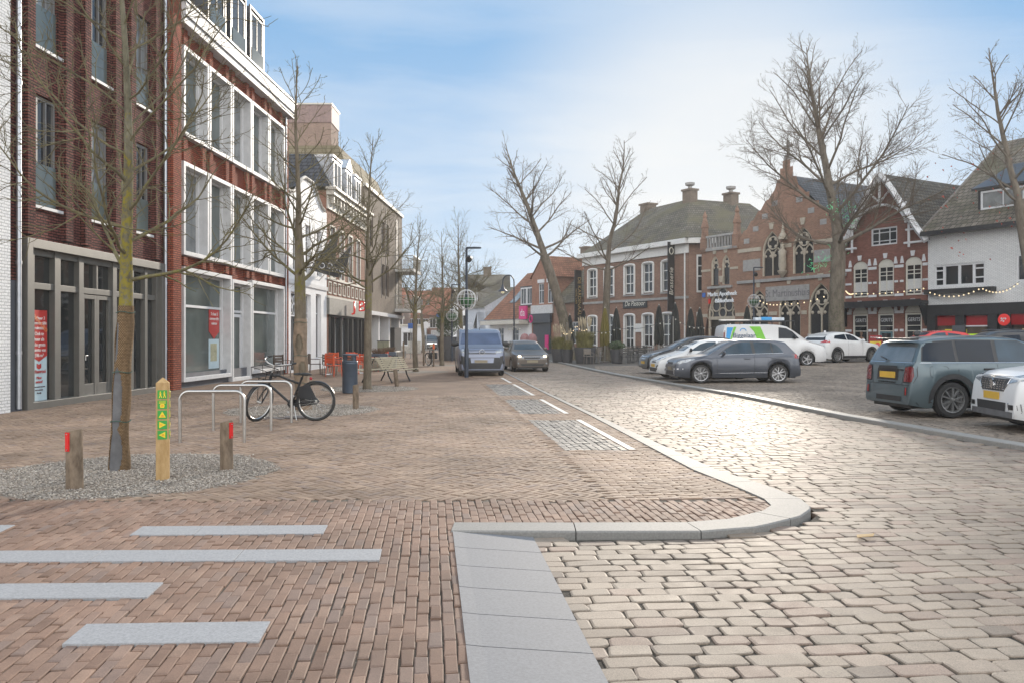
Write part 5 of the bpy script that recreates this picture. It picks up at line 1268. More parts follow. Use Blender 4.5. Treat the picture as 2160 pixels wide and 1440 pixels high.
c.decal('side_window', [(1.62,1.05),(2.52,1.06),(2.50,1.47),(2.02,1.45),(1.86,1.38)], 's', CGLASSL, both=True); c.decal('side_window', [(2.60,1.06),(3.34,1.07),(3.32,1.46),(2.58,1.47)], 's', CGLASS, both=True); c.decal('side_window', [(3.40,1.07),(4.06,1.08),(3.98,1.42),(3.38,1.46)], 's', CGLASS, both=True)
c.line('window_trim', [(t, 1.045) for t in np.linspace(1.4, 4.2, 20)], CHROME, .010); c.line('window_trim', [(t, 1.043) for t in np.linspace(-.72, .72, 14)], CHROME, .009, 'b', False)
c.decal('rear_window', [(-.68,1.06),(.68,1.06),(.62,1.40),(-.62,1.40)], 'b', M('rear glass', (.10,.11,.115), .06, 0, .3, 2, coat=.3, spec=.8), .007)
b = MB(); b.box(-2.02,-1.85,-.60,.60,1.475,1.51); b.build('spoiler', BLACK, c.e, bevel=.01)
roofp = M('dark roof paint', (.10,.095,.09), .3, .2, .08, 3, coat=.6)
P = []; 
bm_r = MB(); n = 14; m = 10; vs = []
for i in range(n+1):
    t = 1.95 + (3.95-1.95)*i/n
    for j in range(m+1):
        y = -.62 + 1.24*j/m; h, _, _, _ = c.bvh.ray_cast(Vector((c.L/2-t, y, 3)), Vector((0,0,-1))); vs.append((c.L/2-t, y, h.z+.006))
bm_r.add(vs, [(i*(m+1)+j, i*(m+1)+j+1, (i+1)*(m+1)+j+1, (i+1)*(m+1)+j) for i in range(n) for j in range(m)]); bm_r.build('roof_panel', roofp, c.e, smooth=60)
for sg in (-1, 1):
    P = [(sg*p[0], p[1]) for p in ((.56,.70),(.79,.70),(.82,.80),(.80,.99),(.74,1.03),(.58,1.0))]
    o = c.decal('tail_light', [(sg*p[0], p[1]) for p in ((.54,.66),(.80,.66),(.83,.80),(.81,.98),(.74,1.01),(.56,.98))], 'b', BLACK, .008, .06)[0]
    c.decal('tail_lens', P if 0 else [(sg*p[0], p[1]) for p in ((.565,.685),(.785,.685),(.805,.80),(.785,.96),(.73,.985),(.58,.955))], 'b', TAILD, .016, .06, parent=None)
    c.decal('reflector', [(sg*p[0], p[1]) for p in ((.60,.42),(.68,.42),(.68,.58),(.60,.58))], 'b', BLACK, .012, .06); c.decal('reflector_lens', [(sg*p[0], p[1]) for p in ((.635,.43),(.675,.43),(.675,.57),(.635,.57))], 'b', TAIL, .016, .06)
c.decal('pillar_trim', [(1.55,1.055),(4.08,1.075),(4.0,1.44),(3.3,1.485),(2.02,1.47),(1.82,1.38)], 's', BLACK, .0035, both=True)
c.plate(.80, 'b', PLATE, 0, .12); c.decal('plate_recess', [(-.36,.70),(.36,.70),(.36,.92),(-.36,.92)], 'b', BLACK, .006); c.decal('handle_strip', [(-.33,.92),(.33,.92),(.31,.975),(-.31,.975)], 'b', BLACK, .02)
c.decal('diffuser', [(-.5,.30),(.35,.30),(.35,.40),(-.5,.40)], 'b', PLAS, .012); c.decal('bumper_trim', [(-.8,.24),(.8,.24),(.8,.30),(-.8,.30)], 'b', PLAS, .010)
c.line('bumper_gap', [(y, .62) for y in np.linspace(-.8, .8, 18)], BLACK, .007, 'b', False); c.line('tailgate_gap', [(-.50, .63),(-.52,.8),(-.50,1.02)], BLACK, .006, 'b', False); c.line('tailgate_gap', [(.50, .63),(.52,.8),(.50,1.02)], BLACK, .006, 'b', False)
c.gaps((1.5, 2.56, 3.38)); c.handle(2.75, .93, BLACK); c.line('fuel_flap', [(3.62,.78),(3.92,.78),(3.95,.82),(3.95,.96),(3.92,.98),(3.62,.98),(3.59,.95),(3.59,.81),(3.62,.78)], BLACK, .004)
x = c.face_x(0, .63, 'b'); text('COUNTRYMAN', .05, BLACK, c.e, (c.face_x(0,.655,'b')-.012, 0, .655), 'badge', .004, rz=-PI/2, font_scale_x=1.7); text('COOPER', .045, BLACK, c.e, (c.face_x(-.45,.9,'b')-.014, -.45, .905), 'badge', .004, rz=-PI/2)
b = MB(); b.ball((-1.5,0,1.60),.05,8,5,(1.5,.4,1.2)); b.build('roof_antenna', BLACK, c.e); b = MB(); b.tube([(-2.09,.1,1.10),(-2.06,.35,1.15)], .012, 5); b.build('rear_wiper', BLACK, c.e)
# white crossover nose at right edge -----------------------------------
WT = [(0,.5),(.02,.72),(.08,.90),(.3,.98),(.9,1.06),(1.2,1.10),(1.6,1.30),(2.0,1.46),(2.4,1.54),(3.4,1.53),(3.9,1.45),(4.05,1.2),(4.13,.9),(4.16,.5)]
fx, fy, hd = 8.0, 13.85, PI-.10
pos = (fx - 2.08*math.cos(hd), fy - 2.08*math.sin(hd))
wp = paint('white', 1)
c = Car('white_crossover', 'white crossover with dark studded grille and yellow plate, nose showing at the right edge', pos, hd, .03, 4.16, 1.74, WT, [(0,.8),(1.2,1.04),(4.16,1.08)], 2.54, .84, .335, wp, taper=(.13,.42,.1,.4))
c.wheels(5, True); c.arches(PLAS, .07); c.windscreen(1.14, 1.46, .64, .52); c.mirror(1.5, 1.08)
c.decal('side_window', [(1.65,1.12),(2.6,1.14),(2.58,1.45),(2.1,1.41)], 's', CGLASS, both=True); c.decal('side_window', [(2.68,1.14),(3.5,1.17),(3.4,1.4),(2.66,1.45)], 's', CGLASS, both=True)
c.decal('headlight', [(.48,.78),(.78,.84),(.82,.94),(.70,.96),(.52,.90)], 'f', LAMP, .008, .05, both=True); c.decal('headlight', [(.1,.84),(.4,.90),(.5,.96),(.15,.95)], 's', LAMP, .008, .05, both=True)
g = c.decal('grille', [(-.36,.66),(.36,.66),(.46,.78),(.48,.86),(-.48,.86),(-.46,.78)], 'f', BLACK, .010, .07)[0]
b = MB()
for z in (.69,.725,.76,.795,.83):
    for y in np.arange(-.36, .37, .09): x = c.face_x(y, z); b.box(x+.010, x+.022, y-.022, y+.022, z-.008, z+.008)
b.build('grille_stud', CHROME, g)
c.line('grille_trim', [(-.36,.655),(.36,.655),(.47,.78),(.49,.87),(0,.885),(-.49,.87),(-.47,.78),(-.36,.655)], CHROME, .012, 'f', False)
b = MB(); lion = [(-.02,-.08),(.03,-.08),(.02,-.04),(.05,-.01),(.07,-.05),(.09,-.04),(.07,.02),(.03,.04),(.06,.08),(.02,.10),(-.03,.085),(-.06,.05),(-.08,.06),(-.07,.02),(-.03,.01),(-.05,-.03),(-.07,-.07)]
x = c.face_x(0,.765)+.02; b.prism([(p[0]*.85, .765+p[1]*.85) for p in lion], x, x+.018, 'x'); b.build('emblem', CHROME, c.e)
c.plate(.575, 'f', PLATE, 0, .12); c.decal('lower_grille', [(-.48,.34),(.48,.34),(.5,.48),(-.5,.48)], 'f', PLAS, .010); c.decal('bumper_trim', [(-.80,.24),(.80,.24),(.80,.34),(-.80,.34)], 'f', M('grey plastic', (.11,.11,.115), .5), .012)
c.line('fog_trim', [(.56,.36),(.80,.36),(.80,.47),(.56,.47),(.56,.36)], CHROME, .012, 'f'); c.decal('fog_light', [(.58,.375),(.78,.375),(.78,.455),(.58,.455)], 'f', BLACK, .009, .06, both=True)
c.line('bonnet_gap', [(y, .90) for y in np.linspace(-.72, .72, 16)], BLACK, .005, 'f', False)
# grey van on the pavement side -----------------------------------------
VT = [(0,.55),(.02,.82),(.08,1.02),(.25,1.12),(.7,1.20),(.95,1.27),(1.35,1.58),(1.65,1.80),(1.95,1.89),(2.4,1.93),(4.4,1.94),(4.8,1.90),(4.9,1.6),(4.96,1.0),(4.96,.5)]
hd = -PI/2+.10; pos = (-1.20-2.48*math.cos(hd)*1, 33.5-2.48*math.sin(hd))
steel = paint('steel blue grey', (.17,.19,.25), .5, .28)
c = Car('grey_van', 'steel grey panel van facing the viewer at the roadside, black lower grille and round badge', pos, hd, 0, 4.96, 1.92, VT, [(0,.95),(.9,1.18),(4.96,1.22)], 3.27, .9, .34, steel, 'van', .20, .80, (.13,.45,.05,.25))
c.wheels(5, False, RIMD, .62); VG = M('van windscreen', (.06,.085,.15), .04, 0, .3, 1.4, spec=.4)
c.windscreen(1.29, 1.82, .85, .74, VG); c.mirror(1.25, 1.22, PLAS, 1.5)
c.decal('side_window', [(1.35,1.3),(2.2,1.32),(2.2,1.76),(1.75,1.72)], 's', CGLASS, both=True)
c.decal('headlight', [(.52,.93),(.86,.95),(.90,1.10),(.80,1.11),(.56,1.02)], 'f', LAMP, .008, .06, both=True)
c.decal('grille', [(-.55,.90),(.55,.90),(.60,1.0),(.55,1.05),(-.55,1.05),(-.60,1.0)], 'f', BLACK, .008)
c.decal('lower_grille', [(-.72,.30),(.72,.30),(.78,.45),(.70,.76),(-.70,.76),(-.78,.45)], 'f', PLAS, .008)
for z in (.36,.43,.5): c.line('grille_bar', [(y, z) for y in np.linspace(-.7, .7, 9)], DARK, .014, 'f', False)
c.decal('bumper_panel', [(-.45,.54),(.45,.54),(.48,.74),(-.48,.74)], 'f', steel, .014); c.decal('air_vent', [(.70,.45),(.90,.5),(.92,.85),(.72,.8)], 'f', PLAS, .010, .06, both=True)
x = c.face_x(0,.975)+.02; b = MB(); b.tube([(x, .115*math.cos(t), .975+.1*math.sin(t)) for t in np.linspace(0, 2*PI, 17)[:-1]], .014, 6, closed=True); b.prism([(-.1,.985),(.0,.965),(-.01,.985),(.1,.97),(.0,.99),(.01,.972)], x-.006, x+.008, 'x'); b.build('emblem', CHROME, c.e)
c.plate(.60, 'f', PLATED, -.05); c.line('bonnet_gap', [(y, 1.13) for y in np.linspace(-.8,.8,14)], BLACK, .006, 'f', False)
b = MB(); b.tube([(c.L/2-1.75,0,1.86),(c.L/2-1.82,0,1.98)], .012, 5); b.build('roof_antenna', BLACK, c.e)
# brown hatchback driving with lamps on -----------------------------------
hd = -PI/2+.16; pos = (.95-2.12*math.cos(hd), 38.6-2.12*math.sin(hd))
HT2 = [(p[0], p[1]*1.0) for p in HATCH]
c = Car('brown_hatchback', 'brown metallic hatchback driving towards the viewer with both headlamps lit', pos, hd, RZ, 4.26, 1.80, HT2, BELT, 2.62, .86, .32, paint('brown', (.115,.095,.08), .5, .28), taper=(.2,.6,.1,.4))
c.wheels(5, False); c.windscreen(1.03, 1.36, .68, .53, CGLASSL); c.mirror(1.72, .99); hatch_windows(c)
c.decal('headlight', [(.38,.64),(.74,.68),(.80,.82),(.66,.80),(.44,.71)], 'f', LAMP, .008, .06, both=True)
for sg in (-1, 1):
    b = MB(); x = c.face_x(sg*.60, .72); b.ball((x+.005, sg*.60, .725), .085, 10, 6, (.4,1,.8)); b.build('headlight_lens', LAMPON, c.e)
c.decal('grille', [(-.34,.60),(.34,.60),(.42,.70),(-.42,.70)], 'f', PLAS, .010); c.line('grille_trim', [(-.34,.595),(.34,.595),(.43,.705),(-.43,.705),(-.34,.595)], CHROME, .014, 'f', False)
c.decal('lower_grille', [(-.50,.28),(.50,.28),(.56,.38),(-.56,.38)], 'f', PLAS, .009); c.plate(.50, 'f', PLATED); 
for sg in (-1, 1): b = MB(); x = c.face_x(sg*.66,.4); b.ball((x+.003, sg*.66,.4), .045, 8, 5, (.4,1,1)); b.build('fog_light', LAMP, c.e)
# company van -------------------------------------------------------------
TT = [(0,.6),(.03,.86),(.15,1.0),(.7,1.14),(.95,1.24),(1.5,1.64),(1.85,1.86),(2.2,1.93),(2.7,1.96),(4.6,1.95),(4.8,1.88),(4.87,1.3),(4.9,.95),(4.9,.5)]
pos = (12.35, 39.9)
c = Car('white_company_van', 'white company van with green and blue stripes, ladder on its roof rack', pos, -.02, float(sqz(*pos))-.02, 4.9, 1.9, TT, [(0,.85),(1,1.15),(4.9,1.2)], 3.0, .93, .33, paint('white', 1), 'van', .2, .82, (.13,.45,.04,.2))
c.wheels(5, False); c.windscreen(1.28, 1.85, .78, .68); c.mirror(1.5, 1.25, BLACK); c.decal('side_window', [(1.28,1.28),(2.25,1.28),(2.25,1.80),(1.9,1.76),(1.6,1.6)], 's', CGLASS, both=True)
LG = M('livery green', (.16,.48,.03), .35, 0, .03); LB_ = M('livery blue', (.02,.28,.62), .35, 0, .03); NAVY = M('livery navy', (.02,.06,.13), .4)
c.decal('livery_stripe', [(3.25,1.25),(2.85,1.25),(2.95,1.5),(3.1,1.84),(3.62,1.84),(3.4,1.6)], 's', LG, .009, both=True); c.decal('livery_stripe', [(4.72,1.1),(4.56,1.1),(4.45,1.6),(4.36,1.8),(4.66,1.8)], 's', LB_, .009, both=True); c.decal('livery_stripe', [(4.55,1.15),(4.50,1.1),(4.22,1.82),(4.34,1.82)], 's', LG, .012, both=True)
c.decal('tail_light', [(4.76,1.1),(4.84,1.1),(4.82,1.65),(4.74,1.65)], 's', TAILD, .012, both=True)
ht, _, _, _ = c.bvh.ray_cast(Vector((c.L/2-3.85, -3, 1.4)), Vector((0,1,0)))
text('Biggelaar', .30, NAVY, c.e, (c.L/2-3.86, ht.y-.03, 1.42), 'livery_lettering', .004)
b = MB(); b.tube([(c.L/2-3.9+.14*math.cos(t), ht.y-.0, 1.62+.13*math.sin(t)) for t in np.linspace(.1, PI, 8)], .022, 5); b.build('livery_emblem', LB_, c.e)
b = MB(); z = 2.10
for y in (-.7, .7): b.tube([(-2.2,y,z),(1.0,y,z)], .025, 6)
for x in np.linspace(-2.2, 1.0, 6): b.tube([(x,-.7,z),(x,.7,z)], .02, 6); b.tube([(x,-.7,1.9),(x,-.7,z)], .02, 6); b.tube([(x,.7,1.9),(x,.7,z)], .02, 6)
b.build('roof_rack', BLACK, c.e)
b = MB(); b.box(-.85, .55, -.62, -.30, 2.13, 2.27); o = tag(b.build('cargo_box', M('pale cargo box', (.5,.55,.6), .4), None, bevel=.02), 'pale long box strapped on the company van roof rack', 'box'); o.location = (pos[0], pos[1], c.e.location.z)
b = MB(); b.box(-.55, -.05, -.64, -.28, 2.14, 2.29); b.build('blue_wrap', LB_, o)
b = MB(); 
for y in (-.15, .22): b.box(-2.35, .2, y, y+.05, 2.13, 2.19)
for x in np.arange(-2.2, .1, .3): b.box(x, x+.04, -.1, .22, 2.14, 2.18)
o = tag(b.build('ladder', STEEL, None), 'aluminium ladder lying on the company van roof rack', 'ladder'); o.location = (pos[0], pos[1], c.e.location.z)
# cars behind -----------------------------------------------------------------
pos = (15.9, 27.5)
c = Car('black_estate_car', 'black estate car showing only its roof above the sage crossover', pos, PI-.15, .16, 4.6, 1.84, [(p[0]*1.08, p[1]*1.10) for p in HATCH], [(0,.65),(1.2,1.0),(4.6,1.05)], 2.7, .9, .33, paint('black', 1)); c.wheels(5, False)
c.windscreen(1.12, 1.48, .66, .54); c.decal('side_window', [(1.8,1.1),(2.9,1.12),(2.88,1.48),(2.4,1.46)], 's', CGLASS, both=True); c.rearscreen(1.12,1.40,.55,.5)
b = MB()
for y in (-.55,.55): b.tube([(c.L/2-2.2,y,1.61),(c.L/2-2.5,y,1.655),(c.L/2-3.8,y,1.60),(c.L/2-4.0,y,1.53)], .018, 6)
b.build('roof_rail', DARK, c.e)
pos = (18.3, 36.5)
c = city('red_city_car', 'bright red car of which only the roof shows behind the black estate', pos, PI, paint('red', (.45,.015,.012), .1, .25)); c.e.location.z += .19; c.wheels(5, False)
pos = (-10.3, 104)
c = Car('dark_pickup', 'dark pickup truck parked at the far end of the street', pos, -PI/2+.2, 0, 5.2, 1.95, VT[:8] + [(2.4,1.9),(3.2,1.88),(3.5,1.6),(3.6,1.2),(5.1,1.15),(5.2,.6)], [(0,.95),(.9,1.18),(5.2,1.1)], 3.2, .95, .4, paint('black', 1)); c.wheels(5, False); c.windscreen(1.3, 1.78, .78, .68, CGLASSL); c.plate(.6,'f'); c.front(-.6,.6,.75,.95,'grille',CHROME)
pos = (-13.2, 112)
c = Car('pale_far_car', 'pale grey car beside the pickup at the far end of the street', pos, -PI/2+.2, 0, 4.26, 1.8, HATCH, BELT, 2.62, .86, .32, paint('silver', (.4,.42,.44), .5)); c.wheels(5, False); c.windscreen(1.03,1.36,.68,.53)
# ------------------------------------------------------------------ trees
class Wood:
    """collects tapered branches in one array"""
    def __init__(s): s.V = []; s.Q = []; s.n = 0
    def branch(s, P, R, k):
        P = np.asarray(P, float); R = np.asarray(R, float); m = len(P)
        T = np.gradient(P, axis=0); T /= np.linalg.norm(T, axis=1)[:,None]+1e-9
        ref = np.array([.31,.21,.93]) if abs(T[0,2]) < .9 else np.array([1.,.1,0])
        A = np.cross(T, ref); A /= np.linalg.norm(A, axis=1)[:,None]+1e-9; B = np.cross(T, A)
        w = 2*PI*np.arange(k)/k
        V = P[:,None] + R[:,None,None]*(A[:,None]*np.cos(w)[None,:,None] + B[:,None]*np.sin(w)[None,:,None])
        i = np.arange(m-1)[:,None]*k; j = np.arange(k)[None]; j2 = (j+1) % k
        q = np.stack([i+j, i+j2, i+k+j2, i+k+j], -1).reshape(-1,4)
        s.V.append(V.reshape(-1,3)); s.Q.append(q+s.n); s.n += m*k
    def build(s, name, mat, parent, label=None):
        o = fast_mesh(name, np.concatenate(s.V), np.concatenate(s.Q), mat, smooth=True); o.parent = parent
        if label: o['label'] = label
        return o
def path(rng, p, d, L, n, up, wob, sag=0.):
    P = [np.array(p, float)]; d = np.array(d, float); d /= np.linalg.norm(d); D = [d.copy()]
    for i in range(n):
        d = d + rng.normal(0, wob, 3) + np.array([0,0,up/n]) - np.array([0,0,sag/n])*(i > n*.5); d /= np.linalg.norm(d)
        P.append(P[-1] + d*L/n); D.append(d.copy())
    return np.array(P), np.array(D)
def side_dir(rng, t, ang):
    r = rng.normal(0, 1, 3); r -= t*np.dot(r, t); r /= np.linalg.norm(r)+1e-9
    return t*math.cos(ang) + r*math.sin(ang)
def twigs(rng, W, P, D, L, r, level, spec):
    """recursive side shoots along a branch"""
    n = max(2, int(spec['n'][level]*L/spec['ref'][level])); 
    for i in range(n):
        f = spec['from'] + (1-spec['from'])*(i+rng.random())/n; k = min(len(P)-2, int(f*(len(P)-1))); fr = f*(len(P)-1)-k
        p = P[k]*(1-fr)+P[k+1]*fr; t = D[k]
        l = L*spec['len'][level]*(1.1-.6*f)*rng.uniform(.6, 1.25); rr = max(spec['rmin'], r*(1-f*.75)*spec['rr'])
        d = side_dir(rng, t, rng.uniform(*spec['ang'])); m = 4 if level > 0 else 6
        p2, d2 = path(rng, p, d, l, m, spec['up'], spec['wob'], spec.get('sag', 0.))
        W.branch(p2, np.linspace(rr, max(spec['rmin']*.6, rr*.3), len(p2)), 4 if rr > spec['rmin']*2.2 else 3)
        if level+1 < len(spec['n']): twigs(rng, W, p2, d2, l, rr, level+1, spec)
def barkmat(name, c1, c2, moss=None, scale=9.):
    m, nt, b = newmat(name); MATS[name] = m
    tc = nd(nt, 'ShaderNodeTexCoord'); mp = nd(nt, 'ShaderNodeMapping'); mp.inputs['Scale'].default_value = (1,1,.35); nt.links.new(tc.outputs['Object'], mp.inputs[0])
    n = nd(nt, 'ShaderNodeTexNoise'); n.inputs['Scale'].default_value = scale; n.inputs['Detail'].default_value = 8; n.inputs['Roughness'].default_value = .7; nt.links.new(mp.outputs[0], n.inputs['Vector'])
    col = mixc(nt, c1, c2, maprange(nt, n.outputs[0], .38, .62, 0, 1))
    if moss:
        n2 = nd(nt, 'ShaderNodeTexNoise'); n2.inputs['Scale'].default_value = 13; n2.inputs['Detail'].default_value = 9; n2.inputs['Roughness'].default_value = .75; nt.links.new(tc.outputs['Object'], n2.inputs['Vector'])
        sp = nd(nt, 'ShaderNodeSeparateXYZ'); nt.links.new(tc.outputs['Object'], sp.inputs[0])
        hz = maprange(nt, sp.outputs[2], moss[1], moss[2], moss[3], moss[4])
        if len(moss) > 5:
            mn = nd(nt, 'ShaderNodeMath', operation='MINIMUM'); nt.links.new(hz, mn.inputs[0]); nt.links.new(maprange(nt, sp.outputs[2], moss[5]-.4, moss[5]+.3, moss[3], moss[4]), mn.inputs[1]); hz = mn.outputs[0]
        ad = nd(nt, 'ShaderNodeMath', operation='ADD'); nt.links.new(n2.outputs[0], ad.inputs[0]); nt.links.new(hz, ad.inputs[1])
        col = mixc(nt, col, moss[0], maprange(nt, ad.outputs[0], .52, .62, 0, .9))
    nt.links.new(col, b.inputs['Base Color']); b.inputs['Roughness'].default_value = .9; b.inputs['Specular IOR Level'].default_value = .1
    bp = nd(nt, 'ShaderNodeBump'); bp.inputs['Strength'].default_value = .7; bp.inputs['Distance'].default_value = .02; nt.links.new(n.outputs[0], bp.inputs['Height']); nt.links.new(bp.outputs[0], b.inputs['Normal'])
    return m
BARK1 = barkmat('lichen bark', (.095,.085,.06), (.19,.175,.125), ((.22,.18,.025), 5.0, 2.6, -.12, .08, 1.6))
BARKT = barkmat('grey green twig bark', (.10,.085,.06), (.17,.15,.085), ((.17,.155,.05), 5.5, 2.0, -.2, .06))
BARK2 = barkmat('olive bark', (.105,.085,.062), (.185,.155,.115), ((.15,.135,.03), 5.5, 2.6, -.22, .06, 2.2))
BARK3 = barkmat('old lime bark', (.10,.083,.066), (.185,.157,.125), ((.07,.085,.03), 12, 3, -.25, .0), 5.)
BARK3T = barkmat('lime twig bark', (.105,.08,.06), (.16,.13,.10))
BURLAP = brickmat('burlap', (.24,.16,.09), (.31,.21,.125), (.10,.065,.035), .022, .016, .004, 'xz', bump=.8, stain=.15)
def street_tree(label, x, y, h, r, first, nb, blen, seed, bark, twig, detail=1., lean=0.):
    rng = np.random.default_rng(seed); e = empty('street_tree', (x, y, 0), 0, label, 'tree', 'young trees along the pavement')
    P, D = path(rng, (0,0,-.1), (0, 0, 1), h, 22, 1.6, .03); P[:,:2] *= .7; P[:,0] += lean*P[:,2]; z = P[:,2]
    R = np.interp(z, [-.1, .25, first, h*.6, h], [r*1.3, r*1.02, r*.86, r*.40, .006])
    W = Wood(); W.branch(P, R, 12)
    tr = W.build('trunk', bark, e)
    W = Wood(); sp = dict(n=[max(4,int(9*detail)), max(3, int(5*detail))], ref=[1.6, .6], len=[.46,.5], rmin=.0045 if detail > .8 else .007, rr=.62, ang=(.5,1.0), up=.25, wob=.14, **{'from': .18})
    az = rng.random()*6
    for i in range(nb):
        f = (i+.3*rng.random())/nb; zz = first + (h*.96-first)*f**1.05; k = int(np.searchsorted(z, zz))-1; k = max(0, min(k, len(P)-2))
        p = P[k] + (P[k+1]-P[k])*(zz-z[k])/(z[k+1]-z[k]+1e-9); az += 2.4+rng.normal(0,.3)
        l = blen*(1-.72*f)*rng.uniform(.75,1.2); el = .25 + .75*f + rng.normal(0,.15)
        d = np.array([math.cos(az)*math.cos(el), math.sin(az)*math.cos(el), math.sin(el)])
        p2, d2 = path(rng, p, d, l, 9, .75-.3*f, .11); rr = max(.008, np.interp(zz, z, R)*.34)
        W.branch(p2, np.linspace(rr, .006, len(p2)), 6); twigs(rng, W, p2, d2, l, rr, 0, sp)
    W.build('crown', twig, e)
    return e, P, R
def old_lime(label, x, y, z0, h, r, fork, spread, seed, limbs=9, lean=(0,0), detail=1., rmin=.0075, crown_from=.0):
    rng = np.random.default_rng(seed); e = empty('lime_tree', (x, y, z0), 0, label, 'tree', 'old lime trees round the square')
    W = Wood(); P, D = path(rng, (0,0,-.3), (lean[0], lean[1], 1), fork+.3, 12, .05, .03)
    W.branch(P, np.interp(P[:,2], [-.3,.4,fork*.5,fork], [r*1.35,r,r*.85,r*.8]), 14)
    # central leader beyond the fork
    P2, D2 = path(rng, P[-1]-(P[-1]-P[-2])*.2, D[-1], (h-fork), 14, .35, .06); R2 = np.linspace(r*.62, .02, len(P2)); W.branch(P2, R2, 10)
    C = Wood(); sp = dict(n=[int(10*detail), int(8*detail), int(5*detail)], ref=[3.6,1.6,.8], len=[.46,.46,.5], rmin=rmin, rr=.5, ang=(.4,.95), up=.22, wob=.085, sag=.3, **{'from': .22})
    az = rng.random()*6
    for i in range(limbs):
        f = i/limbs; k = int(f**1.1*(len(P2)-3)); p = P2[k]; az += 2.4 + rng.normal(0,.25)
        prof = math.sin(PI*min(1, .22+.75*f))**.5*(1-.38*f); l = spread*prof*rng.uniform(.85,1.15); el = .30+.75*f+rng.normal(0,.1)
        d = np.array([math.cos(az)*math.cos(el), math.sin(az)*math.cos(el), math.sin(el)])
        p2, d2 = path(rng, p, d, l, 10, .35, .075, .25); rr = max(.025, R2[k]*.38); W.branch(p2, np.linspace(rr, .018, len(p2)), 7)
        twigs(rng, C, p2, d2, l, rr, 0, sp)
    twigs(rng, C, P2[5:], D2[5:], (h-fork)*.5, R2[5], 0, sp)
    W.build('trunk', BARK3, e); C.build('crown', BARK3T, e); return e, P2
T1 = street_tree('nearest young street tree with yellow lichen and a torn burlap trunk wrap', -4.62, 9.76, 8.0, .086, 2.2, 32, 2.4, 5, BARK1, BARKT, 1.25, .05)
def burlap(e, P, R, z1, gaps):
    b = MB(); n = 54; zs = np.linspace(.0, z1, 90); vs = []; fs = []
    for z in zs:
        c = np.array([np.interp(z, P[:,2], P[:,0]), np.interp(z, P[:,2], P[:,1])]); r = np.interp(z, P[:,2], R)+.016 + .006*math.sin(z*9)
        for j in range(n): a = 2*PI*j/n; rr = r*(1+.035*math.sin(3*a+z*7)+.02*math.sin(7*a-z*11)); vs.append((c[0]+rr*math.cos(a), c[1]+rr*math.sin(a), z))
    for i in range(len(zs)-1):
        for j in range(n):
            a = 2*PI*(j+.5)/n; z = (zs[i]+zs[i+1])/2
            if any(abs(z-g[0]) < g[1] and abs(((a-g[2]+PI) % (2*PI))-PI) < g[3]*math.sqrt(max(0,1-((z-g[0])/g[1])**2)) for g in gaps): continue
            fs.append((i*n+j, i*n+(j+1) % n, (i+1)*n+(j+1) % n, (i+1)*n+j))
    b.add(vs, fs); o = b.build('burlap_wrap', BURLAP, e, smooth='raw'); m = o.modifiers.new('cloth', 'SOLIDIFY'); m.thickness = .012
    b = MB()
    for z in (.30*z1, z1*.96, .6*z1):
        c = (np.interp(z, P[:,2], P[:,0]), np.interp(z, P[:,2], P[:,1])); r = np.interp(z, P[:,2], R)+.026
        b.tube([(c[0]+r*math.cos(t), c[1]+r*math.sin(t), z+.01*math.sin(3*t)) for t in np.linspace(0, 2*PI, 17)[:-1]], .005, 5, closed=True)
    b.build('twine', M('green twine', (.04,.09,.07), .8), o)
gd = MB(); zs_ = np.linspace(-.02, 1.75, 12); gd.tube([(np.interp(z, T1[1][:,2], T1[1][:,0]), np.interp(z, T1[1][:,2], T1[1][:,1]), z) for z in zs_], [np.interp(z, T1[1][:,2], T1[2])+.006 for z in zs_], 20)
gd.build('trunk_guard', M('grey trunk guard', (.10,.10,.105), .6, 0, .3, 7), T1[0], smooth=60)
burlap(T1[0], T1[1], T1[2], 1.92, [(.22,.26,-PI/2-.15,.9),(.82,.38,-PI/2-.3,.85),(1.5,.25,-PI/2-.75,.5)])
T2 = street_tree('young street tree with knobbly wrapped trunk rising behind the parked bicycle', -4.5, 17.9, 7.4, .135, 2.7, 34, 2.3, 8, BARK2, BARKT, 1.0)
burlap(T2[0], T2[1], T2[2], 1.95, [(1.4,.22,-PI/2,.6),(.9,.15,-PI/2+.5,.6)]); bpy.data.objects['burlap_wrap.001'].data.materials[0] = M('brown tree wrap', (.2,.145,.10), .9, 0, .25, 9, .4, 30)
street_tree('slender street tree with an upright crown between the litter bin and the bench', -4.38, 25.1, 7.8, .12, 3.0, 34, 2.2, 12, BARK2, BARKT, .9)
street_tree('slim street tree in a round earth bed beyond the bench', -4.43, 38.2, 7.0, .12, 2.5, 30, 2.3, 15, BARK2, BARKT, .9)
street_tree('thin street tree left of the wire ball lamp', -3.95, 46.8, 7.6, .12, 2.6, 28, 2.5, 19, BARK2, BARKT, .85)
street_tree('far street tree with a spreading crown behind the street lamp', -3.7, 60, 10.5, .2, 3.0, 30, 4., 23, BARK2, BARKT, .9)
street_tree('farthest pavement tree by the red roofed houses', -9.2, 86, 9, .18, 3.2, 24, 3.0, 27, BARK2, BARKT, .7)
def ground_z(x, y): return float(sqz(x, y))
old_lime('leaning old lime tree left of the pub', 4.2, 58, .1, 15.9, .40, 7.5, 5.2, 31, 17, (-.17,.0), .9)
old_lime('old lime tree standing in front of the pub windows', 6.0, 53, .12, 13.9, .27, 5.8, 4.2, 37, 16, (-.03,0), .9)
big = old_lime('massive old lime tree with green light clusters before the gothic house', 18.35, 46.6, .28, 18.3, .48, 6.6, 7.0, 41, 20, (-.04,0), 1.0)
e4, PP = old_lime('old lime tree with red leaves at the right edge', 25.5, 40.2, .3, 15.8, .28, 8.0, 4.8, 47, 16, (.0,0), .9)
b = MB()
rr_ = random.Random(4)
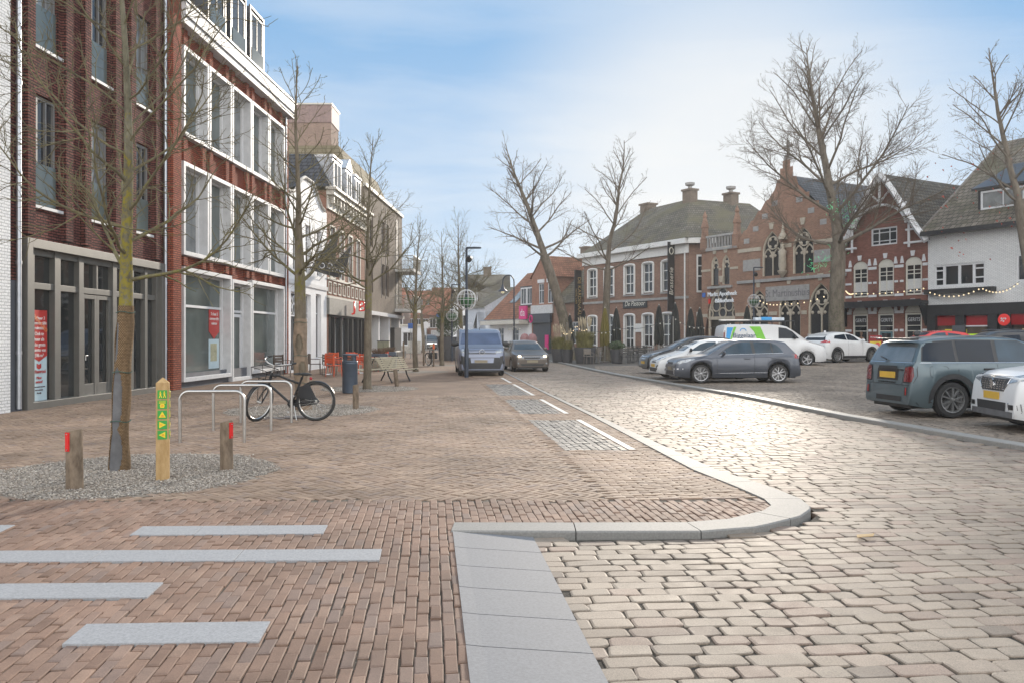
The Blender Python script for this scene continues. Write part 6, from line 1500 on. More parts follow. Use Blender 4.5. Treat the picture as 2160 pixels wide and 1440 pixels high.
for k in range(60):
    p = PP[rr_.randrange(0, 6)]; q = (p[0]+rr_.uniform(-4,.5), p[1]+rr_.uniform(-2,1), p[2]-rr_.uniform(-.5,3)); a = rr_.random()*6; s_ = rr_.uniform(.06,.13)
    b.add([q, (q[0]+s_*math.cos(a), q[1]+s_*math.sin(a), q[2]-.04), (q[0]+s_*.4, q[1]+s_*.2, q[2]-s_)], [(0,1,2)])
b.build('red_leaves', M('dry red leaves', (.34,.07,.05), .8, 0, .4, 3), e4, smooth='raw')
b = MB()
for (hx_, hz_) in ((-.2,6.2),(.3,8.6),(-.4,8.4),(.5,7.7),(-1.6,5.2),(-1.0,5.6)):
    for k in range(26):
        p = Vector((hx_+rr_.gauss(0,.22), -.45+rr_.gauss(0,.1), hz_+rr_.gauss(0,.22))); d = Vector((rr_.gauss(0,1), rr_.gauss(0,.4), rr_.gauss(0,1))).normalized()*.14
        b.tube([p, p+d], .012, 3)
b.build('light_cluster', M('green fairy lights', (.10,.5,.22), .5, 0, .2, emit=.25), big[0])
# ------------------------------------------------------------------ street furniture
WOOD = barkmat('weathered post wood', (.12,.09,.065), (.22,.17,.125), None, 16)
WOODN = barkmat('fresh post wood', (.34,.22,.10), (.44,.30,.15), None, 14)
def post(label, x, y, h, r, refl=None, lean=(0,0), name='wooden_post'):
    e = empty(name, (x, y, 0), 0, label, 'post', 'round wooden posts guarding the tree beds'); rng = random.Random(int(x*100))
    b = MB(); b.lathe([(r*.99,-.1),(r*1.0,0),(r*.97,h*.5),(r*.94,h-.015),(r*.88,h)], 18)
    b.v = [(v[0]*(1+.05*math.sin(5*math.atan2(v[1],v[0])+v[2]*3)) + lean[0]*v[2], v[1]*(1+.05*math.cos(4*math.atan2(v[1],v[0]))) + lean[1]*v[2], v[2]+ (.012*math.sin(v[0]*30) if v[2] > h*.9 else 0)) for v in b.v]
    b.build('post_body', WOOD, e, smooth=45)
    if refl is not None:
        b = MB(); Mx = Matrix.Rotation(refl, 4, 'Z'); b.box(-.022, .022, -r*1.03-.008, -r*1.03+.01, h*.66, h*.98, Mx); s = b.build('red_reflector', M('red reflector', (.6,.02,.02), .25, 0, .05), e)
        b = MB()
        for z in (h*.69, h*.95): b.lathe([(.006,-.004),(.006,.004)], 8, Mx @ Matrix.Translation((0,-r*1.03-.01,z)) @ Matrix.Rotation(PI/2, 4, 'X'))
        b.build('screw', STEEL, s)
    return e
post('round wooden post with a red reflector on its face, left of the wrapped tree', -4.5, 8.53, .60, .083, -.35)
post('round wooden post with a red reflector on its side, right of the square marker post', -3.36, 9.76, .57, .075, 1.1)
post('short round wooden post in the gravel behind the parked bicycle', -3.41, 18.1, .53, .068)
post('leaning wooden post at the end of the bench', -3.64, 26.3, .55, .07, None, (-.12,0))
for x, y, h, l in ((-5.62,43,1.35,'thin grey post left of the slim tree by the bench'),(-4.9,46,1.2,'thin grey post left of the black bicycle far up the pavement'),(-4.25,45,1.25,'thin post with orange band beside the black bicycle')):
    e = post(l, x, y, h, .05)
    if 'orange' in l: b = MB(); b.lathe([(.056,.95),(.056,1.2)], 12); b.build('orange_band', M('orange band', (.65,.12,.03), .5), e)
# square trail marker
e = empty('marker_post', (-3.83, 9.1, 0), .32, 'square pale wooden marker post with green and yellow route plates', 'post'); w = .066
b = MB(); b.box(-w, w, -w, w, -.1, 1.06); b.add([(-w,-w,1.06),(w,-w,1.06),(w,w,1.06),(-w,w,1.06),(0,0,1.12)], [(0,1,4),(1,2,4),(2,3,4),(3,0,4)]); b.build('post_body', WOODN, e, bevel=.004)
GR = M('route plate green', (.03,.28,.04), .4, 0, .05); YL = M('route plate yellow', (.72,.55,.02), .4, 0, .05)
for face in (0, 1):
    Mx = Matrix.Rotation(face*PI/2, 4, 'Z')
    for k, z in enumerate((.935,.825,.715,.605,.495)):
        b = MB(); b.box(-.048, .048, -w-.004, -w-.0005, z-.047, z+.047, Mx); p = b.build('route_plate', GR, e)
        b = MB()
        if k == 0:
            for s in (-.02,.02):
                b.ball(Mx @ Vector((s,-w-.004,z+.026)), .008, 8, 5, (1,1,1)); b.prism([(s-.010,z+.016),(s-.004,z-.008),(s-.014,z-.035),(s-.006,z-.035),(s+.002,z-.010),(s+.010,z-.035),(s+.017,z-.033),(s+.008,z-.004),(s+.010,z+.016)], -w-.008, -w-.004, 'y', Mx)
        elif k == 1:
            for q in (.028,.014): b.box(-.034, .034, -w-.008, -w-.004, z+q, z+q+.006, Mx)
            b.prism([(-.018,z-.034),(.018,z-.034),(.024,z-.01),(.018,z+.008),(-.018,z+.008),(-.024,z-.01)], -w-.008, -w-.004, 'y', Mx)
        else:
            tri = {2:[(-.036,z-.03),(.036,z-.03),(0,z+.036)], 3:[(-.03,z-.034),(.036,z),(-.03,z+.034)], 4:[(.03,z-.034),(.03,z+.034),(-.036,z)]}[k]
            b.prism(tri, -w-.008, -w-.004, 'y', Mx)
        b.build('route_symbol', YL, p)
        if k and not face: text(('29','30','31','65')[k-1], .026, RED, p, ((0,0,-.008,.008)[k-1], -w-.0095, z-.012 if k < 3 else z), ext=.001)
# bicycle stands
def stand(x0, x1, y, label):
    e = tag(None, label) if 0 else None; xm = (x0+x1)/2; W = (x1-x0)/2; h = .755; r = .13
    P = [(-W,0,-.1),(-W,0,h-r)] + [(-W+r-r*math.cos(a), 0, h-r+r*math.sin(a)) for a in np.linspace(.2, PI/2, 6)] + [(W-r+r*math.sin(a), 0, h-r+r*math.cos(a)) for a in np.linspace(0, PI/2-.2, 6)] + [(W,0,h-r),(W,0,-.1)]
    b = MB(); b.tube(P, .024, 12); o = b.build('bicycle_stand', STEEL, smooth=50); o.location = (xm, y, 0); o.rotation_euler.z = .02
    return tag(o, label, 'bicycle stand', 'steel bicycle stands')
stand(-4.93, -3.98, 12.33, 'bent steel tube bicycle stand nearest the marker post'); stand(-5.0, -4.04, 13.9, 'middle steel tube bicycle stand between the other two'); stand(-4.95, -4.03, 15.15, 'steel tube bicycle stand against which the black bicycle leans')
# bicycle ----------------------------------------------------------------
BF = M('black bicycle enamel', (.010,.010,.012), .3, 0, .1, coat=.15, spec=.35); BR = M('black rubber', (.02,.02,.02), .7)
def bicycle(label, loc_, rz, steer=.95, lean=.0, small=False):
    e = empty('bicycle', loc_, rz, label, 'bicycle'); e.rotation_euler = (lean, 0, rz); wb = 1.10; R = .345
    def wheel(name, par, Mx, fender=True):
        b = MB(); b.tube([Mx @ Vector((R*math.cos(t), 0, R*math.sin(t))) for t in np.linspace(0, 2*PI, 41)[:-1]], .026, 8, closed=True); o = b.build(name, BR, par, smooth=60)
        b = MB(); b.tube([Mx @ Vector((.315*math.cos(t), 0, .315*math.sin(t))) for t in np.linspace(0, 2*PI, 41)[:-1]], .012, 6, closed=True); b.build('rim', STEEL, o, smooth=60)
        b = MB()
        for k in range(28):
            t = 2*PI*k/28; b.tube([Mx @ Vector((.025*math.cos(t+1.2*(-1)**k), .025*(-1)**k, .025*math.sin(t+1.2*(-1)**k))), Mx @ Vector((.31*math.cos(t), 0, .31*math.sin(t)))], .0016, 3)
        b.tube([Mx @ Vector((0,-.05,0)), Mx @ Vector((0,.05,0))], .024, 8); b.build('spokes', STEEL, o)
        return o
    Mr = Matrix.Translation((0,0,R+.02)); wheel('rear_wheel', e, Mr)
    hd0, hd1 = Vector((.90,0,.66)), Vector((.835,0,.90)); ax = (hd1-hd0).normalized()
    Sx = Matrix.Translation(hd0) @ Matrix.Rotation(steer, 4, ax) @ Matrix.Translation(-hd0)
    Mf = Sx @ Matrix.Translation((wb,0,R+.02)); wheel('front_wheel', e, Mf)
    b = MB(); bb = Vector((.46,0,.31)); st = Vector((.30,0,.72))
    b.tube([hd0-ax*.02, hd1], .027, 10); b.tube([hd0+ax*.02, bb], .024, 10); b.tube([hd1-ax*.05,(.70,0,.84),(.5,0,.76),(.33,0,.70)], .021, 10); b.tube([bb, st, st+Vector((-.03,0,.10))], .021, 10)
    for s in (-.055, .055): b.tube([bb+Vector((0,s*.5,0)), (0,s,R+.02)], .010, 8); b.tube([(.335,s*.3,.66),(0,s,R+.02)], .009, 8)
    b.build('frame', BF, e, smooth=50)
    b = MB()
    for s in (-.05, .05): b.tube([Sx @ (hd0-ax*.02), Sx @ Vector((.96,s,.55)), Sx @ Vector((wb,s,R+.02))], .016, 8)
    b.build('fork', BF, e, smooth=50)
    b = MB()
    for (Mx, a0, a1) in ((Mr, .15, 2.75), (Mf, .45, 2.6)):
        n = 16; vs = []
        for t in np.linspace(a0, a1, n):
            for (dy, dr) in ((-.03,.028),(0,.042),(.03,.028)): vs.append(Mx @ Vector(((R+dr)*math.cos(t) if Mx is Mr else (R+dr)*math.cos(t), dy, (R+dr)*math.sin(t))))
        b.add(vs, [(i*3+k, i*3+k+1, (i+1)*3+k+1, (i+1)*3+k) for i in range(n-1) for k in (0,1)])
    b.build('mudguard', BF, e, smooth=60)
    b = MB(); b.prism([(.52,.24),(.56,.31),(.52,.39),(.0,.43),(-.06,.365),(0,.30)], -.075, -.045, 'y'); b.build('chain_case', BF, e, bevel=.01)
    b = MB(); b.add([(-.02,.05,.42),(.30,.05,.40),(.33,.05,.62),(.12,.05,.70)], [(0,1,2,3)]); b.build('coat_guard', BF, e)
    b = MB(); b.tube([(.46,-.09,.31),(.53,-.10,.16)], .010, 6); b.box(.50,.57,-.19,-.11,.145,.17); b.build('crank', STEEL, e); b = MB(); b.tube([(.46,.09,.31),(.39,.10,.46)], .010, 6); b.box(.36,.43,.11,.19,.45,.475); b.build('crank', STEEL, e)
    b = MB(); b.lathe([(.02,0),(.11,.01),(.115,.035),(.06,.06),(.01,.062)], 16, Matrix.Translation((.20,0,.84)) @ Matrix.Diagonal((1,.9,1,1))); b.lathe([(.01,0),(.055,.01),(.05,.04),(.01,.05)], 12, Matrix.Translation((.33,0,.85)) @ Matrix.Diagonal((1.9,.7,1,1))); b.tube([(.27,0,.76),(.25,0,.85)], .014, 8); b.build('saddle', BR, e, smooth=50)
    b = MB(); T = Vector((.80,0,1.03)); b.tube([Sx @ hd1, Sx @ T], .014, 8)
    for s in (-1, 1): b.tube([Sx @ T, Sx @ Vector((.84,s*.10,1.06)), Sx @ Vector((.82,s*.22,1.10)), Sx @ Vector((.70,s*.28,1.11)), Sx @ Vector((.56,s*.29,1.11))], .012, 8)
    hb = b.build('handlebar', STEEL, e, smooth=50)
    for s in (-1, 1): b = MB(); b.tube([Sx @ Vector((.66,s*.285,1.112)), Sx @ Vector((.54,s*.291,1.11))], .019, 10); b.build('grip', BR, hb, smooth=50)
    if not small:
        b = MB()
        for z, wdt in ((.86,.16),(1.02,.19)):
            b.tube([Sx @ Vector(p) for p in ((.90,-wdt,z),(1.20,-wdt,z),(1.20,wdt,z),(.90,wdt,z))], .007, 6, closed=True)
        for (x, y) in ((.90,-.16),(1.2,-.16),(1.2,.16),(.9,.16)): b.tube([Sx @ Vector((x,y,.86)), Sx @ Vector((x,y*1.19,1.02))], .006, 5)
        for y in (-.08,0,.08): b.tube([Sx @ Vector((.9,y,.86)), Sx @ Vector((1.2,y,.86))], .005, 5)
        for s in (-.06,.06): b.tube([Sx @ Vector((1.12,s,.86)), Sx @ Vector((wb,s,R+.04))], .006, 5)
        b.build('front_carrier', BF, e)
    b = MB(); b.ball((.10,0,.79),.03,8,6); b.build('tail_lamp', TAIL, e)
    b = MB(); b.tube([(.40,.05,.28),(.30,.22,.02)], .009, 6); b.build('kickstand', STEEL, e)
    return e
bicycle('black upright bicycle with front carrier, its front wheel turned, parked at the last stand', (-3.68, 15.55, 0), PI-.02, 1.2, .05)
e = bicycle('black bicycle with pannier far up the pavement between two thin posts', (-4.35, 45.6, 0), PI/2+.3, .3, 0, True)
b = MB(); b.box(-.25,.2,-.2,-.08,.4,.75); b.box(-.25,.2,.08,.2,.4,.75); b.build('pannier', BLACK, e, bevel=.03)
bicycle('black bicycle leaning beside the teal shop door', (22.6, 46.3, float(sqz(22.6,46.3))), 2.3, .4, 0, True)
b = MB(); b.tube([(.2*math.cos(t), .14*math.sin(t), .02+.01*math.sin(3*t)) for t in np.linspace(0, 2*PI, 22)[:-1]], .012, 6, closed=True); b.tube([(.2,.0,.03),(.42,.03,.03),(.62,-.02,.03)], .03, 8)
o = tag(b.build('chain_lock', M('grey cable', (.16,.15,.15), .5), smooth=50), 'coiled cable lock lying on the gravel under the bicycle', 'lock'); o.location = (-4.55, 15.9, 0)
# bin --------------------------------------------------------------------
e = empty('litter_bin', (-4.57, 23.4, 0), 0, 'dark blue grey round litter bin with a flat lid on short posts', 'litter bin')
BB_ = M('blue grey steel', (.055,.075,.105), .4, .2, .12, 4)
b = MB(); b.lathe([(.20,0),(.215,.02),(.215,.80),(.225,.82),(.225,.84),(.215,.86),(.225,.88),(.215,.90),(.20,.905)], 28); b.build('drum', BB_, e, smooth=35)
b = MB(); b.lathe([(.10,1.05),(.225,1.055),(.225,1.09),(.12,1.105),(.01,1.11)], 28); l = b.build('lid', BB_, e, smooth=35)
for k in range(4): b = MB(); a = PI/4+k*PI/2; b.box(-.03,.03,-.012,.012,.90,1.06, Matrix.Translation((.18*math.cos(a), .18*math.sin(a), 0)) @ Matrix.Rotation(a+PI/2, 4, 'Z')); b.build('lid_post', BB_, e)
# double bench -----------------------------------------------------------
e = empty('double_bench', (-4.45, 29.4, 0), 1.2, 'double sided park bench of pale slats on curved black legs', 'bench')
SL = M('pale bench slats', (.42,.37,.27), .6, 0, .12, 7)
for sd in (-1, 1):
    b = MB()
    for k in range(5): y = sd*(.80-.095*k); b.box(-.95, .95, min(y, y-sd*.075), max(y, y-sd*.075), .43-.008*k, .46-.008*k)
    b.build('seat', SL, e, bevel=.004)
    b = MB()
    for k in range(6): z = .47+.07*k; y = sd*(.34-.045*k); b.box(-.95, .95, y-.016, y+.016, z, z+.052)
    b.build('backrest', SL, e, bevel=.004)
for x in (-.65, .65):
    b = MB()
    for sd in (-1, 1):
        b.tube([(x, sd*.86, .44),(x, sd*.55,.405),(x, sd*.38,.41),(x, sd*.28,.52),(x, sd*.08,.92)], .02, 6); b.tube([(x, sd*.42,.40),(x, sd*.46,.25),(x, sd*.60,0)], .028, 6)
    b.tube([(x,-.1,.9),(x,.1,.9)], .02, 6); b.build('leg', BLACK, e, smooth=50)
# cafe chairs and tables -------------------------------------------------------
def chair(name, label, mat, grp, slat=True):
    e = empty(name, (0,0,0), 0, label, 'chair', grp)
    b = MB(); b.box(-.22,.22,-.22,.22,.43,.46); b.build('seat', mat, e, bevel=.01)
    b = MB()
    for k in range(3): b.box(-.21,.21,.215+.02*k,.235+.02*k,.56+.11*k,.645+.11*k)
    for s in (-.21,.21): b.box(s-.014,s+.014,.20,.29,.44,.88)
    b.build('backrest', mat, e)
    for (x, y) in ((-.2,-.2),(.2,-.2),(-.2,.2),(.2,.2)): b = MB(); b.tube([(x*1.12,y*1.15,0),(x,y,.44)], .014, 6); b.build('leg', mat, e)
    b = MB()
    for s in (-.23,.23): b.tube([(s,-.2,.44),(s,-.2,.65),(s,.24,.66)], .012, 6)
    b.build('armrest', mat, e)
    return e
def table(label, mat, legm, grp, r=.38, sq=False):
    e = empty('cafe_table', (0,0,0), 0, label, 'table', grp)
    b = MB()
    if sq: b.box(-r,r,-r,r,.72,.75)
    else: b.lathe([(r,.72),(r,.75)], 24)
    b.build('table_top', mat, e)
    b = MB(); b.tube([(0,0,.02),(0,0,.72)], .03, 8); b.lathe([(.24,0),(.22,.03),(.04,.04)], 16); b.build('pedestal', legm, e)
    return e
BRC = M('brown cafe chair', (.085,.062,.05), .5, 0, .1); ORC = M('orange red cafe chair', (.58,.085,.025), .45, 0, .08); GTOP = M('pale table top', (.5,.48,.44), .5)
places = [(-7.55,34.2,.4,'brown'),(-7.0,34.6,-.6,'brown'),(-8.35,35.2,1.9,'brown'),(-9.2,33.2,.9,'brown'),(-8.6,33.4,-.4,'brown'),(-7.9,36.6,2.8,'orange'),(-7.0,37.2,.8,'orange'),(-6.9,36.0,.3,'orange'),(-8.2,38.6,3.0,'orange'),(-6.5,38.4,2.2,'orange'),(-7.6,39.6,2.9,'orange'),(-6.2,40.6,.4,'orange'),(-7.15,33.3,2.6,'orange'),(-6.55,35.0,-.9,'orange')]
pr = {}
CL = {'brown': ['brown slatted cafe chair turned to the table, back to the viewer','brown slatted cafe chair right beside the first brown one','brown slatted cafe chair left of the pale round table','dark brown cafe chair against the white house wall','dark brown cafe chair half hidden by the knobbly tree trunk'],
      'orange': ['orange red cafe chair behind the brown chairs','orange red cafe chair nearest the litter bin','orange red cafe chair in front at the round table','orange red cafe chair by the shop window','orange red cafe chair behind the bin lid','orange red cafe chair farthest up the terrace','single orange red cafe chair by the slender tree trunk','orange red cafe chair in front of the brown chairs, facing away','orange red cafe chair just left of the litter bin drum']}
cnt = {'brown':0,'orange':0}
for x, y, rz, k in places:
    lb = CL[k][cnt[k]]; cnt[k] += 1
    if k not in pr: pr[k] = chair('cafe_chair', lb, BRC if k == 'brown' else ORC, 'chairs of the left hand cafe'); c = pr[k]; c.location = (x,y,0); c.rotation_euler.z = rz
    else: dup(pr[k], (x,y,0), rz, lb)
t0 = table('pale round cafe table among the brown chairs', GTOP, STEEL, 'tables of the left hand cafe'); t0.location = (-7.9,35.4,0)
dup(t0, (-6.75,36.7,0), 0, 'pale round cafe table among the orange chairs'); dup(t0, (-7.4,38.6,0), 0, 'pale round cafe table farther up by the shop window')
for x, y, l in ((-6.3,39.4,'slate blue square planter with dry plants behind the litter bin'),(-6.6,44.5,'slate blue square planter by the shop entrance')):
    e = empty('planter', (x,y,0), .05, l, 'planter', 'slate planters on the left pavement'); b = MB(); b.box(-.4,.4,-.4,.4,0,.8); b.build('tub', BB_, e, bevel=.015)
    b = MB(); rr = random.Random(3)
    for k in range(160): a = rr.random()*6.3; q = rr.random()*.36; b.tube([(q*math.cos(a),q*math.sin(a),.8),(q*1.3*math.cos(a),q*1.3*math.sin(a),.8+rr.uniform(.08,.28))], .008, 3)
    b.build('plant', M('dry heather', (.13,.08,.05), .9, 0, .4, 12), e)
e = empty('utility_cabinet', (-8.6, 55.5, 0), .04, 'olive grey utility cabinet on the pavement by the balcony block', 'cabinet'); b = MB(); b.box(-.38,.38,-.2,.2,0,1.3); b.build('box', M('olive grey cabinet', (.22,.22,.15), .5, 0, .08), e, bevel=.015); b = MB(); b.box(-.41,.41,-.23,.23,1.302,1.36); b.build('lid', DARK, e); b = MB(); b.box(-.01,.01,-.206,-.2,.1,1.2); b.build('door_gap', BLACK, e)
e = empty('concrete_seat_wall', (-11.4, 83, 0), .25, 'low pale concrete seating block at the far end of the pavement', 'wall'); b = MB(); b.box(-2.2,2.2,-.5,.5,0,.75); b.box(1.0,2.2,-.55,.45,0,1.2); b.build('block', M('pale concrete', (.42,.40,.36), .8), e, bevel=.03)
e = empty('white_kiosk', (-14.6, 104, 0), 0, 'small white kiosk with dark window at the far end', 'kiosk'); b = MB(); b.wall(rect(0,3.6,0,3.0),[rect(.9,2.7,.6,2.2)],0,.2); shell(b,0,3.6,3,0,3.0); b.build('wall', WHITE, e); window(e,.9,2.7,.6,2.2,.1,.07,(.33,.66)); b = MB(); b.box(-.15,3.75,-.2,3.1,3.003,3.2); b.build('roof', CREAM, e)
# street lamps -----------------------------------------------------------------
LP = M('lamp post blue black', (.028,.038,.058), .45, .3, .12)
WIRE = M('white wire', (.62,.62,.63), .5)
FOL = M('artificial green', (.025,.11,.035), .8, 0, .4, 12, .6, 20)
def lamp(label, x, y, h=5.05, ball=3.02, sc=1.):
    e = empty('street_lamp', (x,y,0), 0, label, 'street lamp', 'street lamps with wire decoration balls')
    b = MB(); b.lathe([(.085,-.1),(.085,1.1),(.06,1.16),(.055,h*.6),(.042,h-.05),(.042,h)], 14); b.build('pole', LP, e, smooth=40)
    b = MB(); b.tube([(-.04,0,h),(.1,0,h+.01)], .03, 6); b.prism([(0,-.09),(.1,-.13),(.50,-.10),(.58,-.03),(.58,.03),(.50,.10),(.1,.13),(0,.09)], h-.01, h+.05, 'z'); b.build('lamp_head', LP, e, bevel=.015)
    b = MB(); b.lathe([(.03,-.1),(.12,-.08),(.13,.06),(.05,.14),(.02,.15)], 14, Matrix.Translation((.10,-.05,h-.42)) @ Matrix.Rotation(-1.2, 4, 'X')); b.tube([(0,0,h-.36),(.1,-.05,h-.36)], .02, 6); b.build('spotlight', BLACK, e)
    b = MB(); R = .38*sc
    for k in range(14):
        a = 2*PI*k/14; b.tube([(R*math.sin(t)*math.cos(a), R*math.sin(t)*math.sin(a), ball+R*1.08*math.cos(t)) for t in np.linspace(.02, PI-.25, 14)], .009, 4)
    for t in (.5,1.0,PI/2,2.1,2.6): b.tube([(R*math.sin(t)*math.cos(a), R*math.sin(t)*math.sin(a), ball+R*1.08*math.cos(t)) for a in np.linspace(0, 2*PI, 21)[:-1]], .007, 4, closed=True)
    bl = b.build('wire_ball', WIRE, e)
    b = MB(); b.lathe([(.05,ball-.30*sc),(.20*sc,ball-.22*sc),(.30*sc,ball-.02),(.33*sc,ball+.06),(.06,ball+.10)], 18); o = b.build('green_bowl', FOL, bl, smooth=40)
    b = MB()
    for z, n in ((h*.5,6),): b.box(.05,.20,-.02,.02,2.1,2.12)
    for s in (-1,1): b.tube([(0,0,1.95),(s*.12,0,1.86),(s*.26,0,1.9),(s*.34,0,2.02)], .012, 5); 
    b.build('bracket', WIRE, e)
    return e
lamp('slim blue black street lamp with white wire ball right in front of the grey van', -1.79, 32.65)
lamp('farther slim street lamp with white wire ball beside the thin street tree', -4.02, 55.5)
e = lamp('street lamp with wire ball and spotlights before the gothic house', 15.3, 52.5, 5.7, 3.6); e.location.z = .25
e = empty('arched_lantern', (.15, 62, 0), 0, 'tall thin lamp post with arched neck and hanging bell lantern', 'street lamp')
b = MB(); b.tube([(0,0,0),(0,0,5.6)]+[(-.42+.42*math.cos(t),0,5.7+.5*math.sin(t)) for t in np.linspace(0,PI,10)]+[(-.84,0,5.5)], [.07]+[.045]*11+[.03], 8); b.build('pole', LP, e, smooth=50)
b = MB(); b.lathe([(.04,5.55),(.08,5.45),(.14,5.2),(.34,5.0),(.34,4.97)], 14, Matrix.Translation((-.84,0,0))); l = b.build('lamp_shade', LP, e, smooth=40); b = MB(); b.ball((-.84,0,4.95),.13,10,6); b.build('bulb', M('lamp glass', (.8,.7,.45), .3, 0, .05, emit=.6), l)
b = MB()
for k in range(7): a = 2*PI*k/7; b.ball((.42*math.cos(a), .42*math.sin(a), 2.15), .06, 6, 4); b.tube([(0,0,2.4),(.4*math.cos(a),.4*math.sin(a),2.2)], .012, 4)
b.build('decoration_wreath', CREAM, e)
# traffic signs --------------------------------------------------------------
for x, y, h, l, m in ((-9.3,90,3.1,'small round white traffic sign on a pole up the street','r'),(-8.9,100,4.4,'blue square street sign on a tall pole at the street end','b'),(-7.5,61.5,2.6,'small blue parking sign on a pole by the balcony block','b')):
    e = empty('traffic_sign', (x,y,0), 0, l, 'sign'); b = MB(); b.tube([(0,0,0),(0,0,h)], .035, 6); b.build('pole', STEEL, e)
    b = MB()
    if m == 'r': b.lathe([(.38,-.02),(.38,.02)], 18, Matrix.Translation((0,-.06,h-.2)) @ Matrix.Rotation(PI/2,4,'X'))
    else: b.box(-.2,.2,-.07,-.04,h-.4,h)
    b.build('plate', WHITE if m == 'r' else M('blue sign', 1), e)
# planters with grasses along the pub terrace -----------------------------------
ANT = M('anthracite planter', (.06,.06,.065), .6, 0, .15, 5)
def grass_planter(label, x, y, r, h, gh, n, seed, kind='grass'):
    z = float(sqz(x,y)) if x > 4 else .0; e = empty('planter', (x,y,z), 0, label, 'planter', 'planters along the pub terrace'); rr = random.Random(seed)
    b = MB(); b.lathe([(r*.78,0),(r,h-.03),(r,h),(r*.9,h),(r*.88,h-.08),(.02,h-.08)], 24); b.build('tub', ANT, e, smooth=35)
    b = MB()
    if kind == 'grass':
        for k in range(n):
            a = rr.random()*6.3; q = r*.75*rr.random()**.5; l = gh*rr.uniform(.55,1.); o = rr.uniform(.1,.75)*l*.6; p = Vector((q*math.cos(a), q*math.sin(a), h-.08)); d = Vector((math.cos(a+rr.gauss(0,.5)), math.sin(a+rr.gauss(0,.5)), 0)); w = Vector((-d.y,d.x,0))*.008
            pts = [p, p+d*o*.25+Vector((0,0,l*.55)), p+d*o*.6+Vector((0,0,l*.9)), p+d*o*1.1+Vector((0,0,l*.93))]
            b.add([pts[0]-w,pts[0]+w,pts[1]+w,pts[1]-w,pts[2]+w*.7,pts[2]-w*.7,pts[3]], [(0,1,2,3),(3,2,4,5),(5,4,6)])
        b.build('grass', M('ornamental grass', (.17,.155,.05), .8, 0, .4, 5), e, smooth='raw')
        b = MB()
        for k in range(n//32):
            a = rr.random()*6.3; q = r*.4*rr.random(); l = gh*rr.uniform(1.05,1.35); p = Vector((q*math.cos(a), q*math.sin(a), h)); tp = p+Vector((math.cos(a)*.3*l*.5, math.sin(a)*.3*l*.5, l)); b.tube([p, tp], .005, 3); b.tube([tp-Vector((0,0,.12)), tp, tp+Vector((math.cos(a)*.04,math.sin(a)*.04,.26)), tp+Vector((math.cos(a)*.07,0,.34))], [.008,.022,.02,.004], 5)
        b.build('plume', M('grass plume', (.42,.35,.24), .9, 0, .2, 20), e)
    else:
        for k in range(n):
            t = Vector((rr.gauss(0,1),rr.gauss(0,1),rr.gauss(0,1))).normalized()*rr.random()**.4; p = Vector((t.x*r*1.25, t.y*r*1.25, h+gh*.45+t.z*gh*.5)); u_ = Vector((rr.gauss(0,1),rr.gauss(0,1),rr.gauss(0,1))).normalized()*.06; v_ = u_.orthogonal().normalized()*.03
            b.add([p-u_, p+v_, p+u_, p-v_], [(0,1,2,3)])
        b.build('shrub', M('dark shrub leaves', (.05,.075,.03), .7, 0, .5, 6), e, smooth='raw')
    return e
grass_planter('big dark planter with tall plumed ornamental grass at the corner of the terrace', 4.35, 49.5, .66, .95, 1.15, 900, 1)
grass_planter('smaller dark planter with drooping grass left of the plumed one', 2.95, 52.5, .48, .85, .95, 600, 2)
grass_planter('narrow dark planter with grass between the two grass planters', 3.4, 50.8, .36, .85, .7, 300, 3)
grass_planter('tapered grey planter with round leafy shrub before the pub door', 6.25, 49.5, .40, .80, .55, 700, 4, 'shrub')
grass_planter('dark tub with tall dense evergreen shrub beside the far street lamp', -4.45, 57, .7, 1.6, 2.4, 2600, 5, 'shrub')
grass_planter('low leafy tub by the drugstore front', 4.1, 72, .8, .5, .9, 900, 6, 'shrub')
# closed parasols --------------------------------------------------------------------
def parasol(label, x, y, h, mat, seed):
    z = float(sqz(x,y)) if x > 4 else 0.; rr = random.Random(seed); e = empty('closed_parasol', (x,y,z), rr.random()*6, label, 'parasol', 'closed parasols on the terrace')
    b = MB(); b.tube([(0,0,0),(0,0,h+.08)], .03, 8); b.lathe([(.32,0),(.32,.06),(.05,.08)], 12); b.build('pole', STEEL, e)
    n = 20; prof = [(.03,h),(.08,h-.10),(.15,h-.5),(.21,h-1.1),(.25,h-1.6),(.26,h-2.0),(.24,h-2.25)]; vs = []
    for i, (r, zz_) in enumerate(prof):
        for k in range(n): a = 2*PI*k/n; q = r*(1+(.22 if k % 2 else -.15)*min(1,i/2)*rr.uniform(.7,1.2)); vs.append((q*math.cos(a+.06*i), q*math.sin(a+.06*i), zz_-(rr.uniform(0,.16) if i == len(prof)-1 else 0)))
    b = MB(); b.add(vs, [(i*n+k, i*n+(k+1) % n, (i+1)*n+(k+1) % n, (i+1)*n+k) for i in range(len(prof)-1) for k in range(n)]); b.build('canopy', mat, e)
CANV = barkmat('charcoal canvas', (.022,.024,.024), (.04,.042,.042), ((.10,.10,.03), 3.6, 2.6, -.4, -.04), 4.); OLIV = barkmat('olive yellow canvas', (.10,.085,.03), (.17,.14,.04), None, 3.)
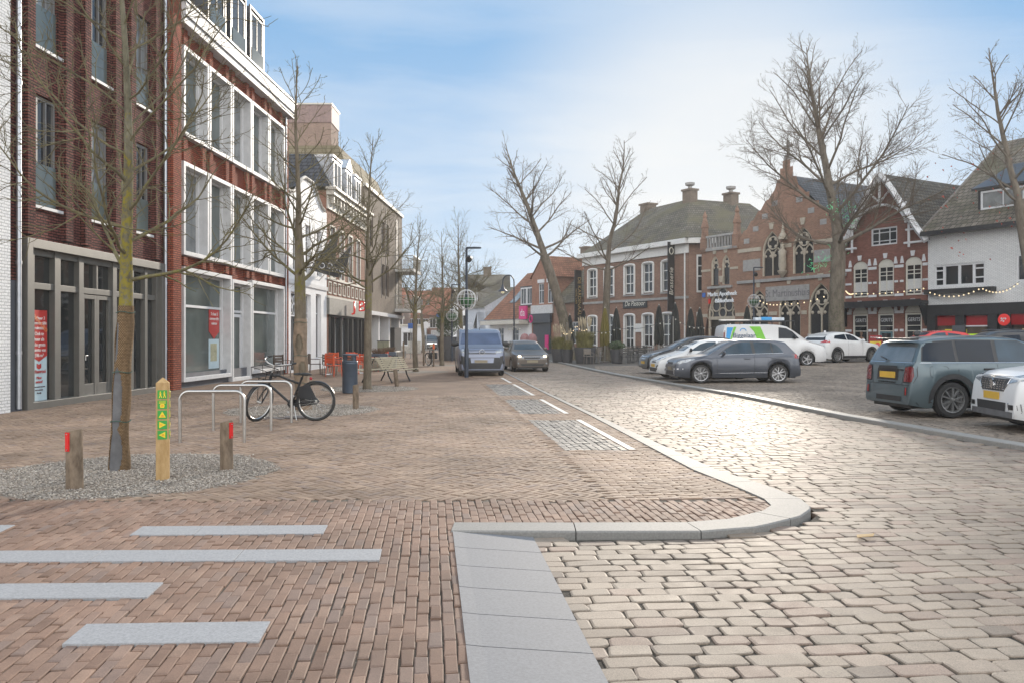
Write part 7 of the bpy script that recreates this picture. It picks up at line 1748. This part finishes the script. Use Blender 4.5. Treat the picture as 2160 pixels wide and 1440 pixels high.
for k, (px_, Y, m, l) in enumerate(((1276,52,OLIV,'mossy yellow green closed parasol left of the pub door'),(1300,52.6,CANV,'charcoal closed parasol behind the old lime trunk'),(1390,50,CANV,'charcoal closed parasol between the right hand pub windows'),(1424,48,CANV,'tallest charcoal closed parasol under the pub banner'),(1457,51,CANV,'charcoal closed parasol with mossy tip beside the drainpipe'),(1476,51.4,CANV,'charcoal closed parasol left of the gothic portal'),(1576,49,CANV,'mossy topped charcoal parasol behind the company van'),(1202,58,CANV,'dull closed parasol at the left end of the terrace'),(1231,56,CANV,'closed parasol under the gold lettered banner'))):
    parasol(l, (px_-CX)*Y/F, Y, 3.35 if k in (0,1,2,3,8) else 3.1, m, k)
# terrace chairs of the pub -----------------------------------------------------------
GCH = M('taupe wicker chair', (.20,.175,.15), .7, 0, .2, 30); DCH = M('dark steel chair', (.06,.058,.055), .5)
tp = [(1242,48.6,.3),(1262,49.8,2.4),(1252,52.0,-1.2),(1318,48.8,.1),(1336,49.2,.5),(1352,50.4,-.4),(1345,53,2.2),(1368,53.6,.9),(1325,55,3.0),(1296,56,1.4),(1272,56.5,.5),(1398,54,.6)]
WHERE = ['pale wicker terrace chair right of the plumed grass planter','pale wicker terrace chair turned away, left of the shrub planter','wicker terrace chair behind the plumed planter','dark armed terrace chair right of the shrub planter','dark terrace chair nearest the black compact car','dark terrace chair just left of the black compact car bonnet','terrace chair behind the dark ones by the menu case','terrace chair behind the black compact car','terrace chair in front of the pub door','terrace chair under the mossy yellow parasol','terrace chair by the leftmost lower pub window','terrace chair near the tallest parasol']
p0 = p1 = None
for k, (px_, Y, rz) in enumerate(tp):
    x = (px_-CX)*Y/F; z = float(sqz(x,Y)); dark = k in (3,4,5,6,7)
    q = p1 if dark else p0
    if q is None:
        q = chair('terrace_chair', WHERE[k], DCH if dark else GCH, 'chairs of the pub terrace'); q.location = (x,Y,z); q.rotation_euler.z = rz
        if dark: p1 = q
        else: p0 = q
    else: dup(q, (x,Y,z), rz, WHERE[k])
t0 = None
for px_, Y, l in ((1254,50.3,'square terrace table beside the plumed grass planter'),(1330,51,'square terrace table among the dark chairs'),(1358,52.2,'square terrace table behind the black compact car'),(1300,54,'square terrace table by the pub door')):
    x = (px_-CX)*Y/F; z = float(sqz(x,Y))
    if t0 is None: t0 = table(l, GCH, DCH, 'tables of the pub terrace', .4, True); t0.location = (x,Y,z)
    else: dup(t0, (x,Y,z), .2, l)
# low terrace fence
b = MB(); P = [(5.5,57.5),(9.6,54.5),(12.5,53.2)]
for i in range(2):
    a, c = Vector((*P[i],0)), Vector((*P[i+1],0)); n = int((c-a).length/.16)
    for j in range(n+1): p = a.lerp(c, j/n); z = float(sqz(p.x,p.y)); b.box(p.x-.012,p.x+.012,p.y-.012,p.y+.012,z,z+.9)
    for zz_ in (.15,.88): b.tube([(a.x,a.y,float(sqz(a.x,a.y))+zz_),(c.x,c.y,float(sqz(c.x,c.y))+zz_)], .02, 5)
tag(b.build('terrace_fence', DCH), 'low dark bar fence between pub wall and terrace chairs', 'fence')
# string lights ---------------------------------------------------------------------------
BULB = M('warm bulb', (1.,.78,.48), .3, 0, .02, emit=.9); DIMB = M('clear bulb', (.6,.57,.5), .2, 0, .02)
def string_light(label, pts, sag, n, poles=(), lit=True):
    e = empty('string_lights', (0,0,0), 0, label, 'string lights', 'festoon lights')
    c = MB(); pos_ = []; pp = MB()
    for a, d in zip(pts[:-1], pts[1:]):
        a, d = Vector(a), Vector(d); L_ = [a.lerp(d,t)-Vector((0,0,sag*4*t*(1-t))) for t in np.linspace(0,1,13)]; c.tube(L_, .012, 4)
        for k in range(n): t = (k+.5)/n; p = a.lerp(d,t)-Vector((0,0,sag*4*t*(1-t))); pos_.append(p-Vector((0,0,.05)))
    c.build('cable', BLACK, e); 
    g = MB(); g.ball((0,0,0), .042, 6, 4); b0 = g.build('bulb', BULB if lit else DIMB, e); b0.location = pos_[0]
    for q in pos_[1:]: b1 = b0.copy(); COL.objects.link(b1); b1.location = q
    for q in poles: pp.tube([(q[0],q[1],0),q], .03, 6)
    if poles: pp.build('pole', STEEL, e)
    return e
def pt(px_, py_, Y): return ((px_-CX)*Y/F, Y, zf(py_, Y))
string_light('festoon of warm bulbs hanging over the grass planters', [pt(1183,686,53),pt(1196,702,54),pt(1215,684,55),pt(1240,692,54)], .25, 5, [pt(1196,680,54)])
string_light('festoon of bulbs slung between the parasols before the pub', [pt(1240,690,53),pt(1300,692,50),pt(1420,668,46)], .3, 7, [pt(1420,668,46)], False)
string_light('festoon of bulbs from the pub parasols to the gothic portal', [pt(1420,668,46),pt(1478,690,48),pt(1560,672,51)], .2, 6, (), False)
string_light('festoon of warm bulbs along the gothic windows to the lime trunk', [pt(1600,632,50),pt(1650,640,48.5),pt(1745,622,46.2)], .15, 7)
string_light('festoon of warm bulbs along the black beam of the gable shop house', [pt(1784,612,49.5),pt(1800,618,49),pt(1955,606,45.2)], .12, 12)
string_light('festoon of warm bulbs from the white brick house to the right edge tree', [pt(1957,614,45.2),pt(2070,606,43),pt(2150,594,40.5)], .35, 11)
# shop boards ---------------------------------------------------------------------------------
x, y = 20.55, 46.9; z = float(sqz(x,y)); e = empty('sandwich_board', (x,y,z), -.5, 'red sandwich board with yellow poster standing before the gable shop house', 'sign board')
b = MB(); b.box(-.36,.36,-.04,.04,.05,1.15); b.box(-.33,.33,-.05,.05,1.16,1.38); b.build('frame', REDP, e, bevel=.01); b = MB(); b.box(-.29,.29,-.048,-.041,.15,1.05); p = b.build('poster', YEL, e); b = MB(); b.box(-.2,.05,-.054,-.049,.25,.7); b.box(.08,.25,-.054,-.049,.3,.6); b.build('poster_picture', M('purple picture', (.2,.12,.35), .5, 0, .5, 10), p)
b = MB(); b.lathe([(.13,0),(.13,.012)], 16, Matrix.Translation((.12,-.049,.86)) @ Matrix.Rotation(PI/2,4,'X')); p2 = b.build('price_spot', RED, p); text('1+1', .13, WHITE, p2, (.12,-.064,.86)); text('Kruidvat', .15, WHITE, e, (0,-.055,1.27))
x, y = 24.0, 44.6; e = empty('menu_board', (x,y,float(sqz(x,y))), -.5, 'small dark notice board at the foot of the white brick house', 'sign board'); b = MB(); b.box(-.3,.3,-.03,.03,.9,1.9); b.box(-.03,.03,-.02,.02,0,.9); b.build('frame', DARK, e); b = MB(); b.box(-.22,.22,-.04,-.032,1.0,1.5); b.build('notice', M('pale notice', (.5,.5,.55), .5), e)
for x, y, l in ((1.1,72,'left pink hooded terrace seat near the drugstore'),(1.75,71.5,'right pink hooded terrace seat near the drugstore')):
    e = empty('hooded_chair', (x,y,0), 0, l, 'chair', 'pink hooded seats'); b = MB(); b.lathe([(.34,0),(.36,.5),(.42,1.1),(.4,1.5),(.28,1.8),(.02,1.92)], 14); b.build('shell', M('dusty rose wicker', (.3,.16,.16), .8, 0, .2, 14), e, smooth=50); b = MB(); b.box(-.26,.26,-.42,-.2,.42,.5); b.build('seat', CREAM, e)
# shrubs and litter
b = MB(); rr = random.Random(9)
for k in range(30):
    a = rr.random()*6.3; x = rr.uniform(-4.5, 2.); y = rr.uniform(7.2, 17); s_ = rr.uniform(.012,.035)
    b.add([(x,y,.012),(x+s_*math.cos(a),y+s_*math.sin(a),.02),(x+s_*.6*math.cos(a+1.2),y+s_*.6*math.sin(a+1.2),.014)], [(0,1,2)])
tag(b.build('fallen_leaves', M('dry leaf', (.12,.075,.04), .9, 0, .3), smooth='raw'), 'scattered dry leaf scraps on the paving', 'leaves', None, 'stuff')
x, y = gp(1808, 1138, RZ); b = MB(); b.add([(0,0,.012),(.14,.03,.016),(.18,.10,.02),(.03,.08,.014),(0,0,.009),(.14,.03,.013),(.18,.10,.017),(.03,.08,.011)], [(0,1,2,3),(7,6,5,4),(0,4,5,1),(1,5,6,2),(2,6,7,3),(3,7,4,0)]); o = tag(b.build('leaf', M('tan leaf', (.38,.25,.11), .8)), 'single tan leaf lying on the cobbles', 'leaf'); o.location = (x, y, RZ+.01)
x, y = gp(1480, 905, RZ)
# ------------------------------------------------------------------ light, sky, camera
SUN_AZ, SUN_EL = math.radians(16.0), math.radians(16.0)     # azimuth measured from straight ahead to the right
sd = Vector((math.sin(SUN_AZ)*math.cos(SUN_EL), math.cos(SUN_AZ)*math.cos(SUN_EL), math.sin(SUN_EL)))
su = bpy.data.lights.new('sun', 'SUN'); su.energy = 4.8; su.angle = math.radians(4); su.color = (1, .89, .75)
so = bpy.data.objects.new('sun', su); COL.objects.link(so); so.rotation_euler = (-sd).to_track_quat('-Z', 'Y').to_euler()
w = bpy.data.worlds.new('World'); S.world = w; w.use_nodes = True; nt = w.node_tree; bg = nt.nodes['Background']
sky = nd(nt, 'ShaderNodeTexSky', sky_type='NISHITA'); sky.sun_disc = False; sky.sun_elevation = SUN_EL; sky.sun_rotation = SUN_AZ
sky.air_density = 1.0; sky.dust_density = .4; sky.ozone_density = 3.0; sky.altitude = 20
tc = nd(nt, 'ShaderNodeTexCoord'); sp = nd(nt, 'ShaderNodeSeparateXYZ'); nt.links.new(tc.outputs['Generated'], sp.inputs[0])
zz_ = maprange(nt, sp.outputs[2], 0, 1, .12, 1.12)
def div(a, b_):
    m = nd(nt, 'ShaderNodeMath', operation='DIVIDE'); nt.links.new(a, m.inputs[0]); nt.links.new(b_, m.inputs[1]); return m.outputs[0]
cb = nd(nt, 'ShaderNodeCombineXYZ'); nt.links.new(div(sp.outputs[0], zz_), cb.inputs[0]); nt.links.new(div(sp.outputs[1], zz_), cb.inputs[1])
mp = nd(nt, 'ShaderNodeMapping'); mp.inputs['Scale'].default_value = (.55, 1.1, 1); mp.inputs['Rotation'].default_value = (0,0,.5); mp.inputs['Location'].default_value = (.7,.3,0); nt.links.new(cb.outputs[0], mp.inputs[0])
n = nd(nt, 'ShaderNodeTexNoise'); n.inputs['Scale'].default_value = 1.0; n.inputs['Detail'].default_value = 9; n.inputs['Roughness'].default_value = .55; n.inputs['Distortion'].default_value = .4; nt.links.new(mp.outputs[0], n.inputs['Vector'])
cl = maprange(nt, n.outputs[0], .46, .74, 0, .5)
# warm glow round the sun, painted into the sky colour
dt = nd(nt, 'ShaderNodeVectorMath', operation='DOT_PRODUCT'); nt.links.new(tc.outputs['Generated'], dt.inputs[0]); dt.inputs[1].default_value = Vector((math.sin(.25)*math.cos(.20), math.cos(.25)*math.cos(.20), math.sin(.20)))
gl = maprange(nt, dt.outputs['Value'], .95, .997, 0, .8)
pw = nd(nt, 'ShaderNodeMath', operation='POWER'); nt.links.new(gl, pw.inputs[0]); pw.inputs[1].default_value = 1.6
mx = nd(nt, 'ShaderNodeMath', operation='MAXIMUM'); nt.links.new(cl, mx.inputs[0]); nt.links.new(pw.outputs[0], mx.inputs[1])
veil = mixc(nt, (11.2, 12.9, 14.6), (4.2, 7.8, 12.4), maprange(nt, sp.outputs[2], .0, .34, 0, 1))   # thin high haze: pale at the horizon, blue above
base = mixc(nt, mixc(nt, sky.outputs[0], (.84, 1.0, 1.26), 1.0, 'MULTIPLY'), veil, .94)
CLOUD = 15.2
col = mixc(nt, base, (CLOUD, CLOUD*1.0, CLOUD*1.0), cl)
col = mixc(nt, col, (15.6, 15.1, 14.2), pw.outputs[0])
# unseen bright cloud, added overhead and behind the viewer to lift shaded fronts
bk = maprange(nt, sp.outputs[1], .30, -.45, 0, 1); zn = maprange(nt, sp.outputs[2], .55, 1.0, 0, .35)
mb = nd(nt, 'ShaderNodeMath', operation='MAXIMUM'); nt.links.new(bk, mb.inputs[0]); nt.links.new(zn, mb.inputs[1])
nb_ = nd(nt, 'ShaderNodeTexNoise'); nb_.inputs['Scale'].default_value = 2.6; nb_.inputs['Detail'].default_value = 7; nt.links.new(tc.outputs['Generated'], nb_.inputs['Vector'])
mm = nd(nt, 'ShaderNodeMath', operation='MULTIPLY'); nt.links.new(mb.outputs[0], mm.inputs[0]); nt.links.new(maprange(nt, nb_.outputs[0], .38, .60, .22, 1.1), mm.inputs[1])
FILL_CLOUD = 42.
col = mixc(nt, col, (FILL_CLOUD, FILL_CLOUD*.99, FILL_CLOUD*.97), mm.outputs[0])
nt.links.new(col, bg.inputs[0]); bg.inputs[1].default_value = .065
cam = bpy.data.cameras.new('camera'); co = bpy.data.objects.new('camera', cam); COL.objects.link(co); S.camera = co
co.location = (0, 0, H); co.rotation_euler = (PI/2, 0, 0); cam.sensor_width = 36; cam.lens = F/2160*36
cam.shift_x = 0; cam.shift_y = -8/2160; cam.clip_start = .05; cam.clip_end = 2000
S.view_settings.view_transform = 'Standard'; S.view_settings.look = 'None'; S.view_settings.exposure = 0.04; S.view_settings.gamma = 1
S.cycles.max_bounces = 6; S.cycles.use_denoising = True
S.render.resolution_x, S.render.resolution_y = 1024, 682

# thin sunlit air over the square
vm = bpy.data.materials.new('haze air'); vm.use_nodes = True; vt = vm.node_tree; vt.nodes.remove(vt.nodes['Principled BSDF'])
pv = nd(vt, 'ShaderNodeVolumePrincipled'); pv.inputs['Color'].default_value = (.95,.94,.92,1); pv.inputs['Density'].default_value = .0007; pv.inputs['Anisotropy'].default_value = .3
vt.links.new(pv.outputs[0], vt.nodes['Material Output'].inputs['Volume'])
b = MB(); b.box(-90, 90, -12, 175, -1.2, 21); tag(b.build('haze', vm), kind='stuff')
